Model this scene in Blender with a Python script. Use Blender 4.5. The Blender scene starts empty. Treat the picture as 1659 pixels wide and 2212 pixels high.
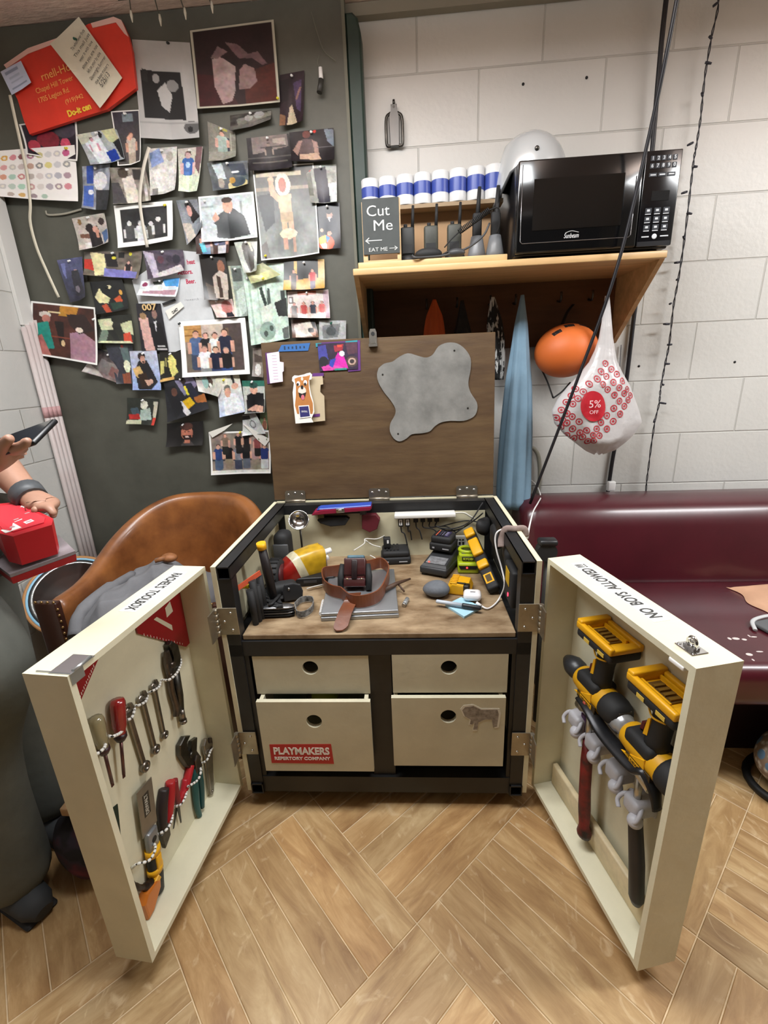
import bpy, bmesh, math, random
import numpy as np
from mathutils import Matrix, Vector
random.seed(7); np.random.seed(7)
SC = bpy.context.scene; COL = SC.collection
V = Vector; PI = math.pi
# ---------------------------------------------------------------- camera
YAW, PIT, ROL, FPX = .077, .306, .043, 980.
CXP, CYP = 829.5, 1106.
CAM = V((0, 0, 1.19))
_f = V((-math.sin(YAW)*math.cos(PIT), math.cos(YAW)*math.cos(PIT), -math.sin(PIT)))
_r = V((math.cos(YAW), math.sin(YAW), 0)); _d = _f.cross(_r)
_c, _s = math.cos(ROL), math.sin(ROL)
RR = _c*_r+_s*_d; DD = -_s*_r+_c*_d
cd = bpy.data.cameras.new('camera'); cam = bpy.data.objects.new('camera', cd); COL.objects.link(cam)
cd.sensor_fit = 'VERTICAL'; cd.sensor_height = 24; cd.lens = FPX*24/2212; cd.clip_start = .02
m = Matrix.Identity(4)
for i in range(3):
    m[i][0] = RR[i]; m[i][1] = -DD[i]; m[i][2] = -_f[i]; m[i][3] = CAM[i]
cam.matrix_world = m; SC.camera = cam
SC.view_settings.view_transform = 'Standard'; SC.view_settings.look = 'None'
SC.view_settings.gamma = 1; SC.view_settings.use_curve_mapping = False
SC.view_settings.exposure = 0.4
# ---------------------------------------------------------------- world and lamps
w = bpy.data.worlds.new('world'); SC.world = w; w.use_nodes = True
w.node_tree.nodes['Background'].inputs[0].default_value = (.9, .95, 1, 1)
w.node_tree.nodes['Background'].inputs[1].default_value = .02
def area(name, loc, sx, sy, power, col=(.96, .985, 1)):
    l = bpy.data.lights.new(name, 'AREA'); l.shape = 'RECTANGLE'; l.size = sx; l.size_y = sy
    l.energy = power; l.color = col
    o = bpy.data.objects.new(name, l); COL.objects.link(o); o.location = loc
    return o
LAMPS = [(1.95, .75, 1.2, .3, 35), (-.35, .82, 1.3, .3, 30), (.3, -1.2, 1.2, .3, .6)]
CEILING_FILL = .5
for (lx, ly, sx, sy, pw) in LAMPS:
    area('ceiling_lamp', (lx, ly, 2.17), sx, sy, pw)
    area('added_ceiling_fill', (lx, ly, 2.215), sx, sy, pw*CEILING_FILL).rotation_euler = (PI, 0, 0)  # added upward fill lamp, there only to brighten the ceiling
# ---------------------------------------------------------------- pixel -> point on a real plane
def ray(x, y): return _f + RR*((x-CXP)/FPX) + DD*((y-CYP)/FPX)
def onY(x, y, Y): d = ray(x, y); return CAM+d*(Y/d.y)
def onZ(x, y, Z): d = ray(x, y); return CAM+d*((Z-CAM.z)/d.z)
def onX(x, y, X): d = ray(x, y); return CAM+d*(X/d.x)
def onM(x, y, M, yl):          # local point on the plane y = yl of frame M
    Mi = M.inverted(); o = Mi @ CAM; d = Mi.to_3x3() @ ray(x, y)
    return o+d*((yl-o.y)/d.y)
def onMz(x, y, M, zl):
    Mi = M.inverted(); o = Mi @ CAM; d = Mi.to_3x3() @ ray(x, y)
    return o+d*((zl-o.z)/d.z)
T = lambda x, y, z: Matrix.Translation((x, y, z))
RX = lambda a: Matrix.Rotation(a, 4, 'X')
RY = lambda a: Matrix.Rotation(a, 4, 'Y')
RZ = lambda a: Matrix.Rotation(a, 4, 'Z')
def frame(o, x, z):            # frame with given origin, x axis, approximate z axis
    x = V(x).normalized(); y = V(z).cross(x).normalized(); z = x.cross(y)
    M = Matrix.Identity(4)
    for i in range(3): M[i][0] = x[i]; M[i][1] = y[i]; M[i][2] = z[i]; M[i][3] = o[i]
    return M
# ---------------------------------------------------------------- materials
def lin(c): return c/12.92 if c <= .04045 else ((c+.055)/1.055)**2.4
def rgb(h):
    if len(h) == 3: h = h[0]*2+h[1]*2+h[2]*2
    return tuple(lin(int(h[i:i+2], 16)/255) for i in (0, 2, 4))
MC = {}
def pm(hx, rough=.5, metal=0, var=None, bump=None, st=(1, 1, 1), col2=None, coat=0, spec=.5, emit=0, alpha=1, trans=0, sss=0):
    key = (hx, rough, metal, var, bump, st, col2, coat, spec, emit, alpha, trans)
    if key in MC: return MC[key]
    m = bpy.data.materials.new('mat_'+hx); m.use_nodes = True
    nt = m.node_tree; b = nt.nodes['Principled BSDF']; L = nt.links.new
    c = rgb(hx); b.inputs['Base Color'].default_value = (*c, 1)
    b.inputs['Roughness'].default_value = rough; b.inputs['Metallic'].default_value = metal
    b.inputs['Specular IOR Level'].default_value = spec
    if coat: b.inputs['Coat Weight'].default_value = coat; b.inputs['Coat Roughness'].default_value = .15
    if trans: b.inputs['Transmission Weight'].default_value = trans
    if alpha < 1: b.inputs['Alpha'].default_value = alpha
    if emit:
        b.inputs['Emission Color'].default_value = (*c, 1); b.inputs['Emission Strength'].default_value = emit
    if var or bump:
        tc = nt.nodes.new('ShaderNodeTexCoord'); mp = nt.nodes.new('ShaderNodeMapping')
        mp.inputs['Scale'].default_value = st; L(tc.outputs['Object'], mp.inputs['Vector'])
    if var:
        n = nt.nodes.new('ShaderNodeTexNoise'); n.inputs['Scale'].default_value = var[0]
        n.inputs['Detail'].default_value = 6; n.inputs['Roughness'].default_value = .6
        L(mp.outputs[0], n.inputs['Vector'])
        r = nt.nodes.new('ShaderNodeValToRGB'); r.color_ramp.elements[0].position = .32; r.color_ramp.elements[1].position = .68
        a = var[1]
        r.color_ramp.elements[0].color = (*[x*(1-a) for x in c], 1) if not col2 else (*rgb(col2), 1)
        r.color_ramp.elements[1].color = (*[min(1, x*(1+a)) for x in c], 1) if not col2 else (*c, 1)
        L(n.outputs['Fac'], r.inputs[0]); L(r.outputs[0], b.inputs['Base Color'])
    if bump:
        n2 = nt.nodes.new('ShaderNodeTexNoise'); n2.inputs['Scale'].default_value = bump[0]; n2.inputs['Detail'].default_value = 4
        L(mp.outputs[0], n2.inputs['Vector'])
        bp = nt.nodes.new('ShaderNodeBump'); bp.inputs['Strength'].default_value = bump[1]; bp.inputs['Distance'].default_value = .01
        L(n2.outputs['Fac'], bp.inputs['Height']); L(bp.outputs[0], b.inputs['Normal'])
    MC[key] = m; return m
def block_mat(name, hx, mor, axis, z0, x0):
    m = bpy.data.materials.new(name); m.use_nodes = True; nt = m.node_tree; b = nt.nodes['Principled BSDF']; L = nt.links.new
    b.inputs['Roughness'].default_value = .42
    tc = nt.nodes.new('ShaderNodeTexCoord'); sp = nt.nodes.new('ShaderNodeSeparateXYZ'); cb = nt.nodes.new('ShaderNodeCombineXYZ')
    L(tc.outputs['Object'], sp.inputs[0])
    def add(s, v):
        n = nt.nodes.new('ShaderNodeMath'); n.operation = 'ADD'; L(s, n.inputs[0]); n.inputs[1].default_value = v; return n.outputs[0]
    L(add(sp.outputs[axis], -x0), cb.inputs[0]); L(add(sp.outputs[2], -z0), cb.inputs[1])
    br = nt.nodes.new('ShaderNodeTexBrick'); L(cb.outputs[0], br.inputs['Vector'])
    br.inputs['Scale'].default_value = 1; br.inputs['Brick Width'].default_value = .4064; br.inputs['Row Height'].default_value = .2032
    br.inputs['Mortar Size'].default_value = .0035; br.inputs['Mortar Smooth'].default_value = .6
    c = rgb(hx); br.inputs['Color1'].default_value = (*c, 1); br.inputs['Color2'].default_value = (*[x*.96 for x in c], 1)
    br.inputs['Mortar'].default_value = (*rgb(mor), 1)
    n = nt.nodes.new('ShaderNodeTexNoise'); n.inputs['Scale'].default_value = 60; n.inputs['Detail'].default_value = 8; L(tc.outputs['Object'], n.inputs['Vector'])
    ng = nt.nodes.new('ShaderNodeTexNoise'); ng.inputs['Scale'].default_value = 3; ng.inputs['Detail'].default_value = 5; L(tc.outputs['Object'], ng.inputs['Vector'])
    mx = nt.nodes.new('ShaderNodeMix'); mx.data_type = 'RGBA'; mx.blend_type = 'MULTIPLY'; mx.inputs[0].default_value = .16
    L(br.outputs['Color'], mx.inputs[6]); L(ng.outputs['Fac'], mx.inputs[7]); L(mx.outputs[2], b.inputs['Base Color'])
    mm = nt.nodes.new('ShaderNodeMath'); mm.operation = 'MULTIPLY_ADD'; L(br.outputs['Fac'], mm.inputs[0]); mm.inputs[1].default_value = -1.6
    sc = nt.nodes.new('ShaderNodeMath'); sc.operation = 'MULTIPLY'; L(n.outputs['Fac'], sc.inputs[0]); sc.inputs[1].default_value = .55
    L(sc.outputs[0], mm.inputs[2])
    bp = nt.nodes.new('ShaderNodeBump'); bp.inputs['Strength'].default_value = .55; bp.inputs['Distance'].default_value = .004
    L(mm.outputs[0], bp.inputs['Height']); L(bp.outputs[0], b.inputs['Normal'])
    return m
def attr_mat(name, rough=.35):
    m = bpy.data.materials.new(name); m.use_nodes = True; nt = m.node_tree; b = nt.nodes['Principled BSDF']
    a = nt.nodes.new('ShaderNodeAttribute'); a.attribute_name = 'print'; nt.links.new(a.outputs['Color'], b.inputs['Base Color'])
    b.inputs['Roughness'].default_value = rough; return m
# ---------------------------------------------------------------- mesh builder
class MB:
    def __init__(s): s.bm = bmesh.new(); s.mi = 0; s.M = Matrix.Identity(4)
    def _fin(s, vs, fs, M, sm):
        MM = s.M @ M if M is not None else s.M
        for v in vs: v.co = MM @ v.co
        for f in fs: f.material_index = s.mi; f.smooth = sm
        return s
    def raw(s, verts, faces, M=None, sm=False):
        vs = [s.bm.verts.new(v) for v in verts]; fs = []
        for f in faces:
            try: fs.append(s.bm.faces.new([vs[i] for i in f]))
            except ValueError: pass
        return s._fin(vs, fs, M, sm)
    def box(s, c, d, M=None, bev=0, seg=2):
        x, y, z = [k/2 for k in d]; cx, cy, cz = c
        vs = [s.bm.verts.new((cx+a*x, cy+b*y, cz+e*z)) for a in (-1, 1) for b in (-1, 1) for e in (-1, 1)]
        fs = [s.bm.faces.new([vs[i] for i in f]) for f in ((0, 1, 3, 2), (4, 6, 7, 5), (0, 4, 5, 1), (2, 3, 7, 6), (0, 2, 6, 4), (1, 5, 7, 3))]
        if bev:
            es = list({e for f in fs for e in f.edges})
            r = bmesh.ops.bevel(s.bm, geom=es, offset=bev, segments=seg, affect='EDGES', profile=.5)
            vs = list({v for f in r['faces'] for v in f.verts} | {v for v in vs if v.is_valid})
            fs = list({f for v in vs for f in v.link_faces})
        return s._fin(vs, fs, M, bool(bev) and seg > 1)
    def b2(s, lo, hi, M=None, bev=0, seg=2):
        return s.box([(a+b)/2 for a, b in zip(lo, hi)], [abs(b-a) for a, b in zip(lo, hi)], M, bev, seg)
    def tube(s, pts, r, n=8, M=None, closed=False, sm=True, flat=1, cap=True):
        pts = [V(p) for p in pts]; k = len(pts); rs = r if isinstance(r, (list, tuple)) else [r]*k
        vs = []; rings = []; up = None
        for i, p in enumerate(pts):
            if closed: t = pts[(i+1) % k]-pts[i-1]
            else: t = pts[min(i+1, k-1)]-pts[max(i-1, 0)]
            if t.length < 1e-9: t = V((0, 0, 1))
            t.normalize()
            if up is None: up = V((0, 0, 1)) if abs(t.z) < .9 else V((0, 1, 0))
            a = t.cross(up)
            if a.length < 1e-4: a = t.orthogonal()
            a.normalize(); b = a.cross(t).normalized(); up = b
            ring = [s.bm.verts.new(p+a*(math.cos(2*PI*j/n)*rs[i])+b*(math.sin(2*PI*j/n)*rs[i]*flat)) for j in range(n)]
            rings.append(ring); vs += ring
        fs = []
        for i in range(k if closed else k-1):
            A, B = rings[i], rings[(i+1) % k]
            for j in range(n): fs.append(s.bm.faces.new((A[j], A[(j+1) % n], B[(j+1) % n], B[j])))
        s._fin([], fs, None, sm)
        if not closed and cap:
            c = [s.bm.faces.new(rings[0][::-1]), s.bm.faces.new(rings[-1])]; s._fin([], c, None, False)
        return s._fin(vs, [], M, sm)
    def cyl(s, a, b, r, r2=None, n=16, M=None): return s.tube([a, b], [r, r if r2 is None else r2], n, M)
    def lathe(s, prof, n=24, M=None, sm=True):      # prof: (r, z) about local z
        vs = []; rings = []
        for r, z in prof:
            ring = [s.bm.verts.new((r*math.cos(2*PI*j/n), r*math.sin(2*PI*j/n), z)) for j in range(n)] if r > 1e-6 else [s.bm.verts.new((0, 0, z))]
            rings.append(ring); vs += ring
        fs = []
        for A, B in zip(rings, rings[1:]):
            for j in range(n):
                q = (j+1) % n
                if len(A) == 1 and len(B) == 1: continue
                if len(A) == 1: fs.append(s.bm.faces.new((A[0], B[q], B[j])))
                elif len(B) == 1: fs.append(s.bm.faces.new((A[j], A[q], B[0])))
                else: fs.append(s.bm.faces.new((A[j], A[q], B[q], B[j])))
        return s._fin(vs, fs, M, sm)
    def prism(s, poly, y0, y1, M=None, bev=0, seg=1):   # poly in local (x, z), thickness along y
        A = [s.bm.verts.new((p[0], y0, p[1])) for p in poly]; B = [s.bm.verts.new((p[0], y1, p[1])) for p in poly]
        n = len(poly); fs = [s.bm.faces.new(A), s.bm.faces.new(B[::-1])]
        for i in range(n): fs.append(s.bm.faces.new((A[i], B[i], B[(i+1) % n], A[(i+1) % n])))
        vs = A+B
        if bev:
            es = [e for f in fs[:2] for e in f.edges]
            r = bmesh.ops.bevel(s.bm, geom=es, offset=bev, segments=seg, affect='EDGES', profile=.5)
            vs = list({v for f in r['faces'] for v in f.verts} | {v for v in vs if v.is_valid}); fs = list({f for v in vs for f in v.link_faces})
        return s._fin(vs, fs, M, False)
    def ell(s, c, r, M=None, n=20, k=12):
        prof = [(math.sin(PI*i/k), -math.cos(PI*i/k)) for i in range(k+1)]
        MM = Matrix.Translation(c) @ Matrix.Diagonal((*r, 1))
        return s.lathe(prof, n, (M @ MM) if M is not None else MM)
    def sheet(s, fn, nu, nv, M=None, thick=0, sm=True):
        g = [[s.bm.verts.new(fn(i/nu, j/nv)) for i in range(nu+1)] for j in range(nv+1)]
        fs = [s.bm.faces.new((g[j][i], g[j][i+1], g[j+1][i+1], g[j+1][i])) for j in range(nv) for i in range(nu)]
        return s._fin([v for r in g for v in r], fs, M, sm)
    def plate_hole(s, x0, z0, x1, z1, y0, y1, cx, cz, r, n=32, M=None):
        an = [2*PI*i/n for i in range(n)]
        def onrect(a):
            dx, dz = math.cos(a), math.sin(a); t = 1e9
            if dx > 1e-9: t = min(t, (x1-cx)/dx)
            if dx < -1e-9: t = min(t, (x0-cx)/dx)
            if dz > 1e-9: t = min(t, (z1-cz)/dz)
            if dz < -1e-9: t = min(t, (z0-cz)/dz)
            return cx+dx*t, cz+dz*t
        for q in ((x0, z0), (x1, z0), (x1, z1), (x0, z1)): an.append(math.atan2(q[1]-cz, q[0]-cx) % (2*PI))
        an = sorted(set(round(a, 6) for a in an)); k = len(an); vs = []
        for y in (y0, y1):
            vs += [(onrect(a)[0], y, onrect(a)[1]) for a in an]+[(cx+r*math.cos(a), y, cz+r*math.sin(a)) for a in an]
        fs = []
        for i in range(k):
            j = (i+1) % k
            fs += [(i, j, k+j, k+i), (2*k+i, 3*k+i, 3*k+j, 2*k+j), (k+i, k+j, 3*k+j, 3*k+i), (i, 2*k+i, 2*k+j, j)]
        return s.raw(vs, fs, M)
    def mesh(s, name, mats):
        bmesh.ops.recalc_face_normals(s.bm, faces=s.bm.faces)
        me = bpy.data.meshes.new(name); s.bm.to_mesh(me); s.bm.free()
        for k in (mats if isinstance(mats, (list, tuple)) else [mats]): me.materials.append(k)
        return me
WM = {}
def tag(o, label=None, cat=None, group=None, kind=None):
    if label: o['label'] = label
    if cat: o['category'] = cat
    if group: o['group'] = group
    if kind: o['kind'] = kind
    return o
def thing(name, label, cat, M, group=None):
    if isinstance(M, (tuple, list, Vector)): M = Matrix.Translation(M)
    o = bpy.data.objects.new(name, None); COL.objects.link(o); o.empty_display_size = .05
    o.matrix_world = M; WM[o.name] = M.copy(); return tag(o, label, cat, group)
def part(name, mb, mats, parent, label=None, world=False, kind=None):
    me = mb.mesh(name, mats); o = bpy.data.objects.new(name, me); COL.objects.link(o)
    if world: me.transform(WM[parent.name].inverted())
    o.parent = parent; WM[o.name] = WM[parent.name]
    return tag(o, label, None, None, kind)
def solo(name, mb, mats, label, cat, M=None, group=None, kind=None):   # mesh built in local coordinates of M
    me = mb.mesh(name, mats); o = bpy.data.objects.new(name, me); COL.objects.link(o)
    if M is not None: o.matrix_world = M if isinstance(M, Matrix) else Matrix.Translation(M)
    WM[o.name] = o.matrix_basis.copy()
    return tag(o, label, cat, group, kind)
def soloW(name, mb, mats, label, cat, at, group=None, kind=None):      # mesh built in world coordinates, origin at `at`
    me = mb.mesh(name, mats); me.transform(Matrix.Translation(-V(at))); o = bpy.data.objects.new(name, me); COL.objects.link(o)
    o.location = at; WM[o.name] = Matrix.Translation(at); return tag(o, label, cat, group, kind)
def struct(name, mb, mats):
    me = mb.mesh(name, mats); o = bpy.data.objects.new(name, me); COL.objects.link(o); WM[o.name] = Matrix.Identity(4); o['kind'] = 'structure'; return o
def textmesh(s, size, ex=0, align='CENTER', sp=1.0, shear=0, bold=0):
    c = bpy.data.curves.new('lettering', 'FONT'); c.body = s; c.size = size; c.align_x = align; c.align_y = 'CENTER'; c.extrude = ex
    c.space_character = sp; c.shear = shear; c.offset = bold; c.resolution_u = 3
    o = bpy.data.objects.new('lettering', c); COL.objects.link(o); bpy.context.view_layer.update()
    me = bpy.data.meshes.new_from_object(o.evaluated_get(bpy.context.evaluated_depsgraph_get()))
    bpy.data.objects.remove(o); bpy.data.curves.remove(c); return me
def addtext(mb, s, size, M, ex=.0002, align='CENTER', sp=1.0, shear=0, bold=0, w=None):
    me = textmesh(s, size, ex, align, sp, shear, bold)
    if w and len(me.vertices):
        xs = [v.co.x for v in me.vertices]; k = w/(max(xs)-min(xs)+1e-9); me.transform(Matrix.Diagonal((k, 1, 1, 1)))
    mb.raw([v.co.copy() for v in me.vertices], [tuple(p.vertices) for p in me.polygons], M); bpy.data.meshes.remove(me)
# text plane helper: text lies in local XY of M; FACE maps text onto the local (x, z) plane looking along +y
FACE = RX(PI/2)
FACEP = RZ(PI) @ RX(PI/2)
def lerp(a, b, t): return a+(b-a)*t
def bez(pts, n=8):          # Catmull-Rom through the points
    P = [V(p) for p in pts]; P = [P[0]*2-P[1]]+P+[P[-1]*2-P[-2]]; out = []
    for i in range(1, len(P)-2):
        for k in range(n):
            t = k/n; a, b, c, d = P[i-1:i+3]
            out.append(.5*((2*b)+(c-a)*t+(2*a-5*b+4*c-d)*t*t+(3*b-a-3*c+d)*t**3))
    return out+[P[-2]]
def soft(o, lv=2):
    md = o.modifiers.new('soften', 'SUBSURF'); md.levels = lv; md.render_levels = lv
    for p in o.data.polygons: p.use_smooth = True
    return o
# ---------------------------------------------------------------- common materials
BLK = pm('1b1b1c', .45, var=(14, .25)); BLKM = pm('111112', .6); CREAM = pm('d9d3b8', .45, var=(9, .06), bump=(40, .05))
STEEL = pm('b9b6ae', .3, 1, var=(60, .1)); CHROME = pm('cfcfcf', .15, 1); DSTEEL = pm('55534f', .38, 1, var=(40, .3))
WHITE = pm('e9e8e6', .45); YEL = pm('e2a713', .42, var=(30, .06)); RUB = pm('19191a', .7); RED = pm('b5141c', .4)
WOOD = pm('c6a577', .5, var=(5, .2), st=(1, 8, 8)); PAPER = pm('e6e3da', .7)
# ================================================================ the room
XL, XR, YB, YF, ZC = -1.46, 2.6, 1.88, -2.4, 2.3
wallm = block_mat('painted_blocks', 'd7d6d1', 'c4c3bd', 0, 1.19+1.131-.2032*12, .028)
wallm2 = block_mat('painted_blocks_side', 'd2d1cc', 'bfbdb6', 1, 1.19+1.131-.2032*12, .0)
mb = MB(); mb.b2((XL-.1, YB, -.05), (XR+.1, YB+.1, ZC+.05)); struct('wall_back', mb, wallm)
mb = MB(); mb.b2((XL-.1, YF, -.05), (XL, YB, ZC+.05)); struct('wall_left', mb, wallm2)
mb = MB(); mb.b2((XR, YF, -.05), (XR+.1, YB, ZC+.05)); struct('wall_right', mb, pm('8f8c84', .7))
mb = MB(); mb.b2((XL-.1, YF-.1, -.05), (XR+.1, YF, ZC+.05)); struct('wall_front', mb, pm('3a3733', .8))
mb = MB(); mb.b2((XL-.1, YF-.1, ZC), (XR+.1, YB+.1, ZC+.08))
struct('ceiling', mb, pm('d6c2b6', .8, var=(30, .12), bump=(35, .5), st=(1, 2.5, 1)))
# basket-weave plank tiles
def floor_mat():
    m = bpy.data.materials.new('plank_tiles'); m.use_nodes = True; nt = m.node_tree; b = nt.nodes['Principled BSDF']; L = nt.links.new
    uv = nt.nodes.new('ShaderNodeUVMap'); mp = nt.nodes.new('ShaderNodeMapping'); mp.inputs['Scale'].default_value = (5, 26, 1); L(uv.outputs[0], mp.inputs[0])
    n = nt.nodes.new('ShaderNodeTexNoise'); n.inputs['Scale'].default_value = 1; n.inputs['Detail'].default_value = 8; n.inputs['Roughness'].default_value = .65; n.inputs['Distortion'].default_value = .6; L(mp.outputs[0], n.inputs['Vector'])
    r = nt.nodes.new('ShaderNodeValToRGB'); e = r.color_ramp.elements
    e[0].position = .28; e[0].color = (*rgb('936f47'), 1); e[1].position = .72; e[1].color = (*rgb('ceb083'), 1)
    k = r.color_ramp.elements.new(.5); k.color = (*rgb('b49365'), 1); L(n.outputs['Fac'], r.inputs[0])
    at = nt.nodes.new('ShaderNodeAttribute'); at.attribute_name = 'print'
    mx = nt.nodes.new('ShaderNodeMix'); mx.data_type = 'RGBA'; mx.blend_type = 'MULTIPLY'; mx.inputs[0].default_value = 1; L(r.outputs[0], mx.inputs[6]); L(at.outputs['Color'], mx.inputs[7])
    tc = nt.nodes.new('ShaderNodeTexCoord'); n2 = nt.nodes.new('ShaderNodeTexNoise'); n2.inputs['Scale'].default_value = 5; n2.inputs['Detail'].default_value = 6; L(tc.outputs['Object'], n2.inputs['Vector'])
    r2 = nt.nodes.new('ShaderNodeValToRGB'); r2.color_ramp.elements[0].position = .35; r2.color_ramp.elements[0].color = (.62, .5, .36, 1); r2.color_ramp.elements[1].position = .6; r2.color_ramp.elements[1].color = (1, 1, 1, 1); L(n2.outputs['Fac'], r2.inputs[0])
    m2 = nt.nodes.new('ShaderNodeMix'); m2.data_type = 'RGBA'; m2.blend_type = 'MULTIPLY'; m2.inputs[0].default_value = .55; L(mx.outputs[2], m2.inputs[6]); L(r2.outputs[0], m2.inputs[7])
    sc = nt.nodes.new('ShaderNodeTexNoise'); sc.inputs['Scale'].default_value = 1; sc.inputs['Detail'].default_value = 10; sc.inputs['Distortion'].default_value = 3
    mp3 = nt.nodes.new('ShaderNodeMapping'); mp3.inputs['Scale'].default_value = (14, 9, 1); mp3.inputs['Rotation'].default_value = (0, 0, .5); L(tc.outputs['Object'], mp3.inputs[0]); L(mp3.outputs[0], sc.inputs['Vector'])
    r3 = nt.nodes.new('ShaderNodeValToRGB'); r3.color_ramp.elements[0].position = .6; r3.color_ramp.elements[0].color = (0, 0, 0, 1); r3.color_ramp.elements[1].position = .72; r3.color_ramp.elements[1].color = (.45, .45, .45, 1); L(sc.outputs['Fac'], r3.inputs[0])
    m3 = nt.nodes.new('ShaderNodeMix'); m3.data_type = 'RGBA'; L(r3.outputs[0], m3.inputs[0]); L(m2.outputs[2], m3.inputs[6]); m3.inputs[7].default_value = (*rgb('d8c09a'), 1)
    L(m3.outputs[2], b.inputs['Base Color']); b.inputs['Roughness'].default_value = .42
    bp = nt.nodes.new('ShaderNodeBump'); bp.inputs['Strength'].default_value = .12; bp.inputs['Distance'].default_value = .004; L(n.outputs['Fac'], bp.inputs['Height']); L(bp.outputs[0], b.inputs['Normal'])
    return m
def make_floor():
    L_, W_ = .4242, .0707; s0, t0 = .4766, .5035; r2 = math.sqrt(.5)
    verts = []; faces = []; uvs = []; cols = []
    rnd = random.Random(3)
    def add(s, t, ls, lt, along):
        g = .0011; b = .0014
        def P(a, c, z): return ((a-c)*r2, (a+c)*r2, z)
        cs = [(s+g, t+g), (s+ls-g, t+g), (s+ls-g, t+lt-g), (s+g, t+lt-g)]
        ci = [(s+g+b, t+g+b), (s+ls-g-b, t+g+b), (s+ls-g-b, t+lt-g-b), (s+g+b, t+lt-g-b)]
        k = len(verts); verts.extend([P(*c, -.0012) for c in cs]+[P(*c, 0) for c in ci])
        o = (rnd.random()*50, rnd.random()*50)
        tint = .84+.3*rnd.random(); warm = rnd.uniform(-.05, .05)
        c = (tint*(1+warm), tint, tint*(1-warm), 1)
        u8 = [(a+o[0], d+o[1]) if along == 0 else (d+o[0], a+o[1]) for a, d in cs+ci]
        for f in ((4, 5, 6, 7), (0, 1, 5, 4), (1, 2, 6, 5), (2, 3, 7, 6), (3, 0, 4, 7)):
            faces.append([k+i for i in f]); uvs.extend([u8[i] for i in f]); cols.extend([c]*4)
    for i in range(-10, 12):
        for j in range(-10, 12):
            s, t = s0+i*L_, t0+j*L_
            x, y = (s-t)*r2, (s+t)*r2+L_*r2
            if not (XL-.35 < x < XR+.35 and -1.6 < y < YB+.4): continue
            for n in range(6):
                if (i+j) % 2 == 0: add(s, t+n*W_, L_, W_, 0)
                else: add(s+n*W_, t, W_, L_, 1)
    nb = len(faces)
    k = len(verts); verts.extend([(XL-.6, -2.6, -.0013), (XR+.6, -2.6, -.0013), (XR+.6, YB+.6, -.0013), (XL-.6, YB+.6, -.0013)]); faces.append([k, k+1, k+2, k+3])
    uvs.extend([(0, 0)]*4); cols.extend([(1, 1, 1, 1)]*4)
    me = bpy.data.meshes.new('floor'); me.from_pydata(verts, [], faces)
    ul = me.uv_layers.new(name='UVMap'); ul.data.foreach_set('uv', [c for u in uvs for c in u])
    ca = me.color_attributes.new('print', 'FLOAT_COLOR', 'CORNER'); ca.data.foreach_set('color', [c for u in cols for c in u])
    me.materials.append(floor_mat()); me.materials.append(pm('cdb592', .7, var=(20, .2)))
    me.polygons[nb].material_index = 1
    o = bpy.data.objects.new('floor', me); COL.objects.link(o); o['kind'] = 'structure'; WM['floor'] = Matrix.Identity(4)
make_floor()
# ceiling light fittings (behind the frame, over the room)
for i, (lx, ly, sx, sy, pw) in enumerate(LAMPS):
    t = thing('ceiling_light', ['long ceiling light fitting over the dark red sofa', 'long ceiling light fitting nearest the left wall', 'long ceiling light fitting behind the viewer'][i], 'ceiling light', (lx, ly, ZC))
    mb = MB(); mb.b2((-sx/2-.02, -sy/2-.02, -.122), (sx/2+.02, sy/2+.02, -.092), bev=.004); part('housing', mb, WHITE, t)
    for hx in (-sx*.4, sx*.4):
        mb = MB(); mb.cyl((hx, 0, -.095), (hx, 0, 0), .004, n=8); part('hanger', mb, STEEL, t)
# green board, green post, conduits
PB = 1.80
mb = MB(); mb.b2((XL+.005, PB, .0), (-.205, PB+.03, ZC-.003)); mb.mi = 1; mb.b2((-.205, PB-.003, 0), (-.195, PB+.03, ZC-.003))
soloW('pin_board', mb, [pm('53534a', .55, var=(7, .16), bump=(18, .08)), pm('6b6a5c', .6)], 'tall dark olive-green painted board covered with pinned photographs', 'board', (-.8, PB, 0))
mb = MB(); mb.prism([(-.195, 0), (-.148, 0), (-.148, 2.2), (-.156, 2.235), (-.172, 2.25), (-.195, 2.25)], PB+.002, PB+.07, bev=.006)
struct('trim_1', mb, pm('23372f', .5, var=(9, .2)))
mb = MB(); mb.b2((-.21, YB-.03, ZC-.035), (XR-.002, YB-.002, ZC-.002)); struct('trim_2', mb, pm('8d8778', .7))
for k in range(4):
    x = XL+.02; y = 1.784-k*.022
    mb = MB(); mb.cyl((0, 0, 0), (0, 0, 1.42-k*.01), .0095, n=12); mb.mi = 1; mb.cyl((0, 0, 1.06), (0, 0, 1.10), .0102, n=12)
    solo('conduit', mb, [pm('cfc9c6', .5, var=(4, .12), col2='bda8a5', st=(3, 3, 1)), pm('c09696', .5, var=(30, .25))], ['white conduit pipe nearest the corner of board and side wall', 'second white conduit pipe from the board on the side wall', 'third white conduit pipe from the board on the side wall', 'white conduit pipe farthest from the board on the side wall'][k], 'pipe', T(x, y, 0), 'conduit pipes in the corner')
mb = MB(); mb.b2((-.012, -.06, -.05), (.002, 0, .9)); mb.b2((-.012, -.055, -.1), (.005, -.01, -.05))
solo('raceway', mb, pm('d9d8d4', .5), 'white flat cable raceway running up the corner above the pipes', 'raceway', T(XL+.014, PB-.012, 1.45))
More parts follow.
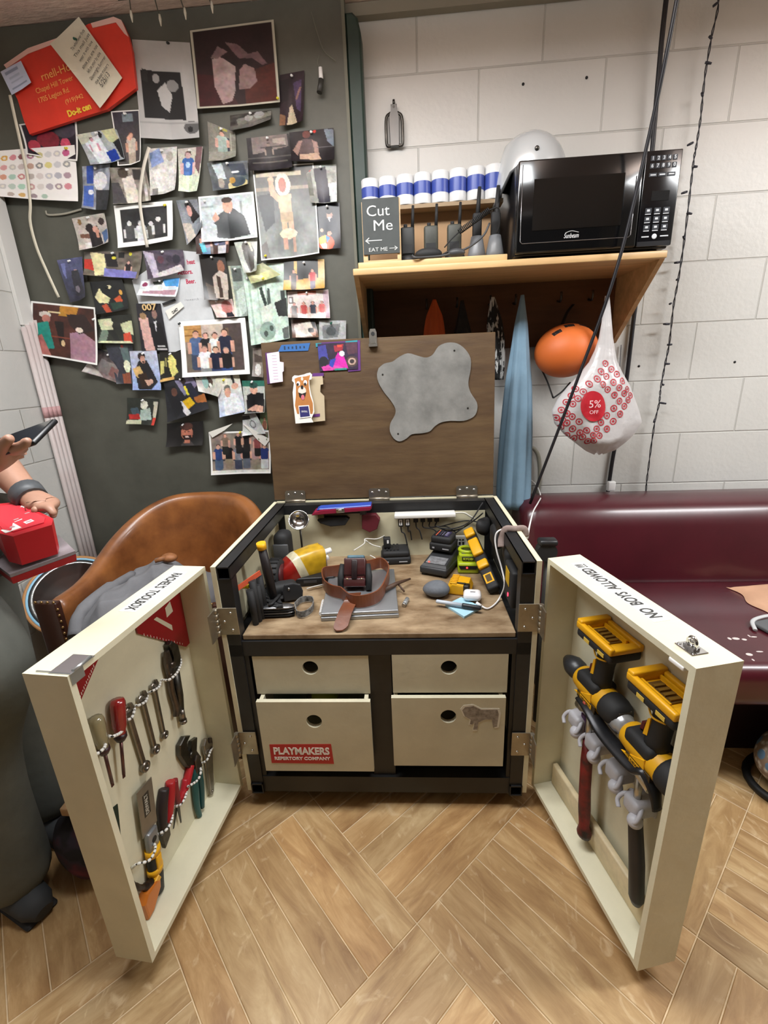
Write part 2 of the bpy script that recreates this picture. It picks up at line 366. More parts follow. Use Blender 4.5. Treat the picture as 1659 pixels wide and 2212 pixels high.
# ================================================================ tool cabinet
CM = T(-.107, .977, 0) @ RZ(.018)
cabt = thing('tool_cabinet', 'open home-made black steel and cream plywood tool cabinet on casters', 'cabinet', CM)
HW, DP, Z0, Z1, TW = .38, .543, .047, .751, .034
def htube(mb, lo, hi, ax, wt=.003):
    lo, hi = list(lo), list(hi); o = [i for i in range(3) if i != ax]
    for i in o:
        for sd in (0, 1):
            a, b = lo[:], hi[:]
            if sd == 0: b[i] = lo[i]+wt
            else: a[i] = hi[i]-wt
            mb.b2(a, b)
mb = MB()
for sx in (-1, 1):
    a, b = sorted((sx*HW, sx*(HW-TW)))
    htube(mb, (a, 0, Z1-TW), (b, DP, Z1), 1); htube(mb, (a, -.004, Z0), (b, DP, Z0+TW), 1)
    mb.b2((a, .001, Z0+TW), (b, TW, Z1-TW)); mb.b2((a, DP-TW, Z0+TW), (b, DP, Z1-TW))
    mb.b2((a, .001, .5), (b, DP, .534))
mb.b2((-HW+TW, DP-TW, Z1-TW), (HW-TW, DP, Z1)); mb.b2((-HW+TW, DP-TW, Z0), (HW-TW, DP, Z0+TW))
mb.b2((-HW+TW, .004, .500), (HW-TW, TW, .542)); mb.b2((-HW+TW, .004, Z0), (HW-TW, TW, Z0+.055))
mb.b2((-.028, .012, Z0+.055), (.032, .05, .5))
mb.b2((-HW+TW, .006, Z0+.055), (-HW+TW+.012, .02, .5)); mb.b2((HW-TW-.01, .006, Z0+.055), (HW-TW, .02, .5))
part('frame', mb, BLK, cabt)
for sx in (-1, 1):
    mb = MB(); a, b = sorted((sx*HW, sx*(HW+.012))); mb.b2((a, -.002, Z0+.01), (b, DP+.012, Z1+.002))
    part('side_panel', mb, pm('d6cfb2', .5, var=(12, .1)), cabt, 'cream painted plywood side panel')
mb = MB(); mb.b2((-HW, DP, Z0+.02), (HW, DP+.012, Z1+.004)); mb.b2((-HW+TW, DP-.002-TW, .54), (HW-TW, DP-TW+.004, Z1-TW)); part('back_panel', mb, pm('c9c2a4', .55, var=(6, .1)), cabt, 'cream plywood back panel')
mb = MB()
for sx in (-1, 1):
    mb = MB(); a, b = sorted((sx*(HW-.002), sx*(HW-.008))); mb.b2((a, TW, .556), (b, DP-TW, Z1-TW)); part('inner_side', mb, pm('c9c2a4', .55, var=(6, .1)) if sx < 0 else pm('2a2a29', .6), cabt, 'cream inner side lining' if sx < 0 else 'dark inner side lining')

mb = MB(); mb.b2((-.344, .010, .543), (.344, DP-TW, .558), bev=.002, seg=1)
wtm = pm('a89274', .45, var=(9, .5), col2='664e34', bump=(30, .06), st=(1, 2.2, 1)); part('worktop', mb, [wtm], cabt, 'worn brown laminate worktop')
mb = MB(); mb.b2((-HW+TW, .04, Z0+.03), (HW-TW, DP-.02, Z0+.04)); mb.b2((-HW+TW, DP-.03, Z0+.03), (HW-TW, DP-.02, .54)); part('inner_box', mb, BLKM, cabt)
DRM = pm('c4bea6', .5, var=(11, .07), bump=(60, .04))
def drawer(x0, x1, z0, z1, y, hx, hz, lab):
    mb = MB(); mb.plate_hole(x0, z0, x1, z1, y, y+.012, hx, hz, .0205)
    mb.b2((x0+.006, y+.012, z0+.012), (x0+.016, .42, z1)); mb.b2((x1-.016, y+.012, z0+.012), (x1-.006, .42, z1))
    mb.b2((x0+.006, y+.012, z0+.012), (x1-.006, .42, z0+.02)); mb.b2((x0+.006, .41, z0+.012), (x1-.006, .42, z1))
    return part('drawer', mb, DRM, cabt, lab)
drawer(-.326, -.025, .381, .497, .006, -.177, .461, 'shallow cream drawer at upper left')
drawer(.035, .327, .385, .500, .004, .179, .461, 'shallow cream drawer at upper right')
d1 = drawer(-.322, -.024, .150, .378, -.022, -.174, .317, 'deep cream drawer standing slightly open with red sticker')
d2 = drawer(.030, .323, .156, .378, -.008, .177, .320, 'deep cream drawer with animal sticker')
# red theatre sticker
mb = MB(); x0, x1, za, zb = -.303, -.132, .176, .243
mb.prism([(x0, za+.002), (x1, za), (x1-.003, zb), (x0+.001, zb-.002)], -.0226, -.0222)
mb.mi = 1
addtext(mb, 'PLAYMAKERS', .032, T((x0+x1)/2, -.0229, .218) @ FACE, w=.152, bold=.0011); addtext(mb, 'REPERTORY COMPANY', .0145, T((x0+x1)/2, -.0229, .1935) @ FACE, w=.152, bold=.0004)
part('sticker', mb, [pm('b4161d', .4), pm('eceae6', .5)], d1, 'red sticker with white lettering')
# four-legged animal sticker
def pxp(M, yl, pts): return [(onM(x, y, M, yl).x, onM(x, y, M, yl).z) for x, y in pts]
def zz(box, pts, s): return [(box[0]+x/s, box[1]+y/s) for x, y in pts]
dog = zz((440, 1360), [(1210, 375), (1225, 357), (1270, 352), (1310, 372), (1395, 372), (1402, 395), (1392, 462), (1372, 466), (1365, 425), (1330, 425), (1295, 440), (1290, 478), (1268, 478), (1275, 440), (1262, 452), (1250, 448), (1255, 425), (1225, 408)], 2.183)
mb = MB(); q = pxp(CM, -.0085, dog); c = V((sum(a[0] for a in q)/len(q), sum(a[1] for a in q)/len(q)))
mb.prism(q, -.0086, -.0081); mb.mi = 1; mb.prism([(c[0]+(a[0]-c[0])*.9, c[1]+(a[1]-c[1])*.88) for a in q], -.0088, -.0086)
part('sticker', mb, [pm('d8d3c4', .5), pm('6d6258', .6, var=(90, .6), col2='a59a8e')], d2, 'grey-brown animal shaped sticker')
# drawer contents seen through the gap
mb = MB(); mb.b2((-.29, .02, .34), (-.2, .1, .374), bev=.004); part('glove_box', mb, pm('22301c', .6), cabt)
mb = MB(); mb.b2((-.19, .03, .33), (-.12, .12, .372), bev=.006); part('charger_body', mb, pm('7c8c20', .5), cabt)
for sx in (-1, 1):
    for yy in (.05, DP-.06):
        mb = MB(); mb.cyl((sx*.355-.011, yy+.02, .0225), (sx*.355+.011, yy+.02, .0225), .0225, n=20); mb.mi = 1; mb.b2((sx*.355-.016, yy, .03), (sx*.355+.016, yy+.035, .048))
        part('caster', mb, [RUB, DSTEEL], cabt)
# hinges between doors and posts
def screw(mb, p, r=.0035):
    mb.lathe([(r, 0), (r, .0012), (r*.6, .0024), (0, .0026)], 10, T(*p) @ RX(PI/2))
for sx in (-1, 1):
    for zz_ in (.605, .225):
        mb = MB(); x0 = sx*(HW-.036); x1 = sx*(HW+.016); a, b = sorted((x0, x1))
        mb.b2((a, -.0035, zz_-.038), (b, -.001, zz_+.038), bev=.001, seg=1); mb.mi = 1
        for k, dx in ((-.024, .2), (0, .55), (.024, .2)): screw(mb, (lerp(x0, x1, dx+.1), -.0035, zz_+k))
        for k in range(5): mb.mi = 0; mb.cyl((x1, -.007, zz_-.038+k*.0155), (x1, -.007, zz_-.038+k*.0155+.0145), .0055, n=10)
        mb.b2((x1-.002, -.045, zz_-.038), (x1+.0005, -.006, zz_+.038))
        part('hinge', mb, [pm('a29a8a', .38, .9, var=(30, .12)), CHROME], cabt, 'steel door hinge')
# lid
LM = T(-.121, 1.528, .760) @ RZ(.018) @ RX(-.093)
lidt = MB(); lidt.b2((-.3845, 0, 0), (.384, .018, .530), LM, bev=.002, seg=1)
lid = part('lid', lidt, pm('604b31', .5, var=(4, .3), col2='4a3623', bump=(10, .08), st=(1.2, 4, 6)), cabt, 'brown stained plywood lid standing open', world=True)
for x in (-.308, -.011, .293):
    mb = MB(); mb.M = LM
    mb.prism([(x-.036, -.002), (x+.036, -.002), (x+.036, .028), (x+.031, .033), (x-.031, .033), (x-.036, .028)], -.004, -.0015); mb.mi = 1
    for k in (-.024, 0, .024): screw(mb, (x+k, -.004, .019 if k else .024), .0045)
    mb.mi = 0; mb.cyl((x-.036, -.006, -.004), (x+.036, -.006, -.004), .0055, n=10); mb.b2((x-.034, -.012, -.012), (x+.036, .012, -.008))
    part('lid_hinge', mb, [pm('9a9284', .35, .9, var=(30, .1)), CHROME], lid, 'steel lid hinge', world=True)
mb = MB(); mb.M = LM; x = -.011
mb.prism([(x-.013, .505), (x+.013, .505), (x+.012, .545), (x+.008, .556), (x-.008, .556), (x-.012, .545)], -.006, -.002); mb.prism([(x-.014, .5), (x+.014, .5), (x+.014, .508), (x-.014, .508)], -.018, -.002); mb.mi = 1
mb.cyl((x, -.0075, .541), (x, -.006, .541), .006, n=14); mb.mi = 0; mb.prism([(x-.009, .511), (x+.009, .511), (x+.008, .533), (x-.008, .533)], -.010, -.006, bev=.001)
part('hasp', mb, [STEEL, BLKM], lid, 'shiny steel hasp at the lid top', world=True)
# doors: open shallow boxes; local x along the door, y from outer face to rim, z up
uL = V((-.036, -.419, 0)).normalized(); nL = V((-uL.y, uL.x, 0)); nL = V((.9963, -.0857, 0))
def rimframe(o, ux, n):
    M = Matrix.Identity(4)
    for i in range(3): M[i][0] = ux[i]; M[i][1] = n[i]; M[i][2] = (0, 0, 1)[i]; M[i][3] = o[i]
    return M
DDP = .083; ZD0, ZD1 = .05, .745
nL = V((0, 0, 1)).cross(uL); pL = V((-.523, .991, 0)); DLM = rimframe(pL-nL*DDP, uL, nL); LLEN = .420
uR = V((-.1025, .415, 0)).normalized(); nR = V((0, 0, 1)).cross(uR); pR = V((.4095, .601, 0)); DRMx = rimframe(pR-nR*DDP, uR, nR); RLEN = .4275
def door(M, ln, lab):
    mb = MB(); t = .012
    mb.b2((t, 0, ZD0+t), (ln-t, .006, ZD1-t)); mb.b2((0, 0, ZD1-t), (ln, DDP, ZD1)); mb.b2((0, 0, ZD0), (ln, DDP, ZD0+t))
    mb.b2((0, 0, ZD0+t), (t, DDP, ZD1-t)); mb.b2((ln-t, 0, ZD0+t), (ln, DDP, ZD1-t)); mb.M = M.copy()
    for v in mb.bm.verts: v.co = M @ v.co
    return part('door', mb, pm('d8d3b9', .5, var=(5, .09), bump=(25, .1), st=(1, 1, 1)), cabt, lab, world=True)
dl = door(DLM, LLEN, 'left cream door standing open, hung with hand tools')
dr = door(DRMx, RLEN, 'right cream door standing open, hung with drills and hammers')
# paper strips with handwriting on the door tops
def tape(M, x0, x1, y0, y1, txt, flip, dpar):
    mb = MB(); mb.M = M; mb.b2((x0, y0, ZD1), (x1, y1, ZD1+.0006)); mb.mi = 1
    R = T((x0+x1)/2, (y0+y1)/2, ZD1+.0010) @ (RZ(PI) if flip else Matrix.Identity(4))
    addtext(mb, txt, .026, R @ Matrix.Diagonal((1, 1.3 if not flip else 1.0, 1, 1)), w=(x1-x0)*.92, ex=.0003, shear=.12, bold=.0005)
    part('label_strip', mb, [pm('e9e8e2', .6), pm('3a3a39', .6)], dpar, 'white paper strip with pencil lettering', world=True)
tape(DLM, .035, .222, .020, .056, "RACHEL'S  TOOLBOX", False, dl)
tape(DRMx, .125, .385, .018, .050, 'NO  BOYS  ALLOWED !!!', False, dr)
# latch plate on the left door, catch on the right door
mb = MB(); mb.M = DLM
mb.b2((LLEN-.055, .045, ZD1), (LLEN-.004, .086, ZD1+.0012)); mb.b2((LLEN-.03, .083, ZD1-.02), (LLEN-.004, .0845, ZD1+.001)); mb.cyl((LLEN-.05, .083, ZD1+.002), (LLEN-.012, .083, ZD1+.002), .003, n=8); mb.b2((LLEN-.008, .02, ZD1), (LLEN-.006, .084, ZD1+.002))
part('latch_plate', mb, pm('b5b8b8', .3, .8), dl, 'shiny steel latch plate', world=True)
mb = MB(); mb.M = DRMx @ T(.045, .05, ZD1)
mb.box((0, 0, .001), (.036, .03, .002), bev=.0009, seg=1); mb.b2((-.01, -.006, .002), (.010, .006, .006)); mb.tube(bez([(-.007, 0, .003), (-.007, 0, .014), (0, 0, .02), (.007, 0, .014), (.007, 0, .003)], 4), .0032, 8); mb.ell((0, 0, .012), (.006, .0045, .007))
for a in (-.014, .014): mb.cyl((a, .009, .002), (a, .009, .003), .003, n=8)
part('catch', mb, CHROME, dr, 'chrome catch staple', world=True)
mb = MB(); mb.M = DRMx; mb.b2((.02, .070, ZD1-.02), (.05, .0845, ZD1-.012), bev=.002); part('magnet_strip', mb, WHITE, dr, 'small white strip', world=True)
# ================================================================ shelf, sofa, chair
SX0, SX1, SY0, SZ = -.184, .748, 1.55, 1.487
SHW = pm('c8a473', .45, var=(4, .18), st=(1.2, 9, 9), coat=.2)
sh = thing('wall_shelf', 'varnished pine wall shelf with sloping side brackets above the cabinet', 'shelf', (.28, YB, SZ))
mb = MB(); mb.b2((SX0, SY0, SZ-.02), (SX1, YB-.002, SZ), bev=.003); part('shelf_board', mb, SHW, sh, world=True)
for x in (SX0, SX1-.016):
    mb = MB(); mb.prism([(0, 0), (0, 0), ], 0, 0) if 0 else None
    a = x+.001; mb.raw([(a, SY0+.012, SZ-.02), (a, YB-.003, SZ-.02), (a, YB-.003, 1.245), (a, YB-.03, 1.245), (a+.015, SY0+.012, SZ-.02), (a+.015, YB-.003, SZ-.02), (a+.015, YB-.003, 1.245), (a+.015, YB-.03, 1.245)], [(0, 1, 2, 3), (7, 6, 5, 4), (0, 4, 5, 1), (1, 5, 6, 2), (2, 6, 7, 3), (3, 7, 4, 0)])
    part('bracket', mb, SHW, sh, world=True)
mb = MB(); mb.b2((SX0+.016, YB-.018, 1.245), (SX1-.016, YB-.003, SZ-.02)); part('back_rail', mb, pm('5d3d26', .5, var=(4, .2), st=(1.2, 8, 8)), sh, 'dark stained back board with hooks', world=True)
for hx in (.05, .16, .28, .37, .53, .64):
    mb = MB(); mb.tube(bez([(hx, YB-.018, 1.40), (hx, YB-.05, 1.395), (hx, YB-.06, 1.41), (hx, YB-.055, 1.425)], 4), .004, 8)
    part('coat_hook', mb, DSTEEL, sh, world=True)
# sofa
so = thing('sofa', 'dark red vinyl sofa with smooth seat and back', 'sofa', (1.1, 1.4, 0))
SOM = pm('430f19', .33, var=(5, .16), bump=(9, .05), coat=.3)
def sofa_back(u, v):
    pass
mb = MB(); x0, x1 = .39, 2.3
prof = [(1.87, .1), (1.87, .60), (1.855, .655), (1.81, .683), (1.74, .69), (1.675, .682), (1.635, .655), (1.615, .60), (1.585, .5), (1.565, .40), (1.56, .1)]
n = len(prof)
secs = [(x0, .0), (x0+.004, .5), (x0+.02, .85), (x0+.05, 1.0)]+[(lerp(x0+.05, x1, k/6), 1) for k in range(1, 7)]
vs = []; fs = []
for x, k in secs:
    for (yy, z) in prof: vs.append((x, 1.72+(yy-1.72)*(.6+.4*k), .4+(z-.4)*(.82+.18*k)))
for i in range(len(secs)-1):
    for j in range(n): fs.append((i*n+j, i*n+(j+1) % n, (i+1)*n+(j+1) % n, (i+1)*n+j))
fs += [tuple(range(n)), tuple((len(secs)-1)*n+j for j in range(n))[::-1]]
mb.raw(vs, fs, sm=True); part('backrest', mb, SOM, so, world=True)
mb = MB(); mb.box(((x0+.03+x1)/2, 1.315, .345), (x1-x0-.03, .53, .13), bev=.04, seg=4); part('seat', mb, SOM, so, world=True)
mb = MB(); mb.b2((x0+.05, 1.21, .0), (x1, 1.6, .29)); part('base', mb, pm('241013', .5), so, world=True)
mb = MB(); rr = random.Random(5); MS = Matrix.Identity(4)
for k in range(9):
    p = onZ(1600+rr.uniform(-25, 45), 1400+rr.uniform(-35, 30), .4105); mb.ell((p.x, p.y, .4095), (rr.uniform(.003, .012), rr.uniform(.003, .008), .0012), n=8, k=5)
part('paint_fleck', mb, pm('cfc4c0', .7), so, 'pale worn flecks on the seat edge', world=True)
# barrel chair
CHM = T(-.835, 1.425, 0) @ RZ(-.03)
ch = thing('barrel_chair', 'worn tan leather barrel chair with brass nail trim', 'chair', CHM)
LEA = pm('9c6233', .38, var=(9, .32), col2='6e4021', bump=(14, .06), coat=.25)
ARM = .27
def chair_path(n):
    out = []; r = .277; tot = 2*ARM+PI*r
    for i in range(n+1):
        d = tot*i/n
        if d < ARM: p = (-r, -ARM+d, 1, 0)
        elif d < ARM+PI*r: a = PI-(d-ARM)/r; p = (r*math.cos(a), r*math.sin(a), -math.cos(a), -math.sin(a))
        else: p = (r, -(d-ARM-PI*r), -1, 0)
        k = 1-abs(2*i/n-1); k = max(0, min(1, (k-.10)/.75)); out.append((*p, .555+.195*(k*k*(3-2*k))))
    return out
def chair_shell():
    mb = MB(); vs = []; fs = []; na = 40; prof = 10
    for x, y, nx, ny, top in chair_path(na):
        for (dr, z) in ((.030, .30), (.034, .42), (.033, top-.06), (.030, top-.02), (.016, top), (-.012, top+.002), (-.029, top-.018), (-.033, top-.05), (-.033, .42), (-.033, .2)):
            vs.append((x+nx*dr, y+ny*dr, z))
    for i in range(na):
        for j in range(prof-1): k = i*prof+j; fs.append((k, k+1, k+prof+1, k+prof))
        fs.append((i*prof+prof-1, i*prof, (i+1)*prof, (i+1)*prof+prof-1))
    fs.append(tuple(range(prof))); fs.append(tuple(na*prof+j for j in range(prof))[::-1])
    mb.raw(vs, fs, sm=True); return mb
o = part('backrest', chair_shell(), LEA, ch); soft(o, 1)
mb = MB(); mb.lathe([(0, .33), (.22, .33), (.25, .35), (.255, .39), (.235, .425), (.12, .44), (0, .442)], 28); part('seat', mb, LEA, ch)
for sx in (-1, 1):
    x, y = sx*.277, -ARM
    mb = MB(); mb.b2((x-.037, y-.022, .02), (x+.037, y+.002, .562), bev=.005); part('arm_post', mb, pm('3a1d12', .35, coat=.4), ch, 'dark wooden arm front')
    mb = MB()
    for k in range(22): mb.ell((x+.037, y-.018, .11+k*.0205), (.005, .004, .005), n=8, k=6)
    for k in range(4): mb.ell((x-.03+k*.02, y-.018, .563), (.005, .004, .005), n=8, k=6)
    part('nail_trim', mb, pm('a8875a', .3, .9), ch, 'row of brass nail heads')
for sx in (-1, 1):
    mb = MB(); mb.cyl((sx*.2, .18, 0), (sx*.17, .15, .34), .018, .026); part('leg', mb, pm('3a1d12', .4), ch)
mb = MB(); mb.b2((-.24, -ARM+.01, .32), (.24, .0, .425), bev=.03, seg=3); part('seat_front', mb, LEA, ch)
# ================================================================ pinned pictures
PRINT = attr_mat('photo_print', .32); PRINTM = attr_mat('matte_print', .65)
def hx2(h): return np.array(rgb(h))
def paint(W, H, ops, border=0, bcol='eeeeea', seed=1, grain=1.0):
    rs = np.random.RandomState(seed)
    img = np.ones((H, W, 3))*hx2('888'); yy, xx = np.mgrid[0:H, 0:W]; u = (xx+.0)/(W-1); v = (yy+.0)/(H-1)
    if border:
        bx = border; by = border*W/H; u = (u-bx)/(1-2*bx); v = (v-by)/(1-2*by)
    def fill(m, c): img[m] = hx2(c)
    def inpoly(P):
        r = np.zeros(u.shape, bool); n = len(P)
        for i in range(n):
            x1, y1 = P[i]; x2, y2 = P[i-1]
            if y1 == y2: continue
            r ^= ((y1 > v) != (y2 > v)) & (u < (x2-x1)*(v-y1)/(y2-y1)+x1)
        return r
    asp = W/H
    for op in ops.split(';'):
        t = op.split()
        if not t: continue
        k = t[0]; f = lambda i: float(t[i])
        if k == 'b': img[:] = hx2(t[1])
        elif k == 'g': s = np.clip(v, 0, 1)[..., None]; img[:] = hx2(t[1])*(1-s)+hx2(t[2])*s
        elif k == 'r': fill((u >= f(1)) & (v >= f(2)) & (u <= f(3)) & (v <= f(4)), t[5])
        elif k == 'e': fill(((u-f(1))/f(3))**2+((v-f(2))/f(4))**2 <= 1, t[5])
        elif k == 'p':
            q = [float(a) for a in t[1:-1]]; fill(inpoly(list(zip(q[::2], q[1::2]))), t[-1])
        elif k == 'n':
            n = int(f(2)); g = rs.rand(n+2, n+2, 3 if len(t) > 3 else 1); gu = np.clip(u, 0, 1)*n; gv = np.clip(v, 0, 1)*n
            iu = gu.astype(int); iv = gv.astype(int); fu = (gu-iu)[..., None]; fv = (gv-iv)[..., None]
            s = g[iv, iu]*(1-fu)*(1-fv)+g[iv, iu+1]*fu*(1-fv)+g[iv+1, iu]*(1-fu)*fv+g[iv+1, iu+1]*fu*fv
            img *= 1+f(1)*(s-.5)*2
        elif k == 'm':    # standing or sitting figure: x ytop height shirt trousers skin hair
            x, y, h = f(1), f(2), f(3); w = h*.17/asp
            fill(((u-x)/(w*.85))**6+((v-(y+h*.80))/(h*.24))**6 <= 1, t[5])
            fill(((u-x)/w)**4+((v-(y+h*.40))/(h*.235))**4 <= 1, t[4])
            fill((abs(abs(u-x)-w*1.0) < w*.24) & (v > y+h*.3) & (v < y+h*.6), t[6])
            fill(((u-x)/(w*.48))**2+((v-y-h*.08)/(h*.095))**2 <= 1, t[7])
            fill(((u-x)/(w*.42))**2+((v-y-h*.105)/(h*.085))**2 <= 1, t[6])
    if grain:
        for nf, am in ((9, .20), (19, .22), (40, .20)):
            ny = max(4, int(nf*H/W)); g = rs.rand(ny+2, nf+2, 3); g = g.mean(2, keepdims=True)*.8+g*.2; gu = np.clip(u, 0, 1)*nf; gv = np.clip(v, 0, 1)*ny; iu = gu.astype(int); iv = gv.astype(int); fu = (gu-iu)[..., None]; fv = (gv-iv)[..., None]
            s = g[iv, iu]*(1-fu)*(1-fv)+g[iv, iu+1]*fu*(1-fv)+g[iv+1, iu]*(1-fu)*fv+g[iv+1, iu+1]*fu*fv; img *= 1+grain*am*2.6*(s-.5)
    if border: fill((u < 0) | (u > 1) | (v < 0) | (v > 1), bcol)
    return np.clip(img, 0, 1)
def printsheet(name, fn, W, H, img, mat, label, cat, at, group=None):
    mb = MB(); mb.sheet(fn, W-1, H-1); me = mb.mesh(name, mat); me.transform(Matrix.Translation(-V(at)))
    ca = me.color_attributes.new('print', 'FLOAT_COLOR', 'POINT')
    a = np.ones((H, W, 4), np.float32); a[..., :3] = img; ca.data.foreach_set('color', a.ravel())
    o = bpy.data.objects.new(name, me); COL.objects.link(o); o.location = at; WM[o.name] = Matrix.Translation(at)
    return tag(o, label, cat, group)
def quadsheet(px, y0, bulge, lift, wave=0):
    P = [onY(x, y, y0) for x, y in px]
    def fn(u, v):
        p = P[0]*(1-u)*(1-v)+P[1]*u*(1-v)+P[2]*u*v+P[3]*(1-u)*v
        l = lift[0]*(1-u)*(1-v)+lift[1]*u*(1-v)+lift[2]*u*v+lift[3]*(1-u)*v
        d = bulge*math.sin(PI*v)*(.6+.4*math.sin(PI*u))+l*max(0, abs(u-.5)*.6+v*.9-.1)**2+wave*math.sin(9*u)*.5
        return p+V((0, -max(d, 0), 0))
    return fn, P
PHOTO_N = [0]
def photo(desc, px, lay, ops, border=0, bulge=.004, lift=(0, 0, .02, .02), pin=(.5, .06, 'w'), mat=None, bcol='eeeeea', word='photograph of', name='photograph', cat='photograph', cells=None):
    PHOTO_N[0] += 1
    y0 = PB-.002-lay*.0032
    fn, P = quadsheet(px, y0, bulge, lift)
    wpx = max(abs(px[1][0]-px[0][0]), abs(px[2][0]-px[3][0]), 20); hpx = max(abs(px[3][1]-px[0][1]), abs(px[2][1]-px[1][1]), 20)
    s = cells or 1.6
    W = int(np.clip(wpx/s, 16, 90)); H = int(np.clip(hpx/s, 16, 110))
    img = paint(W, H, ops, border, bcol, PHOTO_N[0], .12 if mat is PRINTM else 1.0)
    at = (P[0]+P[1]+P[2]+P[3])/4
    o = printsheet(name, fn, W, H, img, mat or PRINT, ('%s %s' % (word, desc)), cat, at)
    if pin: pushpin(fn(pin[0], pin[1]), pin[2], '%s %s' % (word, desc))
    return o
PINM = {'w': pm('e8e8e6', .25), 'y': pm('d6c832', .3), 'k': pm('1d2428', .3), 'g': pm('1d5c48', .3)}
PINC = {'w': 'white', 'y': 'yellow', 'k': 'dark', 'g': 'green'}
PIN0 = [None]
def pushpin(p, c, what):
    what = what.replace('photograph of', 'picture of'); words = what.split()
    if len(words) > 8: what = ' '.join(words[:8])
    mb = MB(); R = T(*(p+V((0, .001, 0)))) @ RX(PI/2+.3)
    mb.lathe([(0, 0), (.0042, 0), (.0042, .0014), (.0022, .0026), (.0022, .0075), (.0038, .0095), (.0036, .0112), (0, .0116)], 12, R)
    soloW('push_pin', mb, PINM[c], 'small %s push pin through the %s' % (PINC[c], what), 'pin', p, 'push pins on the board')
Q = lambda *a: [(a[i], a[i+1]) for i in range(0, 8, 2)]
def Z1_(*a): return [(a[i]/3.95, a[i+1]/3.95) for i in range(0, 8, 2)]
def Z2_(*a): return [(380+a[i]/3.95, a[i+1]/3.95) for i in range(0, 8, 2)]
def Z3_(*a): return [(a[i]/3.95, 400+a[i+1]/3.95) for i in range(0, 8, 2)]
def Z4_(*a): return [(380+a[i]/3.95, 400+a[i+1]/3.95) for i in range(0, 8, 2)]
def Z5_(*a): return [(180+a[i]/3.77, 720+a[i+1]/3.77) for i in range(0, 8, 2)]
SK = 'c99a80'; SK2 = 'e0b79c'; HR = '2a1d18'
# ---- top left
photo('two blurred red figures under the red bag', Z1_(160, 1060, 650, 1000, 700, 1400, 270, 1340), 0, 'b 2c2730;n .4 8;e .45 .5 .22 .25 7c2a38;e .15 .7 .12 .2 b04050;e .78 .6 .1 .15 c8506a;e .8 .25 .2 .2 4a4650', .03, pin=None)
photo('woman with raised hands on dark grey', Z1_(945, 950, 1190, 935, 1230, 1400, 1040, 1440), 1, 'g 3b3a44 54504e;m .62 .4 .62 cbbfb2 b5a898 c79a86 6b4a40;r .35 .04 .75 .2 7d8a92;e .55 .5 .1 .05 d6a490', .035)
photo('men in white beside a blue panel', Z1_(650, 1150, 990, 1090, 1100, 1380, 810, 1430), 2, 'b a9b0b4;n .3 7;r .0 0 .35 .3 c9c9b6;p .1 .3 .5 .1 .62 .9 .25 1 dfe6ec;p .52 .65 .8 .6 .86 .95 .58 1 1f3f9a;p .62 0 .95 0 .98 .5 .7 .35 c6c79c;p .8 .4 1 .3 1 1 .9 .9 23282c;e .55 .12 .05 .1 2a2a2a;m .3 .15 .7 eef2f6 dfe6ec c9a 322', 0)
photo('photograph collage of blue and grey shapes', Z1_(700, 1420, 940, 1400, 945, 1810, 735, 1790), 1, 'b 8d929c;n .5 9;r .15 .0 .4 .4 3450a0;r .05 .45 .4 .95 4a66b0;e .65 .35 .25 .2 d9d9dc;r .5 .55 1 1 35373b;e .3 .6 .1 .06 dde', 0, word='small')
photo('person in white among brown and grey shapes', Z1_(930, 1430, 1240, 1430, 1320, 1730, 1000, 1760), 2, 'b 8c857c;n .5 8;p .3 .3 .6 .2 .7 1 .35 1 d8d2c6;e .35 .15 .14 .14 4d443c;r .62 .05 .85 .35 3c3a38;p 0 .4 .2 .4 .35 1 0 1 4b4a4c;r .85 .2 .93 1 c9c6c0', .0)
photo('white crumpled print with pale blue corner', Z1_(1255, 1270, 1510, 1250, 1520, 1640, 1310, 1690), 1, 'b c3c2be;n .25 7;p .05 .1 .4 0 .55 .3 .1 .4 8fa2cf;p .1 .45 .9 .4 .9 .9 .3 .95 d9d8d4;e .75 .2 .12 .1 a5a29a;r .1 .85 .3 1 7a7b78', 0)
photo('man wearing a bright blue t-shirt', Z1_(1515, 1270, 1730, 1250, 1706, 1650, 1550, 1650), 2, 'g b9b2aa cfdcc4;p .75 0 1 0 .95 .6 .7 .4 6a4c50;m .42 .08 .85 2f62a8 cfe0c0 caa 5a4438;e .42 .38 .1 .07 9fc0e0', 0)
# ---- grey print sheets
photo('large grey sheet printed with a black and white picture', Q(285, 85, 410, 92, 441, 308, 313, 305), 0, 'b b3b3b2;n .08 6;p .1 .3 .78 .31 .8 .8 .1 .78 1b1b1c;p .35 .5 .5 .42 .6 .55 .52 .72 .4 .66 b9b9b8;p .12 .28 .22 .3 .2 .42 .1 .4 2a2a2a;e .35 .38 .06 .05 9a9a9a;e .62 .45 .1 .06 8a8a8a;e .88 .88 .14 .07 5b5b5b;e .85 .9 .05 .03 222;r .0 .82 1 .835 9d9d9c', 0, .01, (0, 0, .03, .02), (.63, .02, 'k'), mat=PRINTM, cells=1.8)
photo('pale figure on dark maroon in a white border', Q(410, 66, 591, 42, 607, 225, 430, 239), 3, 'b 241417;n .35 6;p 0 .55 .3 .6 .5 1 0 1 3a1418;p .6 .6 1 .5 1 1 .6 1 4a1f18;p .22 .38 .3 .34 .5 .5 .52 .7 .42 .95 .3 .98 .22 .75 a89090;p .55 .55 .62 .48 .74 .55 .76 .72 .66 .8 .52 .8 8f7574;p .2 .36 .3 .22 .42 .3 .28 .38 7d6668;p .4 .18 .55 .22 .68 .36 .8 .34 .9 .5 .84 .52 .72 .42 .55 .4 .48 .3 6e5558;p .5 .52 .54 .5 .51 .8 .47 .8 241417;e .4 .38 .02 .02 1a1012', .028, .003, (0, 0, .01, .01), (.98, .95, 'y'), bcol='b9b6a6', cells=1.7)
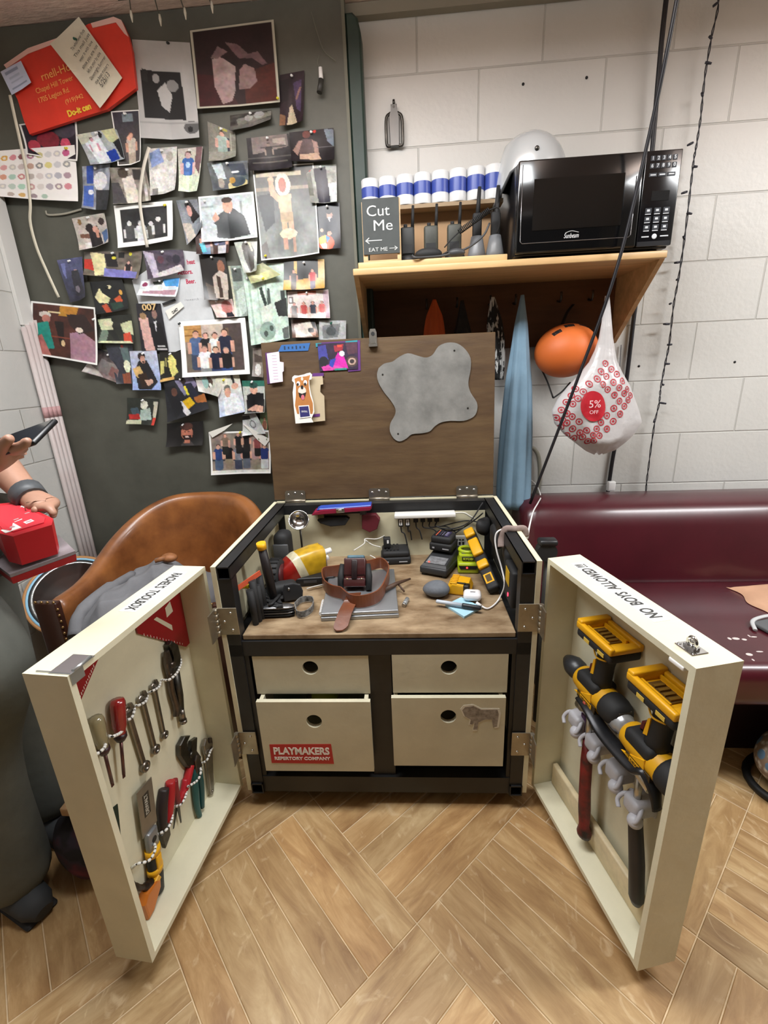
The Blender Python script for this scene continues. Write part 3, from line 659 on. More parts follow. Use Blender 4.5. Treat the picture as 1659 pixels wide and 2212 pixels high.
photo('dark stage scene in violet and brown', Z2_(885, 640, 1095, 600, 1095, 1060, 900, 1105), 1, 'b 2a1d24;n .4 7;p .4 .65 .5 .6 .75 1 .3 1 b7a990;p .55 .2 .9 .15 .9 .8 .7 .7 4a3b58;p 0 .75 .25 .8 .25 1 0 1 7a5a44;p 0 .1 .4 .1 .35 .5 .05 .55 191318;p .8 .3 .9 .3 .7 .55 .65 .5 8a6a60', 0)
photo('black and white street crowd', Z2_(460, 985, 815, 935, 825, 1050, 480, 1145), 0, 'b 4b4844;n .5 9;p .15 .3 1 .1 1 .5 .2 .8 7b7972;e .45 .35 .1 .2 a5a59f;e .7 .25 .12 .25 9da09c;p 0 .7 1 .6 1 1 0 1 6a6864', 0)
photo('person in pale green overalls indoors', Z2_(268, 1035, 505, 1130, 532, 1360, 305, 1400), 1, 'b 7d7c72;n .15 5;r .78 .1 .86 .75 a5a497;r .62 .3 .75 .75 2e3342;m .5 .14 .78 9db0a8 8fa49b caa090 5a4a3a;r 0 .75 1 1 8c8c82;r .4 .02 .7 .1 a39f4a', 0)
photo('workshop with men and a curved yellow hose', Z2_(265, 1390, 610, 1370, 638, 1590, 340, 1650), 2, 'b 5a6064;n .4 8;p .1 .05 .35 .0 .4 .6 .2 .65 b9c6cc;p .5 .1 .9 .1 .95 .6 .6 .5 2e3a4a;e .7 .9 .28 .25 c9bd8a;e .72 .8 .2 .2 44505a;e .55 .7 .08 .12 b08a3a;e .25 .75 .08 .2 9a938a;e .66 .4 .1 .05 d8dde0', 0)
photo('dim workshop with a standing man and pale wall', Z2_(600, 1180, 960, 1140, 1010, 1450, 640, 1480), 0, 'b 28262a;n .5 10;p .12 .0 .95 0 .95 .35 .12 .5 7a6f6b;r .3 .3 .9 .34 4a4542;m .5 .2 .6 242226 1d1c20 8a7a70 19171a;p .6 .1 .9 .1 .9 .3 .6 .2 a59a92;r 0 .6 1 .63 4c4a48;r .1 .75 .9 .78 5a5752', 0)
photo('person in furry hat raising one hand in workshop', Q(545, 360, 677, 352, 694, 552, 569, 566), 1, 'g 4b4c4a 737772;n .4 9;r .02 .06 .8 .1 b5aa94;r 0 .22 1 .25 8d8272;r .1 .0 .6 .03 c9c3b4;p 0 .3 .3 .28 .28 .6 .1 .7 2a2c2e;e .47 .2 .13 .13 d8cfbd;e .46 .2 .065 .08 a8675a;p .36 .32 .6 .3 .58 .6 .4 .62 cfa486;p .22 .12 .3 .1 .32 .25 .4 .32 .36 .38 .24 .3 cfa486;e .28 .14 .04 .04 d8ae92;r .39 .5 .6 .6 a48c6c;r .4 .6 .49 .74 c89a7e;r .51 .6 .6 .74 c89a7e;e .5 .74 .15 .06 d3c6a4;r .4 .78 .47 .92 b08a72;r .56 .78 .62 .95 b08a72;p 0 .85 .1 .8 .15 1 0 1 4a4038', .02, .008, (0, 0, .03, .02), (.08, .95, 'y'), cells=1.6)
photo('person crouching with both arms spread in the dark', Z2_(965, 1130, 1345, 1090, 1362, 1385, 1000, 1400), 2, 'b 1f1c20;n .4 7;p .78 0 1 .05 1 .6 .85 .4 6a7480;p .15 .35 .3 .25 .5 .28 .6 .5 .5 .75 .2 .8 5a4848;e .38 .12 .09 .12 6b4038;p .05 .6 .2 .3 .28 .3 .15 .8 9a7a72;p .5 .3 .62 .4 .65 .8 .55 .8 9a7a72;p .2 .75 .6 .72 .7 .95 .2 .92 b59a86;e .57 .05 .03 .05 b52a22;r .6 .55 1 .57 5a5a5c', 0)
photo('tall dark coat hanging beside white papers', Z2_(1100, 1410, 1368, 1400, 1384, 1740, 1160, 1750), 1, 'b 9a9d96;n .4 8;p .25 .1 .65 .05 .75 1 .3 1 262836;p .7 .5 1 .45 1 1 .75 1 c9cdd0;e .1 .1 .06 .06 c02a22;r .0 .2 .15 .8 6d7068', 0)
photo('man in dark jacket holding a striped beach ball', Z4_(1185, 160, 1395, 150, 1415, 550, 1200, 555), 2, 'b 23242c;n .35 6;e .58 .25 .12 .1 b58f82;e .56 .15 .15 .08 15151a;p .35 .35 .8 .3 1 .75 .6 .8 .3 .6 1b1d2a;p .5 .3 .62 .3 .58 .4 c9c9cc;e .42 .86 .32 .17 d8542a;p .12 .75 .4 .68 .42 .85 .16 .9 c9b84a;p .4 .68 .58 .75 .44 .86 3f86b8;p .2 .9 .42 .86 .45 1 .3 1 e8e4da;e .25 .58 .06 .04 c9a08c;e .55 .65 .09 .05 c9a08c', 0)
# ---- middle rows
photo('two women hugging in a pale kitchen', Z3_(612, 285, 890, 235, 960, 500, 715, 570), 2, 'b b4aca4;n .2 7;e .2 .15 .06 .1 7a5f38;p .4 .4 .7 .35 .8 1 .4 1 1f1b1e;e .45 .38 .12 .14 241a1a;e .62 .45 .09 .1 c99a86;p .6 .5 .72 .5 .7 .75 .62 .72 c08a78;e .85 .25 .09 .12 3a2c2c;p .8 .6 1 .5 1 .85 .85 1 4a628a;p .1 .5 .4 .55 .4 .7 .1 .62 6b4a3c;r .2 .8 .4 1 d9d6d2', 0)
photo('four people in black and white, white border', Z3_(970, 175, 1470, 130, 1500, 480, 1040, 550), 3, 'b 2e2f30;n .3 6;m .18 .34 .9 4a4b4d 3a3a3c cfcfcd 222;m .42 .38 .9 d6d8da cfd0d2 c4c4c2 777;m .64 .42 .9 55524e 3a3a3c cfcfcd 151515;m .8 .3 .95 38393b 2a2a2c cfcfcd 151515', .09, .008, pin=(.88, .1, 'y'))
photo('dark coated people and a penguin-like figure', Z4_(0, 130, 180, 120, 250, 360, 120, 525), 1, 'b 7b8188;n .4 6;p .35 .1 .6 .0 .95 .6 .5 .65 1c1a1c;e .5 .3 .12 .15 c99a90;p 0 .5 .4 .6 .5 1 .1 1 b5aca2', 0)
photo('smiling man in a dark jacket on pale grey', Z4_(190, 100, 660, 55, 715, 460, 245, 500), 2, 'b b7c0c4;n .16 6;r 0 .2 .25 .24 98a2a6;r .75 .15 .8 .9 8f999c;p .26 .95 .3 .45 .48 .32 .62 .3 .82 .5 .9 .95 .5 1 23272a;p .46 .3 .6 .28 .56 .42 .5 .4 dcd9d4;e .52 .24 .1 .16 cf9c88;e .51 .1 .1 .07 3a2c26;p .2 .5 .28 .35 .34 .5 .28 .65 c99a86;p .22 .6 .42 .5 .44 .6 .3 .7 2a2e30', .03, .01, pin=(.12, .1, 'w'), cells=1.5)
photo('two people in mauve and grey tops before brown doors', Z4_(150, 365, 455, 330, 470, 590, 200, 600), 3, 'b 4a3430;n .35 6;r .0 0 .3 1 3a2826;m .3 .12 1 8a7088 5a7a9a c99a86 1f1618;m .78 .08 1 4a5068 c0bfc4 b98f80 191518;e .6 .5 .08 .2 8f96b8;p .1 .6 .25 .55 .3 .9 .18 .95 4fb0c0', 0)
photo('person in a blue glossy wrap folded at one side', Z3_(485, 640, 700, 610, 765, 960, 640, 1010), 2, 'g 4b4f70 2d2c38;n .35 8;e .68 .38 .1 .1 b58f8c;p .5 .3 .8 .3 .95 .9 .4 .9 2c2b33;p .1 .1 .3 .1 .2 .5 .1 .3 6a70a0;e .6 .75 .12 .08 77707a', 0, .014)
photo('strip of party pictures in red, yellow and violet', Z3_(715, 570, 1215, 560, 1205, 808, 745, 775), 1, 'b 6a6258;n .5 9;p .0 .3 .2 .3 .22 .8 .0 .7 b8352a;p .1 0 .35 .1 .4 .9 .2 1 d8cfa0;p .35 .1 .55 .1 .6 .6 .4 .6 1d1b1e;m .78 .35 .7 241f22 3a3a8a c9a090 19171a;p .35 .65 .95 .75 .95 1 .35 1 7a78b8;e .8 .1 .03 .06 d8d040;e .52 .25 .04 .06 d8d040;r .6 .05 .7 .25 222', 0)
photo('crowd in dark coats on a lilac print', Z3_(1215, 560, 1560, 550, 1600, 740, 1290, 815), 3, 'b 4c4450;n .45 9;p 0 0 .25 .1 .3 1 .15 1 b0a8b8;e .4 .35 .08 .14 5a3a44;e .62 .35 .08 .14 3a3440;e .8 .4 .1 .2 2c2b36;p .2 .85 .9 .65 1 1 .3 1 bdb8b8', 0)
photo('bright blue beach scene on a white sheet', Z3_(1205, 820, 1535, 790, 1525, 960, 1195, 945), 2, 'b d9dde0;n .12 6;p .55 0 1 0 1 .45 .65 .4 4a94cf;p .3 .1 .6 .05 .55 .3 .35 .3 3a4038;e .12 .25 .07 .15 8a3a5a;p .1 .7 .95 .6 .95 .9 .1 .85 b08a94;r .6 .5 .95 .55 a9c6dc', 0)
photo('pale hand and orange shapes on near black', Z3_(765, 830, 1040, 800, 1130, 1060, 850, 1110), 1, 'b 17191a;n .4 7;p .05 .45 .25 .2 .3 .35 .5 .55 .4 .7 .15 .65 d6d2a2;p .6 .6 .8 .5 .85 .7 .7 .85 c4522c;e .85 .42 .05 .09 d8a04a;p .2 .75 .35 .7 .45 1 .3 1 a8482c;p .45 .7 .8 .7 .85 .9 .5 .95 203a30;e .55 .2 .06 .06 cfc9a0', 0, pin=(.5, .2, 'k'))
photo('person dressed in pale green and red on stage', Z3_(830, 1125, 1115, 1100, 1175, 1355, 865, 1350), 1, 'b 22241e;n .4 7;p 0 .1 .4 .1 .42 .5 .1 .55 c6c9a4;e .3 .25 .14 .12 d8d4b0;p .1 .5 .3 .5 .2 1 0 1 6a7a6a;p .25 .5 .45 .5 .6 .95 .5 1 191b18;p .65 .3 1 .2 1 .7 .7 .6 bfc49c;p .7 .65 .9 .6 .95 .95 .7 .95 c2452c;p .1 .9 .9 .92 1 1 0 1 c9cba8', 0, pin=None)
photo('man in dinner jacket and woman, gold number above', Z3_(1160, 1010, 1370, 1010, 1445, 1415, 1215, 1415), 2, 'b 26242a;n .25 5;p .05 .3 .4 .3 .5 1 .15 1 cfa49c;e .25 .32 .12 .09 d8b2a4;e .22 .26 .13 .07 9a7a58;p .45 .4 .9 .4 1 1 .5 1 141316;e .68 .22 .1 .1 8a6a60;p .62 .38 .72 .36 .66 .6 d9d9dc;r .62 .88 .9 .91 b9b9ba;r .6 .95 .95 .98 b9b9ba', 0, .003, (0, 0, .004, .004), pin=None)
photo('large print of a man in teal at an indoor fair', Q(67, 650, 206, 664, 219, 789, 72, 764), 4, 'b 4a261e;n .5 8;p .45 0 .75 0 .7 .2 .42 .2 b07a2a;r .25 .12 .45 .15 d9c49a;e .2 .2 .1 .06 cfc6c0;e .22 .28 .07 .08 b5786a;p .05 .4 .25 .32 .35 .85 .15 .9 1f8a7e;p 0 .7 .15 .6 .3 1 0 1 b06a64;p .6 .5 .8 .45 1 .6 1 1 .6 1 a07a88;p .55 .15 .85 .12 1 .4 .75 .5 .6 .35 2c1c1a;e .75 .42 .06 .05 e0ccc0;p .35 .3 .5 .3 .5 .75 .44 .8 1d1210;e .48 .72 .03 .06 d8b48a;r .3 .6 .6 .63 7a3a2a', .03, .006, (0, 0, .02, .02), pin=(.97, .2, 'w'), cells=1.6)
photo('black and white audience rows, curled to a point', Z5_(115, 120, 310, 200, 300, 400, 20, 310), 0, 'g 141214 8d7a78;n .5 12;p .35 .3 1 .35 .7 .85 .3 .75 7a7270;p 0 .6 .4 .8 .6 1 0 1 b9b0ae;p .75 .45 1 .5 .9 .9 .7 .8 7a5450', 0, .012)
photo('tumbling figure on blue, tilted behind the musician', Z5_(180, 100, 400, 90, 430, 410, 300, 410), 1, 'b 33343e;n .3 6;p .5 .05 .8 .05 .9 .5 .6 .5 5a6a6a;e .7 .55 .16 .16 d9dcc0;p .4 .75 .8 .7 .9 1 .4 1 8a4a34;r .55 0 .65 .06 b8352a', 0, pin=None)
photo('bearded man hugging a bass guitar', Z5_(375, 145, 595, 140, 660, 460, 430, 460), 3, 'g b9bccb 8aa0d0;n .1 5;p .1 .5 .3 .25 .6 .25 .9 .8 .6 1 .2 1 18171c;e .42 .14 .14 .1 2a1c18;e .45 .22 .09 .1 c99580;p .4 .26 .52 .26 .46 .34 2a1c18;p .05 .45 .3 .38 .4 .55 .2 .7 .1 .6 c9a86a;p .2 .6 .5 .55 .6 .9 .3 .95 2c1c14;p .42 .75 .7 .72 .72 .82 .5 .9 d2a490', 0, .005)
photo('pale yellow figure on black', Z5_(620, 155, 795, 150, 830, 360, 650, 400), 2, 'b 16150f;n .3 5;p .35 .3 .55 .15 .75 .3 .7 .55 .8 .75 .5 .9 .4 .6 d6cf7a;e .52 .22 .13 .12 d6cf7a;p 0 .3 .2 .3 .15 .7 0 .75 b9b36a;r .22 .2 .3 .5 8a8450;p 0 .9 .6 .88 .6 1 0 1 c9a05a', 0)
photo('seven people in t-shirts before stacked timber', Z4_(20, 1165, 590, 1130, 650, 1610, 80, 1640), 4, 'b 8a7c70;n .2 6;r 0 0 .3 .35 b58a52;r 0 .08 .3 .1 8a6030;r 0 .2 .3 .22 8a6030;r .3 0 .68 .3 b9ab9c;p .68 0 1 0 1 1 .75 1 4a3f3c;r .72 .1 .78 .6 6a5848;p 0 .5 .2 .6 .3 1 0 1 6a5f54;m .2 .12 .8 4a5f86 3a4258 c99a86 3a2a22;m .37 .17 .7 1f1e20 3a4258 c99a86 3a2a22;m .53 .18 .7 dcdcda 5a5f68 c99a86 3a2a22;m .7 .12 .8 23283a 3a4a78 c99a86 3a2a22;m .33 .44 .75 e2e2e0 8a8a88 c99a86 6a5a50;m .52 .47 .75 1e2338 2f3d68 c99a86 3a2a22;m .7 .5 .7 17171a 2f4a80 c99a86 8a7a70', .07, .006, pin=(.02, .03, 'k'), cells=1.5)
photo('folded white paper with two cartoon birds', Z5_(870, 245, 1170, 320, 1120, 515, 960, 470), 3, 'b b9b7ae;n .15 5;r 0 .1 .25 .35 222;e .5 .55 .14 .2 4a3a32;e .36 .6 .12 .22 86a8a4;e .55 .65 .06 .08 e4e2da', 0, .006, word='printed', name='paper_sheet', cat='paper', pin=None)
photo('stage worker in yellow straps at a table', Z5_(650, 370, 930, 330, 1045, 610, 710, 720), 5, 'b 1f2026;n .4 7;p .3 .05 .8 .0 .9 .3 .5 .5 7a7590;p .5 .2 .75 .2 .85 .6 .6 .6 1d2030;e .55 .12 .07 .09 2a1c18;p .52 .25 .58 .25 .62 .5 .56 .5 d6c83a;p .4 .62 .62 .55 .7 .75 .5 .85 d0a81a;p .7 .6 1 .55 1 .8 .75 .75 9a5a2a;p .25 .6 .4 .6 .55 .95 .45 1 c9c9cc;p 0 .2 .3 .2 .4 .8 .2 1 15161b;e .25 .35 .08 .1 5a3a30', 0, .005)
photo('man in a pale shirt on red cloth', Z5_(355, 525, 615, 535, 600, 745, 375, 735), 1, 'b 22251f;n .3 6;e .55 .25 .12 .16 d2d0c0;p .45 .45 .75 .35 .85 .8 .4 .85 9fb0a8;p .1 .4 .35 .35 .45 .6 .2 .7 3a4a54;p .05 .62 .4 .6 .45 .8 .1 .82 a82420;p .85 .1 1 .1 1 1 .9 1 b9b0a0;r .9 .7 1 1 c0392b;p 0 .85 .5 .82 .5 1 0 1 bcc0a0', 0)
photo('bearded man in a cap lit against black', Z5_(680, 735, 975, 715, 990, 905, 695, 920), 2, 'b 120f10;n .3 5;p .38 .98 .46 .8 .62 .75 .78 1 3a3434;e .55 .45 .16 .32 b5705a;e .55 .18 .17 .16 4a2c26;p .42 .55 .68 .55 .64 .78 .48 .78 241312;e .55 .62 .06 .03 d8c0b4;e .5 .4 .03 .03 222;e .6 .4 .03 .03 222;p .48 .76 .62 .76 .64 .9 .46 .9 b5705a', 0, .004, pin=(.45, .08, 'w'))
photo('smiling man in a cap and white t-shirt', Z5_(1075, 370, 1265, 320, 1335, 635, 1130, 680), 5, 'g d9d3bc b9c6e0;n .08 5;p .2 1 .2 .55 .45 .45 .8 .5 .95 .95 dfe3e6;e .42 .32 .14 .1 6a6a60;e .42 .42 .12 .12 c99a86;p .62 .0 .72 0 .8 .3 .7 .3 2a2a2a;e .75 .3 .14 .08 cfa08c', 0, .005, pin=(.35, .08, 'y'))
photo('young man in a black t-shirt and green cap', Z5_(1290, 385, 1475, 385, 1490, 640, 1330, 650), 4, 'b b9bcb4;n .15 6;r 0 0 1 .18 2f6a5a;p .1 1 .15 .45 .45 .35 .95 .4 1 1 131316;e .5 .28 .17 .14 d2a08a;e .5 .14 .19 .1 2c4a44;p .1 .9 .55 .75 .9 .8 .9 1 cda08a', 0, .004, pin=(.45, .03, 'w'))
photo('worn paper with a small circular mark by the lid', Z5_(1295, 665, 1400, 650, 1500, 810, 1310, 830), 3, 'b aeb0ae;n .25 6;r 0 .05 .5 .25 222;e .55 .5 .16 .2 555;e .55 .5 .12 .15 aeb0ae', 0, .004, word='scrap of', name='paper_sheet', cat='paper', pin=None)
photo('child in brown seated beside a dog', Z5_(1440, 640, 1500, 640, 1510, 860, 1440, 860), 1, 'b 5a6a4a;n .3 5;m .6 .2 .7 7a5040 6a7a8a b5806a 4a2c22', 0, pin=None)
photo('large team portrait of many people on benches', Z5_(1020, 805, 1520, 790, 1540, 1130, 1060, 1145), 5, 'b 8a7c72;n .25 8;r 0 .62 1 .7 3a3838;r 0 .93 1 1 d8d6d2;m .12 .28 .62 2a3a6a 4a5a72 c99a86 3a2a22;m .3 .26 .62 18181b 8a7a6a c99a86 3a2a22;m .46 .3 .6 7a7f8a 3a4050 c99a86 3a2a22;m .6 .26 .62 1b1c1e 5a5f6a c99a86 4a3a32;m .76 .28 .62 a58a86 8a8070 c99a86 3a2a22;m .92 .3 .6 26356a c9c9c8 c99a86 3a2a22;m .48 .0 .5 1d1c1e 222 c99a86 2a2a2a;m .62 -.02 .5 1d1c1e 222 c99a86 2a2a2a;m .25 .02 .5 7a6858 222 c99a86 4a3a32;m .8 .08 .5 8a4a4a 222 c99a86 4a2a22', .025, .006, (0, 0, .02, .02), (.52, .02, 'y'), cells=1.3)
# folded flaps of the team portrait
mb = MB(); q = [onY(180+x/3.77, 720+y/3.77, PB-.026) for x, y in ((1300, 735), (1520, 865), (1480, 920), (1420, 870))]; q2 = [onY(180+x/3.77, 720+y/3.77, PB-.026) for x, y in ((1020, 805), (1215, 735), (1150, 790), (1050, 850))]
mb.raw([*q, *[p+V((0, .002, 0)) for p in q]], [(0, 1, 2, 3), (4, 5, 6, 7), (0, 1, 5, 4), (1, 2, 6, 5), (2, 3, 7, 6), (3, 0, 4, 7)])
soloW('paper_flap', mb, PAPER, 'right folded-down white corner of the team portrait', 'paper', q[0])
mb = MB(); mb.raw([*q2, *[p+V((0, .002, 0)) for p in q2]], [(0, 1, 2, 3), (4, 5, 6, 7), (0, 1, 5, 4), (1, 2, 6, 5), (2, 3, 7, 6), (3, 0, 4, 7)])
soloW('paper_flap', mb, PAPER, 'left folded-down white corner of the team portrait', 'paper', q2[0])
# ---- right middle
photo('dark portrait of a man in a white jacket', Z4_(195, 595, 415, 580, 480, 985, 265, 985), 3, 'b 17120f;n .35 6;e .78 .28 .14 .14 8a5a40;p .4 .5 .7 .35 1 .45 .95 1 .4 .95 b5a89c;p .55 .45 .7 .5 .75 .95 .6 .95 3a2c24;p .1 .6 .4 .7 .45 1 .2 1 4a3c30', 0)
photo('bald man in profile on a pink cutting', Z4_(275, 985, 480, 970, 525, 1130, 370, 1135), 2, 'b d2b8b0;n .1 4;e .68 .45 .25 .38 b5706a;p .55 .75 .85 .7 1 1 .5 1 23222a;e .48 .6 .08 .1 b5706a', 0, pin=(.35, .04, 'w'))
photo('sitting grey cat seen from behind', Z4_(495, 490, 695, 450, 705, 740, 600, 760), 4, 'b a9ada4;n .12 5;p .3 .3 .45 .05 .65 .1 .85 .35 .8 .9 .45 1 .3 .6 4c4843;e .42 .2 .14 .16 45403b;p .55 .05 .68 .1 .8 .4 .7 .35 c9c0a0', 0, .008)
photo('line drawing print in pale green and black', Z4_(560, 680, 920, 660, 985, 1310, 660, 1370), 1, 'b c2d6c8;n .2 9;r .1 .1 .14 1 a5bcae;r .3 .1 .33 .9 b0c6b8;r .5 .1 .53 .9 a5bcae;r .85 .35 .95 .5 3a4440;p .35 .3 .42 .28 .5 .5 .45 .55 .38 .4 333f3a;p .55 .3 .6 .32 .6 .5 .5 .55 4a5650;p .68 .5 1 .45 1 .7 .75 .68 2b2d2c;p .3 .55 .65 .5 .6 .72 .38 .75 cfd9cc;e .45 .85 .2 .12 8fa89a;e .4 .88 .05 .04 4a5650;e .55 .82 .05 .04 4a5650;p .82 .85 1 .83 1 1 .85 1 5a605c', 0, .006, pin=(.1, .16, 'w'), cells=1.5, bcol='eee')
photo('greenish print half hidden behind the line drawing', Z4_(445, 690, 560, 685, 630, 1120, 525, 1130), 0, 'b 8d9a90;n .3 6;r .2 .05 .9 .3 4a504c;p .3 .5 .9 .4 1 .9 .3 1 b5c4ba;r 0 0 .12 1 b9b9a0', 0)
photo('yellowish folded sheet above the line drawing', Z4_(590, 740, 740, 660, 910, 775, 660, 850), 3, 'b a9ab80;n .25 5;p .1 .5 .9 .5 .5 1 c9c98a', 0, .006, word='pale', name='paper_sheet', cat='paper', pin=(.45, .85, 'y'))
photo('two people sitting on a wooden stage', Z4_(920, 655, 1265, 630, 1280, 890, 930, 905), 2, 'b 1a1614;n .2 5;r .25 0 .33 .8 c9a05a;r .85 0 1 .95 c9a468;p 0 .65 .95 .6 1 1 0 1 cf9f52;m .24 .3 .65 4a4240 5a5048 c08a74 2a1c18;m .7 .3 .65 a8282c 6a6470 c08a74 2a1c18', 0)
photo('four people on a bench in red and grey tops', Z4_(950, 910, 1300, 890, 1325, 1140, 970, 1135), 2, 'b c2b6b0;n .1 5;r .25 .02 .7 .14 a8583a;r .02 .2 .14 .45 4a3a34;r .05 .24 .1 .4 ccc;p .85 .1 1 0 1 1 .9 1 a58a94;m .15 .42 .7 4a4038 6a6058 b58070 3a2a22;m .38 .4 .7 a8322c d2ccc8 b58070 3a2a22;m .6 .38 .7 1d2230 c9c2bc b58070 2a1c18;m .82 .38 .65 b03a34 d8d2cc b58070 2a1c18', 0, .006, pin=(.48, .06, 'w'))
photo('sheet with white board and a man in profile', Z4_(980, 1150, 1180, 1140, 1230, 1300, 1005, 1305), 1, 'b 6a5044;n .2 5;p .1 .3 .8 .1 .9 .9 .15 1 c9c0b4;p .8 .0 1 0 1 .6 .85 .4 201a1a;e .82 .7 .12 .2 b98a78;e .75 .6 .12 .14 1a1414', 0, .004, pin=None)
photo('grey blurred close-up pinned with a green pin', Z4_(1222, 1155, 1452, 1155, 1452, 1320, 1222, 1320), 3, 'b b4b6b6;n .1 4;p .12 .25 .8 .15 .7 .85 .15 .95 7d7f80;e .45 .55 .18 .25 55585a', 0, .002, (0, 0, .004, .004), (.45, .12, 'g'))
photo('brown print half hidden by the lid corner', Z4_(655, 1390, 740, 1385, 760, 1640, 665, 1630), 1, 'b 7a7068;n .3 6;e .5 .75 .3 .2 c9c6c0;p .2 .2 .9 .3 .9 .5 .2 .5 4a403a', 0, pin=None)
# ---- printed dots sheet, shopping bag, notes, ribbons
def dots():
    s = 'b ece9e6'; cs = 'd9a64a d08890 8a5a5a a8708a c9c28a cfcfcf c9c6c8 c05a86 d8a0a0 c9c6c0 c9bcb8 c0a090 8a8a8a d9d08a c9c9cc 9a9a9a d09880 a8c8b8 c08080 b9b0aa d4ccc8 c4c4c8 b0b0b8 a8909a c9c6c4 b9c9bd a9cdb8 c09898 d8d2cc b0a8b0 a08c94 d08a94'.split()
    for r in range(4):
        for c in range(8):
            s += ';e %.3f %.3f .046 .058 %s' % (.1+c*.112, .17+r*.2-.02*c*.3, cs[r*8+c])
            if (r*8+c) % 3 == 0: s += ';e %.3f %.3f .022 .028 e4dfd2' % (.1+c*.112, .17+r*.2-.02*c*.3)
    for k in range(4): s += ';e %.3f .93 .04 .045 %s' % (.2+k*.13, ['b9a9a0', 'd0a868', '9a8a90', 'a9c0b0'][k])
    return s
photo('white sheet printed with rows of coloured discs', Q(-6, 326, 161, 313, 179, 440, -4, 428), 4, dots(), 0, .008, (0, 0, .02, .02), (.9, .05, 'y'), PRINTM, word='large', name='paper_sheet', cat='paper', cells=1.5)
def flat(px, y, mb, th=.0015):
    P = [onY(a, b, y) for a, b in px]; n = len(P); P2 = [p+V((0, th, 0)) for p in P]
    mb.raw(P+P2, [tuple(range(n)), tuple(range(n, 2*n))[::-1]]+[(i, i+n, (i+1) % n+n, (i+1) % n) for i in range(n)])
    return (sum(P, V((0, 0, 0)))/n)
def planetext(mb, s, size, px, y, ang, w=None, **k):      # lettering on the board plane, centred at pixel px, rotated by ang
    c = onY(px[0], px[1], y); addtext(mb, s, size, T(*c) @ RY(-ang) @ FACE, w=w, **k)
redbag = [(12, 142), (60, 108), (118, 96), (190, 52), (245, 38), (262, 44), (276, 75), (285, 110), (294, 190), (232, 236), (150, 262), (64, 290), (52, 262), (38, 215), (20, 180)]
mb = MB(); at = flat(redbag, PB-.024, mb, .012); mb.mi = 1
flat([(8, 140), (60, 104), (135, 78), (132, 88), (60, 116), (14, 148)], PB-.0262, mb); flat([(196, 50), (245, 36), (262, 43), (278, 80), (268, 72), (250, 48), (200, 60)], PB-.0262, mb)
mb.mi = 2; a = .2
planetext(mb, 'rnell-Hol', .030, (122, 155), PB-.0255, a, w=.112); planetext(mb, 'Chapel Hill Tower', .02, (117, 183), PB-.0255, a, w=.138); planetext(mb, '1705 Legion Rd.', .02, (116, 206), PB-.0255, a, w=.115); planetext(mb, '(919)942', .017, (160, 214), PB-.0255, a, w=.066)
mb.mi = 3; planetext(mb, 'Do-it cen', .024, (171, 238), PB-.0255, a, w=.086, bold=.001)
soloW('shopping_bag', mb, [pm('d43a2a', .35, var=(6, .14), bump=(9, .25)), pm('e3b9ae', .4), pm('f0b060', .5), pm('f0cc40', .5)], 'flattened red plastic shopping bag with orange lettering', 'bag', at)
photo('cream note with handwritten lines over the red bag', Q(170, 36, 264, 168, 221, 238, 114, 100), 9, 'b ded8c4;n .06 4', 0, .004, (0, 0, .01, .01), (.18, .4, 'g'), PRINTM, word='curled', name='paper_sheet', cat='paper')
mb = MB(); yb = PB-.0415
lines = ['To whomever finds', 'This mail just', 'wear it with love', 'since you are not', 'left to your by able', 'Downright Summer', 'the best makers']
for i, s in enumerate(lines):
    c0 = (152+i*8.6, 92+i*12.2); planetext(mb, s, .0125, (c0[0]+16, c0[1]-6), yb, .72, w=.082 if i % 2 else .07)
planetext(mb, '5/25/13', .02, (226, 172), yb, .72, w=.045)
soloW('handwriting', mb, pm('3c3a36', .7), 'dark handwritten lines on the cream note over the red bag', 'handwriting', onY(190, 140, yb))
photo('white card with faded blue print at the red bag corner', Q(1, 155, 45, 131, 70, 180, 28, 207), 9, 'b c4cce2;n .06 4;r .15 .12 .75 .24 8e98b4;r .2 .36 .7 .46 aab4cc;r .2 .55 .8 .62 aab4cc;r .15 .8 .85 .86 8e98b4', 0, .002, (0, 0, .004, .004), None, PRINTM, word='small', name='paper_card', cat='paper')
def ribbon(pts, w, y, label, m):
    P = bez([onY(a, b, y)+V((0, -d, 0)) for a, b, d in pts], 6); mb = MB(); vs = []; n = len(P)
    for i, p in enumerate(P):
        t = (P[min(i+1, n-1)]-P[max(i-1, 0)]).normalized(); s = V((t.z, 0, -t.x)).normalized()*w/2; vs += [p-s, p+s, p-s+V((0, .0012, 0)), p+s+V((0, .0012, 0))]
    fs = []
    for i in range(n-1):
        k = 4*i; fs += [(k, k+1, k+5, k+4), (k+2, k+6, k+7, k+3), (k, k+4, k+6, k+2), (k+1, k+3, k+7, k+5)]
    fs += [(0, 2, 3, 1), (4*n-4, 4*n-3, 4*n-1, 4*n-2)]
    mb.raw(vs, fs, sm=True); return soloW('paper_ribbon', mb, m, label, 'ribbon', P[0])
RIB = pm('d6d0bc', .6)
ribbon([(21, 205, 0), (32, 255, 0), (46, 310, .004), (60, 375, .005), (67, 440, .004), (66, 480, .002), (80, 535, .002), (105, 592, .004), (130, 643, .008)], .0105, PB-.03, 'long cream paper ribbon hanging at the left below the red bag', RIB)
ribbon([(322, 318, 0), (312, 360, .004), (304, 425, .006), (308, 475, .004), (320, 535, .006)], .011, PB-.028, 'pale ribbon hanging over the black and white four-person photograph', pm('cfc9bb', .5))
ribbon([(98, 455, 0), (104, 464, 0), (140, 462, .002), (176, 452, .001)], .006, PB-.006, 'short dull ribbon loop below the sheet of coloured discs', pm('9a9688', .6))
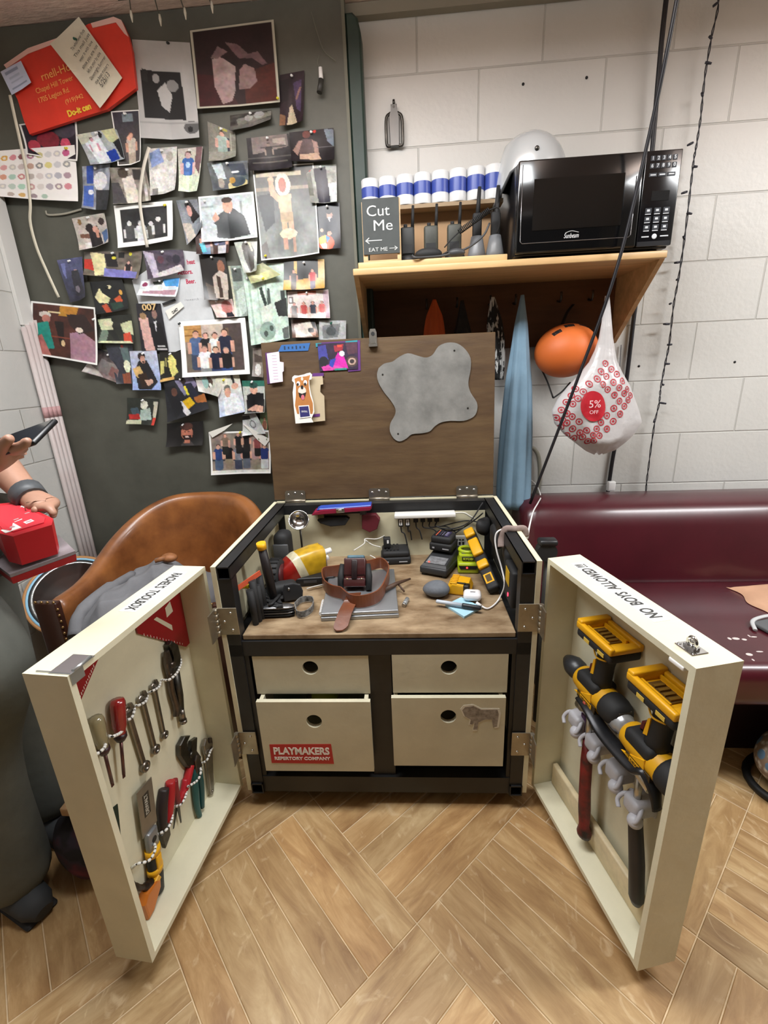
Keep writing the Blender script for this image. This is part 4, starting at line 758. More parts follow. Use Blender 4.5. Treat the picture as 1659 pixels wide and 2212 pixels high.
# white plastic bag with red lettering
mb = MB(); wbag = [(285, 605), (300, 595), (380, 540), (432, 545), (450, 640), (478, 742), (400, 752), (365, 765), (345, 690), (312, 700)]
at = flat(wbag, PB-.0045, mb); mb.mi = 1
for s, x, y in (('heat', 412, 566), ('Actors.', 400, 588), ('Beer.', 412, 608)): planetext(mb, s, .021, (x, y), PB-.0048, .02, bold=.0006, w={'heat': .03, 'Actors.': .058, 'Beer.': .036}[s])
mb.mi = 2; planetext(mb, 'research', .011, (414, 647), PB-.0048, .02, sp=1.4)
soloW('plastic_bag', mb, [pm('c9ccce', .4, var=(9, .12), bump=(8, .5)), pm('b83250', .5), pm('8d8f94', .6)], 'flattened white plastic bag with crimson lettering among the photographs', 'bag', at)
mb = MB(); at = flat([(357, 672), (390, 652), (397, 662), (365, 690)], PB-.012, mb); mb.mi = 1; planetext(mb, 'CLANCY', .013, (378, 672), PB-.0123, .5, w=.028, bold=.0006); flat([(350, 655), (378, 645), (380, 650), (352, 660)], PB-.0122, mb)
soloW('ticket', mb, [PAPER, pm('1f1f20', .6)], 'small white ticket stub with black lettering on the plastic bag', 'ticket', at)
mb = MB(); planetext(mb, '007', .03, (322, 664), PB-.016, .0, w=.056, bold=.0008); soloW('number', mb, pm('d2b27c', .4), 'gold number lettering over the dinner jacket poster', 'lettering', onY(322, 664, PB-.016))
# little bulb hanging by the board edge
t = thing('string_light', 'loose white light socket dangling by the board edge', 'light', onY(690, 160, PB-.02))
P = [onY(a, b, PB-.012) for a, b in ((672, 25), (685, 70), (700, 110), (725, 132))]; mb = MB(); mb.tube(bez(P, 5), .0012, 6); P = [onY(a, b, PB-.015) for a, b in ((690, 118), (686, 135), (690, 148))]; mb.tube(bez(P, 4), .0012, 6); part('wire', mb, pm('6d6c60', .5), t, world=True)
mb = MB(); mb.cyl(onY(692, 146, PB-.02), onY(694, 175, PB-.02), .006, .007, 10); part('socket', mb, WHITE, t, world=True)
mb = MB(); mb.cyl(onY(694, 172, PB-.02), onY(690, 200, PB-.026), .0085, .009, 12); part('cap', mb, pm('33322e', .5), t, world=True)
# ================================================================ hand tools on the left door
z4 = lambda x, y: (20+x/3.072, 1200+y/3.072)
z5 = lambda x, y: (20+x/3.072, 1640+y/3.072)
z6 = lambda x, y: (1120+x/3.078, 1180+y/3.078)
z7 = lambda x, y: (1120+x/3.078, 1600+y/3.078)
def TF(M, tail, head, y):          # frame at the tail, z towards the head, y out of the door
    a = V((tail[0], y, tail[1])); b = V((head[0], y, head[1])); z = (b-a); L = z.length; z.normalize(); yv = V((0, 1, 0)); x = yv.cross(z)
    F = Matrix.Identity(4)
    for i in range(3): F[i][0] = x[i]; F[i][1] = yv[i]; F[i][2] = z[i]; F[i][3] = a[i]
    return M @ F, L
WR = pm('8e877f', .3, .95, var=(18, .35)); WRD = pm('5f5650', .35, .9, var=(20, .4))
def wrench(tail, head, w, lab):
    F, L = TF(DLM, tail, head, .010); mb = MB(); h = w
    jaw = [(-.45*h, L-.9*h), (-.62*h, L-.45*h), (-.5*h, L+.0), (-.22*h, L+.12*h), (-.2*h, L-.35*h), (.16*h, L-.45*h), (.24*h, L+.0), (.5*h, L-.12*h), (.6*h, L-.5*h), (.4*h, L-.9*h), (.22*h, L-1.25*h), (-.22*h, L-1.25*h)]
    mb.prism(jaw, 0, .007, bev=.0012)
    mb.prism([(-.2*h, .3*h), (.2*h, .3*h), (.22*h, L-1.1*h), (-.22*h, L-1.1*h)], .0012, .0062, bev=.0012)
    mb.mi = 0; prof = [(.24*h, 0), (.24*h, .0085), (.3*h, .0095), (.45*h, .0085), (.47*h, .0045), (.45*h, 0), (.24*h, 0)]
    mb.lathe(prof, 20, T(0, 0, 0) @ RX(-PI/2))
    return solo('combination_wrench', mb, WR, lab, 'wrench', F, 'wrenches on the left door')
wrench((.247, .372), (.254, .538), .027, 'largest combination wrench, beside the red screwdriver on the left door')
wrench((.207, .380), (.209, .534), .024, 'middle combination wrench of the three on the left door')
wrench((.171, .387), (.167, .532), .021, 'smallest combination wrench, nearest the locking pliers on the left door')
def screwdriver(tip, top, hl, r, hm, cm, lab):
    F, L = TF(DLM, tip, top, .024); t = thing('screwdriver', lab, 'screwdriver', F, 'screwdrivers on the left door')
    mb = MB(); n = 24; vs = []; fs = []
    pr = [(.35, L-hl), (.8, L-hl+.006), (.72, L-hl+.018), (.95, L-hl+.03), (1, L-.02), (.98, L-.008), (.82, L-.001), (.0, L)]
    for q, z in pr:
        for j in range(n): a = 2*PI*j/n; rr = r*q*(1-.07*(j % 4 == 0)); vs.append((rr*math.cos(a), rr*math.sin(a), z))
    for i in range(len(pr)-1):
        for j in range(n): fs.append((i*n+j, i*n+(j+1) % n, (i+1)*n+(j+1) % n, (i+1)*n+j))
    mb.raw(vs, fs, sm=True); part('handle', mb, hm, t)
    mb = MB(); mb.lathe([(.0, L-hl-.004), (r*.55, L-hl-.004), (r*.85, L-hl+.004), (r*.8, L-hl+.012), (0, L-hl+.012)], 20); part('collar', mb, cm, t)
    mb = MB(); mb.cyl((0, 0, .008), (0, 0, L-hl), .0033, n=10); mb.b2((-.0033, -.0008, 0), (.0033, .0008, .01)); part('shaft', mb, pm('6a4a48', .3, .8, var=(25, .3)), t)
screwdriver((.314, .415), (.282, .582), .085, .0145, pm('8c1a1c', .2, coat=.6, var=(20, .2)), pm('2a1618', .4), 'red handled screwdriver beside the clear handled one on the left door')
screwdriver((.343, .425), (.338, .588), .080, .0135, pm('a59a76', .15, coat=.6, trans=.35), pm('3a2024', .4), 'clear amber handled screwdriver at the free edge of the left door')
# locking pliers
F, L = TF(DLM, (.104, .375), (.099, .592), .010); t = thing('locking_pliers', 'large steel locking pliers hung upright on the left door', 'pliers', F)
mb = MB(); mb.prism([(-.016, L*.62), (-.026, L*.75), (-.024, L*.9), (-.006, L), (.006, L*.985), (.003, L*.9), (-.002, L*.8), (.008, L*.72), (.014, L*.62)], 0, .016, bev=.003, seg=2); mb.tube([(-.004, .008, L*.65), (-.003, .008, L*.3), (.001, .008, .02)], [.012, .011, .008], 12, flat=.8); part('upper_jaw', mb, DSTEEL, t)
mb = MB(); mb.prism([(.008, L*.7), (.004, L*.8), (.008, L*.93), (.018, L*.93), (.026, L*.8), (.024, L*.66), (.012, L*.6)], .003, .014, bev=.002); mb.cyl((.008, .0, L*.74), (.008, .019, L*.74), .007); part('lower_jaw', mb, WRD, t)
mb = MB(); mb.tube(bez([(.016, .008, L*.66), (.02, .008, L*.45), (.016, .008, L*.22), (.022, .008, L*.12)]), .007, 10, flat=1.1); part('lever', mb, WRD, t)
mb = MB(); mb.cyl((.001, .008, -.004), (.001, .008, .028), .0075); mb.lathe([(0, -.012), (.009, -.012), (.009, -.004), (0, -.004)], 16, T(.001, .008, 0)); part('adjusting_screw', mb, WR, t)
# water-pump pliers, adjustable wrench, cutters, snips
P5 = lambda x, y: (onM(*z5(x, y), DLM, .014).x, onM(*z5(x, y), DLM, .014).z)
P4 = lambda x, y: (onM(*z4(x, y), DLM, .014).x, onM(*z4(x, y), DLM, .014).z)
def pliers_handles(t, curves, mats, r, nm='handle'):
    for c, m in zip(curves, mats):
        mb = MB(); P = bez([(a[0], .016, a[1]) for a in c], 6); k = len(P); mb.tube(P, [r*(.75+.35*math.sin(PI*min(1, .25+.75*i/k))) for i in range(k)], 10); part(nm, mb, m, t)
t = thing('slip_joint_pliers', 'dark curved-jaw pliers with red grips hung on the left door', 'pliers', DLM)
hp = [P4(1165, 1400), P4(1120, 1330), P4(1118, 1260), P4(1150, 1200), P4(1190, 1193), P4(1160, 1240), P4(1165, 1300), P4(1195, 1310), P4(1200, 1230), P4(1235, 1205), P4(1225, 1300), P4(1260, 1330), P4(1250, 1420), P4(1200, 1420)]
mb = MB(); mb.prism(hp, .008, .021, bev=.002); q = P4(1195, 1320); mb.cyl((q[0], .006, q[1]), (q[0], .024, q[1]), .008); part('jaws', mb, DSTEEL, t)
pliers_handles(t, [[P4(1200, 1390), P4(1185, 1450), P4(1165, 1530), P5(1150, 215), P5(1125, 290)]], [pm('a81820', .4)], .0095, 'grip')
t = thing('cutting_pliers', 'pliers with teal grips hung behind the red gripped pair', 'pliers', DLM)
pliers_handles(t, [[P4(1225, 1400), P4(1225, 1480), P5(1230, 200), P5(1240, 300), P5(1258, 375)], [P4(1250, 1400), P4(1262, 1490), P5(1270, 200), P5(1275, 320)]], [pm('15504f', .4), pm('124544', .4)], .0085, 'grip')
mb = MB(); a = P4(1235, 1400); mb.prism([(a[0]+.014, a[1]-.01), (a[0]-.014, a[1]-.01), (a[0]-.01, a[1]+.03), (a[0], a[1]+.04), (a[0]+.01, a[1]+.03)], .012, .026, bev=.002); part('jaws', mb, WRD, t)
tl, hd = P5(1335, 235), P4(1305, 1195)
F, L = TF(DLM, tl, hd, .012); t = thing('adjustable_wrench', 'steel adjustable wrench nearest the hinge side of the left door', 'wrench', F)
mb = MB(); mb.prism([(-.009, .012), (0, .0), (.009, .012), (.011, L*.72), (.02, L*.8), (.024, L*.92), (.012, L), (.006, L*.985), (.004, L*.87), (-.006, L*.86), (-.02, L*.82), (-.012, L*.72)], 0, .010, bev=.002); mb.cyl((0, -.001, .012), (0, .0115, .012), .004); part('body', mb, WR, t)
mb = MB(); mb.prism([(-.024, L*.8), (-.006, L*.86), (-.008, L*.93), (-.02, L*.9)], .001, .009, bev=.001); mb.cyl((-.012, .005, L*.77), (.004, .005, L*.77), .006, n=14); part('movable_jaw', mb, WRD, t)
t = thing('diagonal_cutters', 'red and black handled cutters hanging jaws down on the left door', 'pliers', DLM)
pliers_handles(t, [[P5(1022, 195), P5(1010, 290), P5(1010, 380), P5(1015, 470)]], [pm('241a1c', .5)], .0115, 'grip'); pliers_handles(t, [[P5(1065, 145), P5(1062, 240), P5(1055, 330), P5(1045, 440)]], [pm('a31a22', .4)], .011, 'grip')
a, b = P5(1010, 470), P5(1012, 595); mb = MB(); mb.prism([(a[0]+.014, a[1]), (a[0]-.018, a[1]+.004), (a[0]-.014, a[1]-.03), (b[0]-.002, b[1]), (a[0]+.010, a[1]-.03)], .012, .024, bev=.002); part('jaws', mb, DSTEEL, t)
t = thing('snips', 'small red handled snips with thin blades on the left door', 'snips', DLM)
pliers_handles(t, [[P5(1093, 135), P5(1098, 200), P5(1110, 260), P5(1122, 300)], [P5(1165, 130), P5(1150, 210), P5(1132, 270), P5(1118, 310)]], [pm('7c1a22', .4), pm('a8202a', .4)], .0075, 'grip')
for e, q in ((P5(1098, 460), -.002), (P5(1135, 420), .003)):
    s = P5(1120, 300); mb = MB(); mb.prism([(s[0]-.005+q, s[1]), (s[0]+.005+q, s[1]), (e[0]+.0015, e[1]), (e[0]-.0015, e[1])], .012+q, .014+q); part('blade', mb, DSTEEL, t)
# wide scraper with yellow and black handle
F, L = TF(DLM, (.304, .060), (.268, .343), .020); t = thing('scraper', 'broad steel blade scraper with black and yellow grip on the left door', 'scraper', F)
mb = MB(); mb.b2((-.024, -.001, L*.60), (.024, .001, L)); mb.mi = 1; mb.b2((-.009, .001, L*.74), (.011, .0013, L*.93)); mb.mi = 2; addtext(mb, 'DEWALT', .014, T(.001, .0016, L*.835) @ RY(PI/2) @ FACEP, w=.048, bold=.0004); part('blade', mb, [pm('8b857a', .35, .7, var=(20, .15)), pm('2a2620', .5), pm('a8a294', .5)], t)
mb = MB(); mb.b2((-.016, -.006, L*.42), (.016, .008, L*.60), bev=.004); mb.mi = 1; mb.cyl((0, .0075, L*.52), (0, .009, L*.52), .007); part('ferrule', mb, [pm('8a8d90', .35, .6), BLKM], t)
mb = MB(); mb.tube([(0, 0, 0), (0, 0, L*.03), (0, 0, L*.18), (0, 0, L*.36), (0, 0, L*.40)], [.008, .016, .019, .017, .018], 14, flat=.75); part('grip', mb, pm('1d1d1e', .6), t)
mb = MB(); mb.tube([(0, 0, L*.38), (0, 0, L*.44)], [.0188, .0188], 14, flat=.8); mb.b2((-.008, .008, L*.26), (.008, .0152, L*.38), bev=.002); mb.tube([(0, 0, L*.22), (0, 0, L*.27)], [.0195, .0195], 14, flat=.8); part('collar', mb, YEL, t)
# small pull saw half hidden by the free edge
t = thing('hand_saw', 'hand saw with dark blade and amber handle behind the free edge of the left door', 'saw', DLM)
mb = MB(); mb.prism([(.356, .378), (.338, .372), (.354, .284), (.362, .275)], .016, .018); part('blade', mb, pm('16302c', .4, .5), t)
mb = MB(); mb.tube(bez([(.365, .024, .20), (.352, .024, .155), (.335, .024, .13), (.318, .024, .118)], 5), [.004]*4+[.006]*6+[.009]*6, 8); part('arm', mb, pm('2e2420', .4, .5), t)
mb = MB(); mb.prism([(.345, .124), (.312, .120), (.302, .108), (.306, .09), (.338, .064), (.358, .063), (.36, .11)], .014, .036, bev=.005, seg=2); mb.mi = 1; mb.prism([(.318, .121), (.303, .124), (.298, .108), (.308, .106)], .015, .035, bev=.002); part('handle', mb, [pm('b8661c', .35, var=(8, .15)), YEL], t)
# red rafter squares
def square(poly, cut, lab, marks):
    mb = MB(); mb.prism(poly, .008, .0115); t = thing('rafter_square', lab, 'square', DLM, None)
    part('plate', mb, pm('8e1218', .4, var=(10, .12)), t)
    mb = MB(); a, b = marks
    mb.M = Matrix.Identity(4)
    for k in range(14):
        p = V(a).lerp(V(b), (k+.5)/14); mb.box((p.x, .0118, p.y), (.0018, .0004, .006 if k % 2 else .0035)); 
    part('scale_mark', mb, pm('d9c9c0', .5), t)
    for c in cut: mb = MB(); mb.prism(c, .0112, .0119); part('window', mb, pm('cfc9b0', .5, var=(5, .05)), t, 'cut-out window showing cream door')
    return t
square([(.013, .731), (.175, .731), (.176, .664), (.030, .532), (.014, .532)], [[P4(1040, 350), P4(1072, 305), P4(1092, 370), P4(1052, 412)], [P4(965, 425), P4(985, 408), P4(1085, 462), P4(1090, 498)]], 'red rafter square in the hinge-side top corner of the left door', ((.038, .545), (.165, .655)))
square([(.29, .731), (.405, .731), (.405, .60), (.362, .618), (.284, .682)], [], 'red rafter square in the free-edge top corner of the left door', ((.355, .632), (.30, .675)))
# beaded cords that hold the tools
def beads(par, name, M, pts, step=.0105):
    P = bez(pts, 10); d = [0]
    for a, b in zip(P, P[1:]): d.append(d[-1]+(b-a).length)
    mb = MB(); mb.tube(P[::3]+[P[-1]], .0016, 6); mb.mi = 1; s = step/2; k = 0
    while s < d[-1]:
        while k < len(d)-2 and d[k+1] < s: k += 1
        t = (s-d[k])/max(1e-9, d[k+1]-d[k]); p = P[k].lerp(P[k+1], t); dr = (P[k+1]-P[k]).normalized()
        R = dr.to_track_quat('Z', 'Y').to_matrix().to_4x4(); mb.lathe([(.0014, -.004), (.0030, -.0025), (.0033, 0), (.0030, .0025), (.0014, .004)], 8, T(*p) @ R); s += step
    mb.M = M.copy()
    for v in mb.bm.verts: v.co = M @ v.co
    return part(name, mb, [pm('1c1c1c', .6), pm('dcdad4', .35)], par, 'white beaded black cord', world=True)
def LP(f, x, y, yl): q = onM(*f(x, y), DLM, yl); return (q.x, q.y, q.z)
beads(dl, 'beaded_cord', DLM, [LP(z4, 540, 1290, .008), LP(z4, 548, 1318, .03), LP(z4, 590, 1312, .045), LP(z4, 636, 1265, .04), LP(z4, 628, 1215, .008), LP(z4, 640, 1196, .02), LP(z4, 690, 1200, .045), LP(z4, 748, 1165, .03), LP(z4, 745, 1110, .008), LP(z4, 770, 1094, .022), LP(z4, 810, 1080, .026), LP(z4, 830, 1030, .02), LP(z4, 832, 998, .008), LP(z4, 860, 994, .022), LP(z4, 908, 965, .022), LP(z4, 920, 914, .008), LP(z4, 950, 900, .022), LP(z4, 995, 870, .02), LP(z4, 1010, 828, .008), LP(z4, 1060, 825, .035), LP(z4, 1115, 775, .035), LP(z4, 1140, 710, .02), LP(z4, 1132, 672, .008)])
beads(dl, 'beaded_cord', DLM, [LP(z4, 1355, 1262, .008), LP(z4, 1335, 1300, .026), LP(z4, 1310, 1360, .03), LP(z4, 1262, 1388, .008), LP(z4, 1272, 1430, .035), LP(z4, 1250, 1490, .035), LP(z4, 1190, 1530, .03), LP(z5, 1180, 180, .01), LP(z5, 1172, 240, .03), LP(z5, 1140, 300, .032), LP(z5, 1085, 325, .01), LP(z5, 1080, 400, .032), LP(z5, 1040, 470, .035), LP(z5, 950, 520, .01), LP(z5, 970, 590, .04), LP(z5, 930, 670, .045), LP(z5, 850, 695, .03), LP(z5, 815, 722, .008)])
# ================================================================ right door: drills, clips, hammers
def drill(ox, oz, y, lab, s, big):
    F = DRMx @ T(ox, y, oz) @ Matrix.Diagonal((s, s, s, 1)); F = DRMx @ T(ox, y, oz); t = thing('cordless_drill', lab, 'drill', F, 'cordless drills on the right door')
    def P(nm, mb, m, lb=None): return part(nm, mb, m, t, lb)
    X = Matrix.Rotation(PI/2, 4, 'Y')       # local z -> +x (towards the chuck)
    mb = MB(); mb.lathe([(0, -.082), (.018, -.082), (.027, -.074), (.030, -.05), (.030, .02), (.027, .045), (.022, .05), (0, .05)], 20, X); mb.b2((-.05, -.022, -.033), (.03, .022, -.01), bev=.008); P('housing', mb, pm('d39c14', .42, var=(12, .05)), 'yellow motor housing')
    mb = MB(); mb.lathe([(0, -.096), (.02, -.096), (.029, -.086), (.0325, -.07), (.0325, -.055), (.0312, -.05), (0, -.05)], 20, X); mb.b2((-.036, -.029, .0), (.036, .029, .034), bev=.012, seg=3); P('rear_cover', mb, RUB, 'black rear cover')
    mb = MB()
    for k in range(4): mb.b2((-.092, -.014, -.018+k*.01), (-.0965, .014, -.013+k*.01))
    P('vent', mb, pm('3b352b', .5))
    mb = MB(); mb.lathe([(0, .05), (.021, .05), (.021, .062), (.024, .066), (.024, .085), (.018, .1), (.011, .112), (0, .112)], 20, X); P('chuck', mb, pm('a3a5a8', .3, .6) if big else pm('26272a', .4), 'silver chuck' if big else 'black chuck')
    mb = MB(); tz = [.02, .045, .08, .105, .125]; mb.tube([(-.016, 0, .018), (-.017, 0, .045), (-.022, 0, .08), (-.026, 0, .105), (-.026, 0, .122)], [.024, .0205, .019, .021, .03], 16, flat=.95); P('handle', mb, RUB)
    mb = MB(); mb.prism([(.008, .04), (.02, .035), (.017, .055), (.006, .062)], -.008, .008, bev=.002); P('trigger', mb, pm('5b1c1c', .4))
    for sy in (-1, 1):
        mb = MB(); mb.prism([(-.012, .05), (-.002, .046), (-.008, .085), (-.014, .09)], sy*.0175-.0015, sy*.0175+.0015); mb.tube(bez([(-.045, sy*.018, .105), (-.02, sy*.021, .098), (-.005, sy*.019, .11)]), .002, 6); mb.prism([(.03, -.02), (.0, -.005), (-.028, .012), (-.03, -.02)], sy*.0295-.002, sy*.0295+.002, bev=.001)
        P('side_accent', mb, YEL, 'yellow side accents')
    mb = MB(); mb.b2((-.078, -.036, .120), (.036, .036, .140), bev=.007, seg=3); P('foot', mb, RUB)
    mb = MB(); z0, z1 = .140, .156
    mb.b2((-.078, -.037, z0), (.037, -.026, z1), bev=.003); mb.b2((-.078, .026, z0), (.037, .037, z1), bev=.003); mb.b2((.02, -.036, z0), (.037, .036, z1+.006), bev=.003); mb.b2((-.078, -.036, z0), (-.058, .036, z1-.004), bev=.003); mb.b2((-.06, -.028, z0-.002), (.022, .028, z0+.003)); mb.b2((-.05, .018, z0+.003), (.02, .022, z0+.011)); mb.b2((-.05, -.022, z0+.003), (.02, -.018, z0+.011))
    P('battery_mount', mb, pm('dba011', .42, var=(15, .05)), 'yellow battery mount')
    mb = MB(); mb.b2((-.044, -.014, z0+.003), (.012, .014, z0+.0055)); mb.mi = 1
    for k in range(4): mb.b2((-.04+k*.012, -.011, z0+.0055), (-.034+k*.012, .011, z0+.009))
    P('contact_plate', mb, [pm('5b3f14', .5), pm('8b6a2a', .4, .5)], 'brown contact plate')
    mb = MB(); mb.b2((-.06, -.0345, .128), (-.045, -.038, .134)); mb.b2((-.06, .0365, .126), (-.04, .0375, .134)); mb.b2((-.012, .0365, .126), (.006, .0375, .134)); P('badge', mb, pm('cdae4a', .4))
    mb = MB(); mb.b2((-.045, .0295, -.026), (.018, .0315, -.008), bev=.0008, seg=1); mb.mi = 1; mb.box((-.014, .0318, -.017), (.04, .0005, .010)); mb.mi = 2; addtext(mb, 'DEWALT', .008, T(-.014, .0325, -.017) @ FACEP, w=.034); P('nameplate', mb, [pm('3a2a10', .4), YEL, BLKM], 'dark nameplate')
    return t
drill(.262, .497, .044, 'black and yellow drill hung handle up nearer the hinge of the right door', 1, False)
drill(.098, .487, .046, 'black and yellow drill with silver chuck near the free edge of right door', 1, True)
# grey tool clips
CLIP = pm('b2b1b6', .45)
for k, (cx_, cz_) in enumerate(((.307, .372), (.239, .366), (.165, .364), (.104, .345))):
    mb = MB(); mb.M = DRMx @ T(cx_, 0, cz_)
    mb.b2((-.014, .006, -.03), (.014, .012, .035), bev=.002); mb.b2((-.021, .012, -.018), (.021, .062, .020), bev=.009, seg=3)
    for s in (-1, 1): mb.tube(bez([(s*.014, .045, .012), (s*.024, .056, .006), (s*.026, .066, -.008), (s*.016, .07, -.018)]), .0045, 8)
    mb.ell((-.018, .06, -.016), (.0145, .0145, .0145)); mb.tube(bez([(.018, .03, .01), (.03, .035, .004), (.034, .04, -.012), (.024, .045, -.02)]), .0025, 6)
    for v in mb.bm.verts: v.co = v.co
    part('tool_clip', mb, CLIP, dr, 'pale grey spring clip', world=True)
# pry bar
PB_ = lambda f, x, y, yl: (lambda q: (q.x, yl, q.z))(onM(*f(x, y), DRMx, yl))
t = thing('pry_bar', 'dark flat pry bar lying across the grey clips of the right door', 'pry bar', DRMx)
P = bez([PB_(z6, 405, 1005, .074), PB_(z6, 470, 1085, .074), PB_(z6, 560, 1230, .074), PB_(z6, 680, 1370, .072), PB_(z6, 790, 1480, .070), PB_(z7, 850, 200, .068), PB_(z7, 905, 330, .066), PB_(z7, 920, 460, .064)], 6)
mb = MB(); n = len(P); mb.tube(P, [.011+.009*math.sin(PI*min(1, i/n*1.05)) for i in range(n)], 10, flat=.4); part('bar', mb, pm('2b2b2d', .35, .6, var=(10, .3)), t)
a = P[4]; mb = MB(); mb.ell((a.x, a.y+.004, a.z), (.006, .0025, .009)); part('mark', mb, pm('a8483c', .4), t, 'small red paint mark')
# hammers hanging from the clips
t = thing('hammer', 'hammer with mottled red and black grip hanging on the right door', 'hammer', DRMx)
mb = MB(); mb.tube([(.234, .05, .100), (.234, .05, .108), (.237, .05, .125), (.243, .05, .17), (.25, .05, .23), (.255, .05, .30), (.258, .05, .36)], [.018, .019, .0135, .0155, .0145, .0145, .012], 14, flat=.85); part('grip', mb, pm('8c1c1c', .5, var=(22, .5), col2='201616'), t, 'mottled red and black grip')
mb = MB(); mb.tube([(.258, .05, .35), (.262, .05, .43)], .0075, 10); part('shaft', mb, STEEL, t)
mb = MB(); mb.tube([(.215, .05, .425), (.235, .05, .432), (.275, .05, .432), (.285, .05, .43), (.30, .05, .43)], [.013, .012, .011, .014, .014], 12); mb.tube(bez([(.215, .05, .428), (.2, .05, .42), (.185, .05, .405)]), .007, 8, flat=.6); part('head', mb, STEEL, t)
t = thing('hammer', 'tool with black rubber grip hanging at the free edge of right door', 'hammer', DRMx)
mb = MB(); mb.tube([(.066, .045, .125), (.067, .045, .14), (.08, .045, .22), (.098, .045, .30), (.103, .045, .34)], [.010, .016, .0165, .015, .013], 14, flat=.85); part('grip', mb, pm('1c1a1c', .5, var=(12, .3)), t)
mb = MB(); mb.tube([(.103, .045, .33), (.108, .045, .42)], .0075, 10); part('shaft', mb, STEEL, t)
mb = MB(); mb.tube([(.075, .045, .418), (.11, .045, .424), (.145, .045, .42)], [.013, .012, .014], 12); part('head', mb, STEEL, t)
t = thing('screwdriver', 'purple handled screwdriver behind the uppermost grey clip of the right door', 'screwdriver', DRMx)
mb = MB(); mb.tube([(.292, .036, .345), (.294, .036, .40)], [.009, .010], 12); part('handle', mb, pm('4c2c5c', .4), t)
mb = MB(); mb.cyl((.292, .036, .345), (.288, .036, .25), .003, n=8); part('shaft', mb, STEEL, t)
mb = MB(); mb.M = DRMx; mb.b2((.045, .018, ZD0+.012), (.412, .033, .131), bev=.004)
soloW('batten', mb, pm('d4c4a0', .5, var=(5, .14), st=(1, 6, 6)), 'pale wooden batten standing along the bottom of the right door', 'batten', DRMx @ V((.2, .02, .062)))
# ================================================================ things on the lid
U4 = lambda x, y: (540+x/2.86, 680+y/2.86)
def LQ(pts, yl=-.001): return [(lambda q: (q.x, q.z))(onM(*U4(x, y), LM, yl)) for x, y in pts]
hide = [(795, 330), (830, 302), (880, 290), (920, 262), (975, 238), (1040, 255), (1090, 265), (1130, 245), (1165, 195), (1220, 173), (1280, 178), (1330, 215), (1362, 270), (1362, 340), (1348, 420), (1362, 480), (1400, 540), (1402, 590), (1380, 630), (1320, 655), (1240, 655), (1180, 665), (1140, 690), (1110, 720), (1060, 732), (1000, 738), (965, 765), (925, 782), (890, 765), (865, 720), (868, 670), (895, 620), (898, 580), (870, 530), (830, 480), (795, 420), (785, 370)]
q = bez([(*p, 0) for p in LQ(hide+hide[:1])], 3)
mb = MB(); mb.prism([(p.x, p.y) for p in q], -.0045, -.0015)
o = solo('hide_patch', mb, pm('767571', .75, var=(11, .3), bump=(60, .06)), 'grey suede patch cut in a hide shape on the brown lid', 'leather patch', LM)
for x, y in ((1262, 222), (820, 370), (1345, 577), (915, 735)):
    (a, b), = LQ([(x, y)]); mb = MB(); mb.cyl((a, -.0055, b), (a, -.004, b), .003, n=10); s = solo('tack', mb, DSTEEL, 'small dark tack in the %s of the grey hide patch' % {1262: 'top right lobe', 820: 'left lobe', 1345: 'lower right lobe', 915: 'bottom lobe'}[x], 'tack', LM, 'tacks in the hide patch')
mb = MB(); mb.prism(LQ([(195, 187), (372, 174), (360, 222), (174, 228)]), -.0022, -.0016); mb.mi = 1
for k in range(6): (a, b), = LQ([(215+k*24, 205-k)]); mb.box((a, -.0024, b), (.005, .0004, .007+.004*(k % 3 == 0)), RY(0))
solo('blue_tape', mb, [pm('2f62a0', .5), pm('14304f', .6)], 'strip of blue masking tape with faded marks near the lid top', 'tape', LM)
mb = MB(); mb.prism(LQ([(95, 235), (132, 232), (134, 424), (108, 428)]), -.0022, -.0015); solo('purple_tape', mb, pm('5a3068', .5), 'vertical purple tape strip at the left edge of the lid', 'tape', LM)
mb = MB(); mb.prism(LQ([(110, 242), (185, 230), (190, 292), (213, 296), (214, 350), (206, 356), (209, 414), (130, 425)]), -.0125, -.0118); mb.mi = 1
for k in range(9): (a, b), = LQ([(155+k*1.5, 255+k*18)]); mb.box((a, -.0127, b), (.016, .0003, .0012))
solo('paper_note', mb, [pm('e3d3de', .6), pm('b49ab0', .6)], 'pale pink tabbed paper with typed lines on the lid corner', 'paper', LM)
def lidprint(name, px, yl, ops, label, cat, cells=1.2):
    P = [V((a, yl, b)) for a, b in LQ(px)]; w_ = int((px[1][0]-px[0][0])/2.86/cells); h_ = int((px[3][1]-px[0][1])/2.86/cells)
    W = max(w_, 24); H = max(h_, 24); img = paint(W, H, ops, 0, 'fff', 77)
    fn = lambda u, v: LM @ (P[0]*(1-u)*(1-v)+P[1]*u*(1-v)+P[2]*u*v+P[3]*(1-u)*v)
    return printsheet(name, fn, W, H, img, PRINTM, label, cat, LM @ P[0])
mb = MB(); mb.prism(LQ([(440, 172), (680, 158), (684, 345), (606, 352), (606, 340), (668, 335), (664, 170), (442, 182)]), -.0024, -.0016); mb.mi = 1; mb.prism(LQ([(406, 176), (445, 174), (425, 195), (408, 200)]), -.0024, -.0016); mb.prism(LQ([(590, 164), (664, 157), (664, 170), (590, 176)]), -.003, -.0025)
solo('purple_tape', mb, [pm('5e2f74', .5), pm('2a8a98', .5)], 'purple and teal tape around the vivid stage postcard', 'tape', LM)
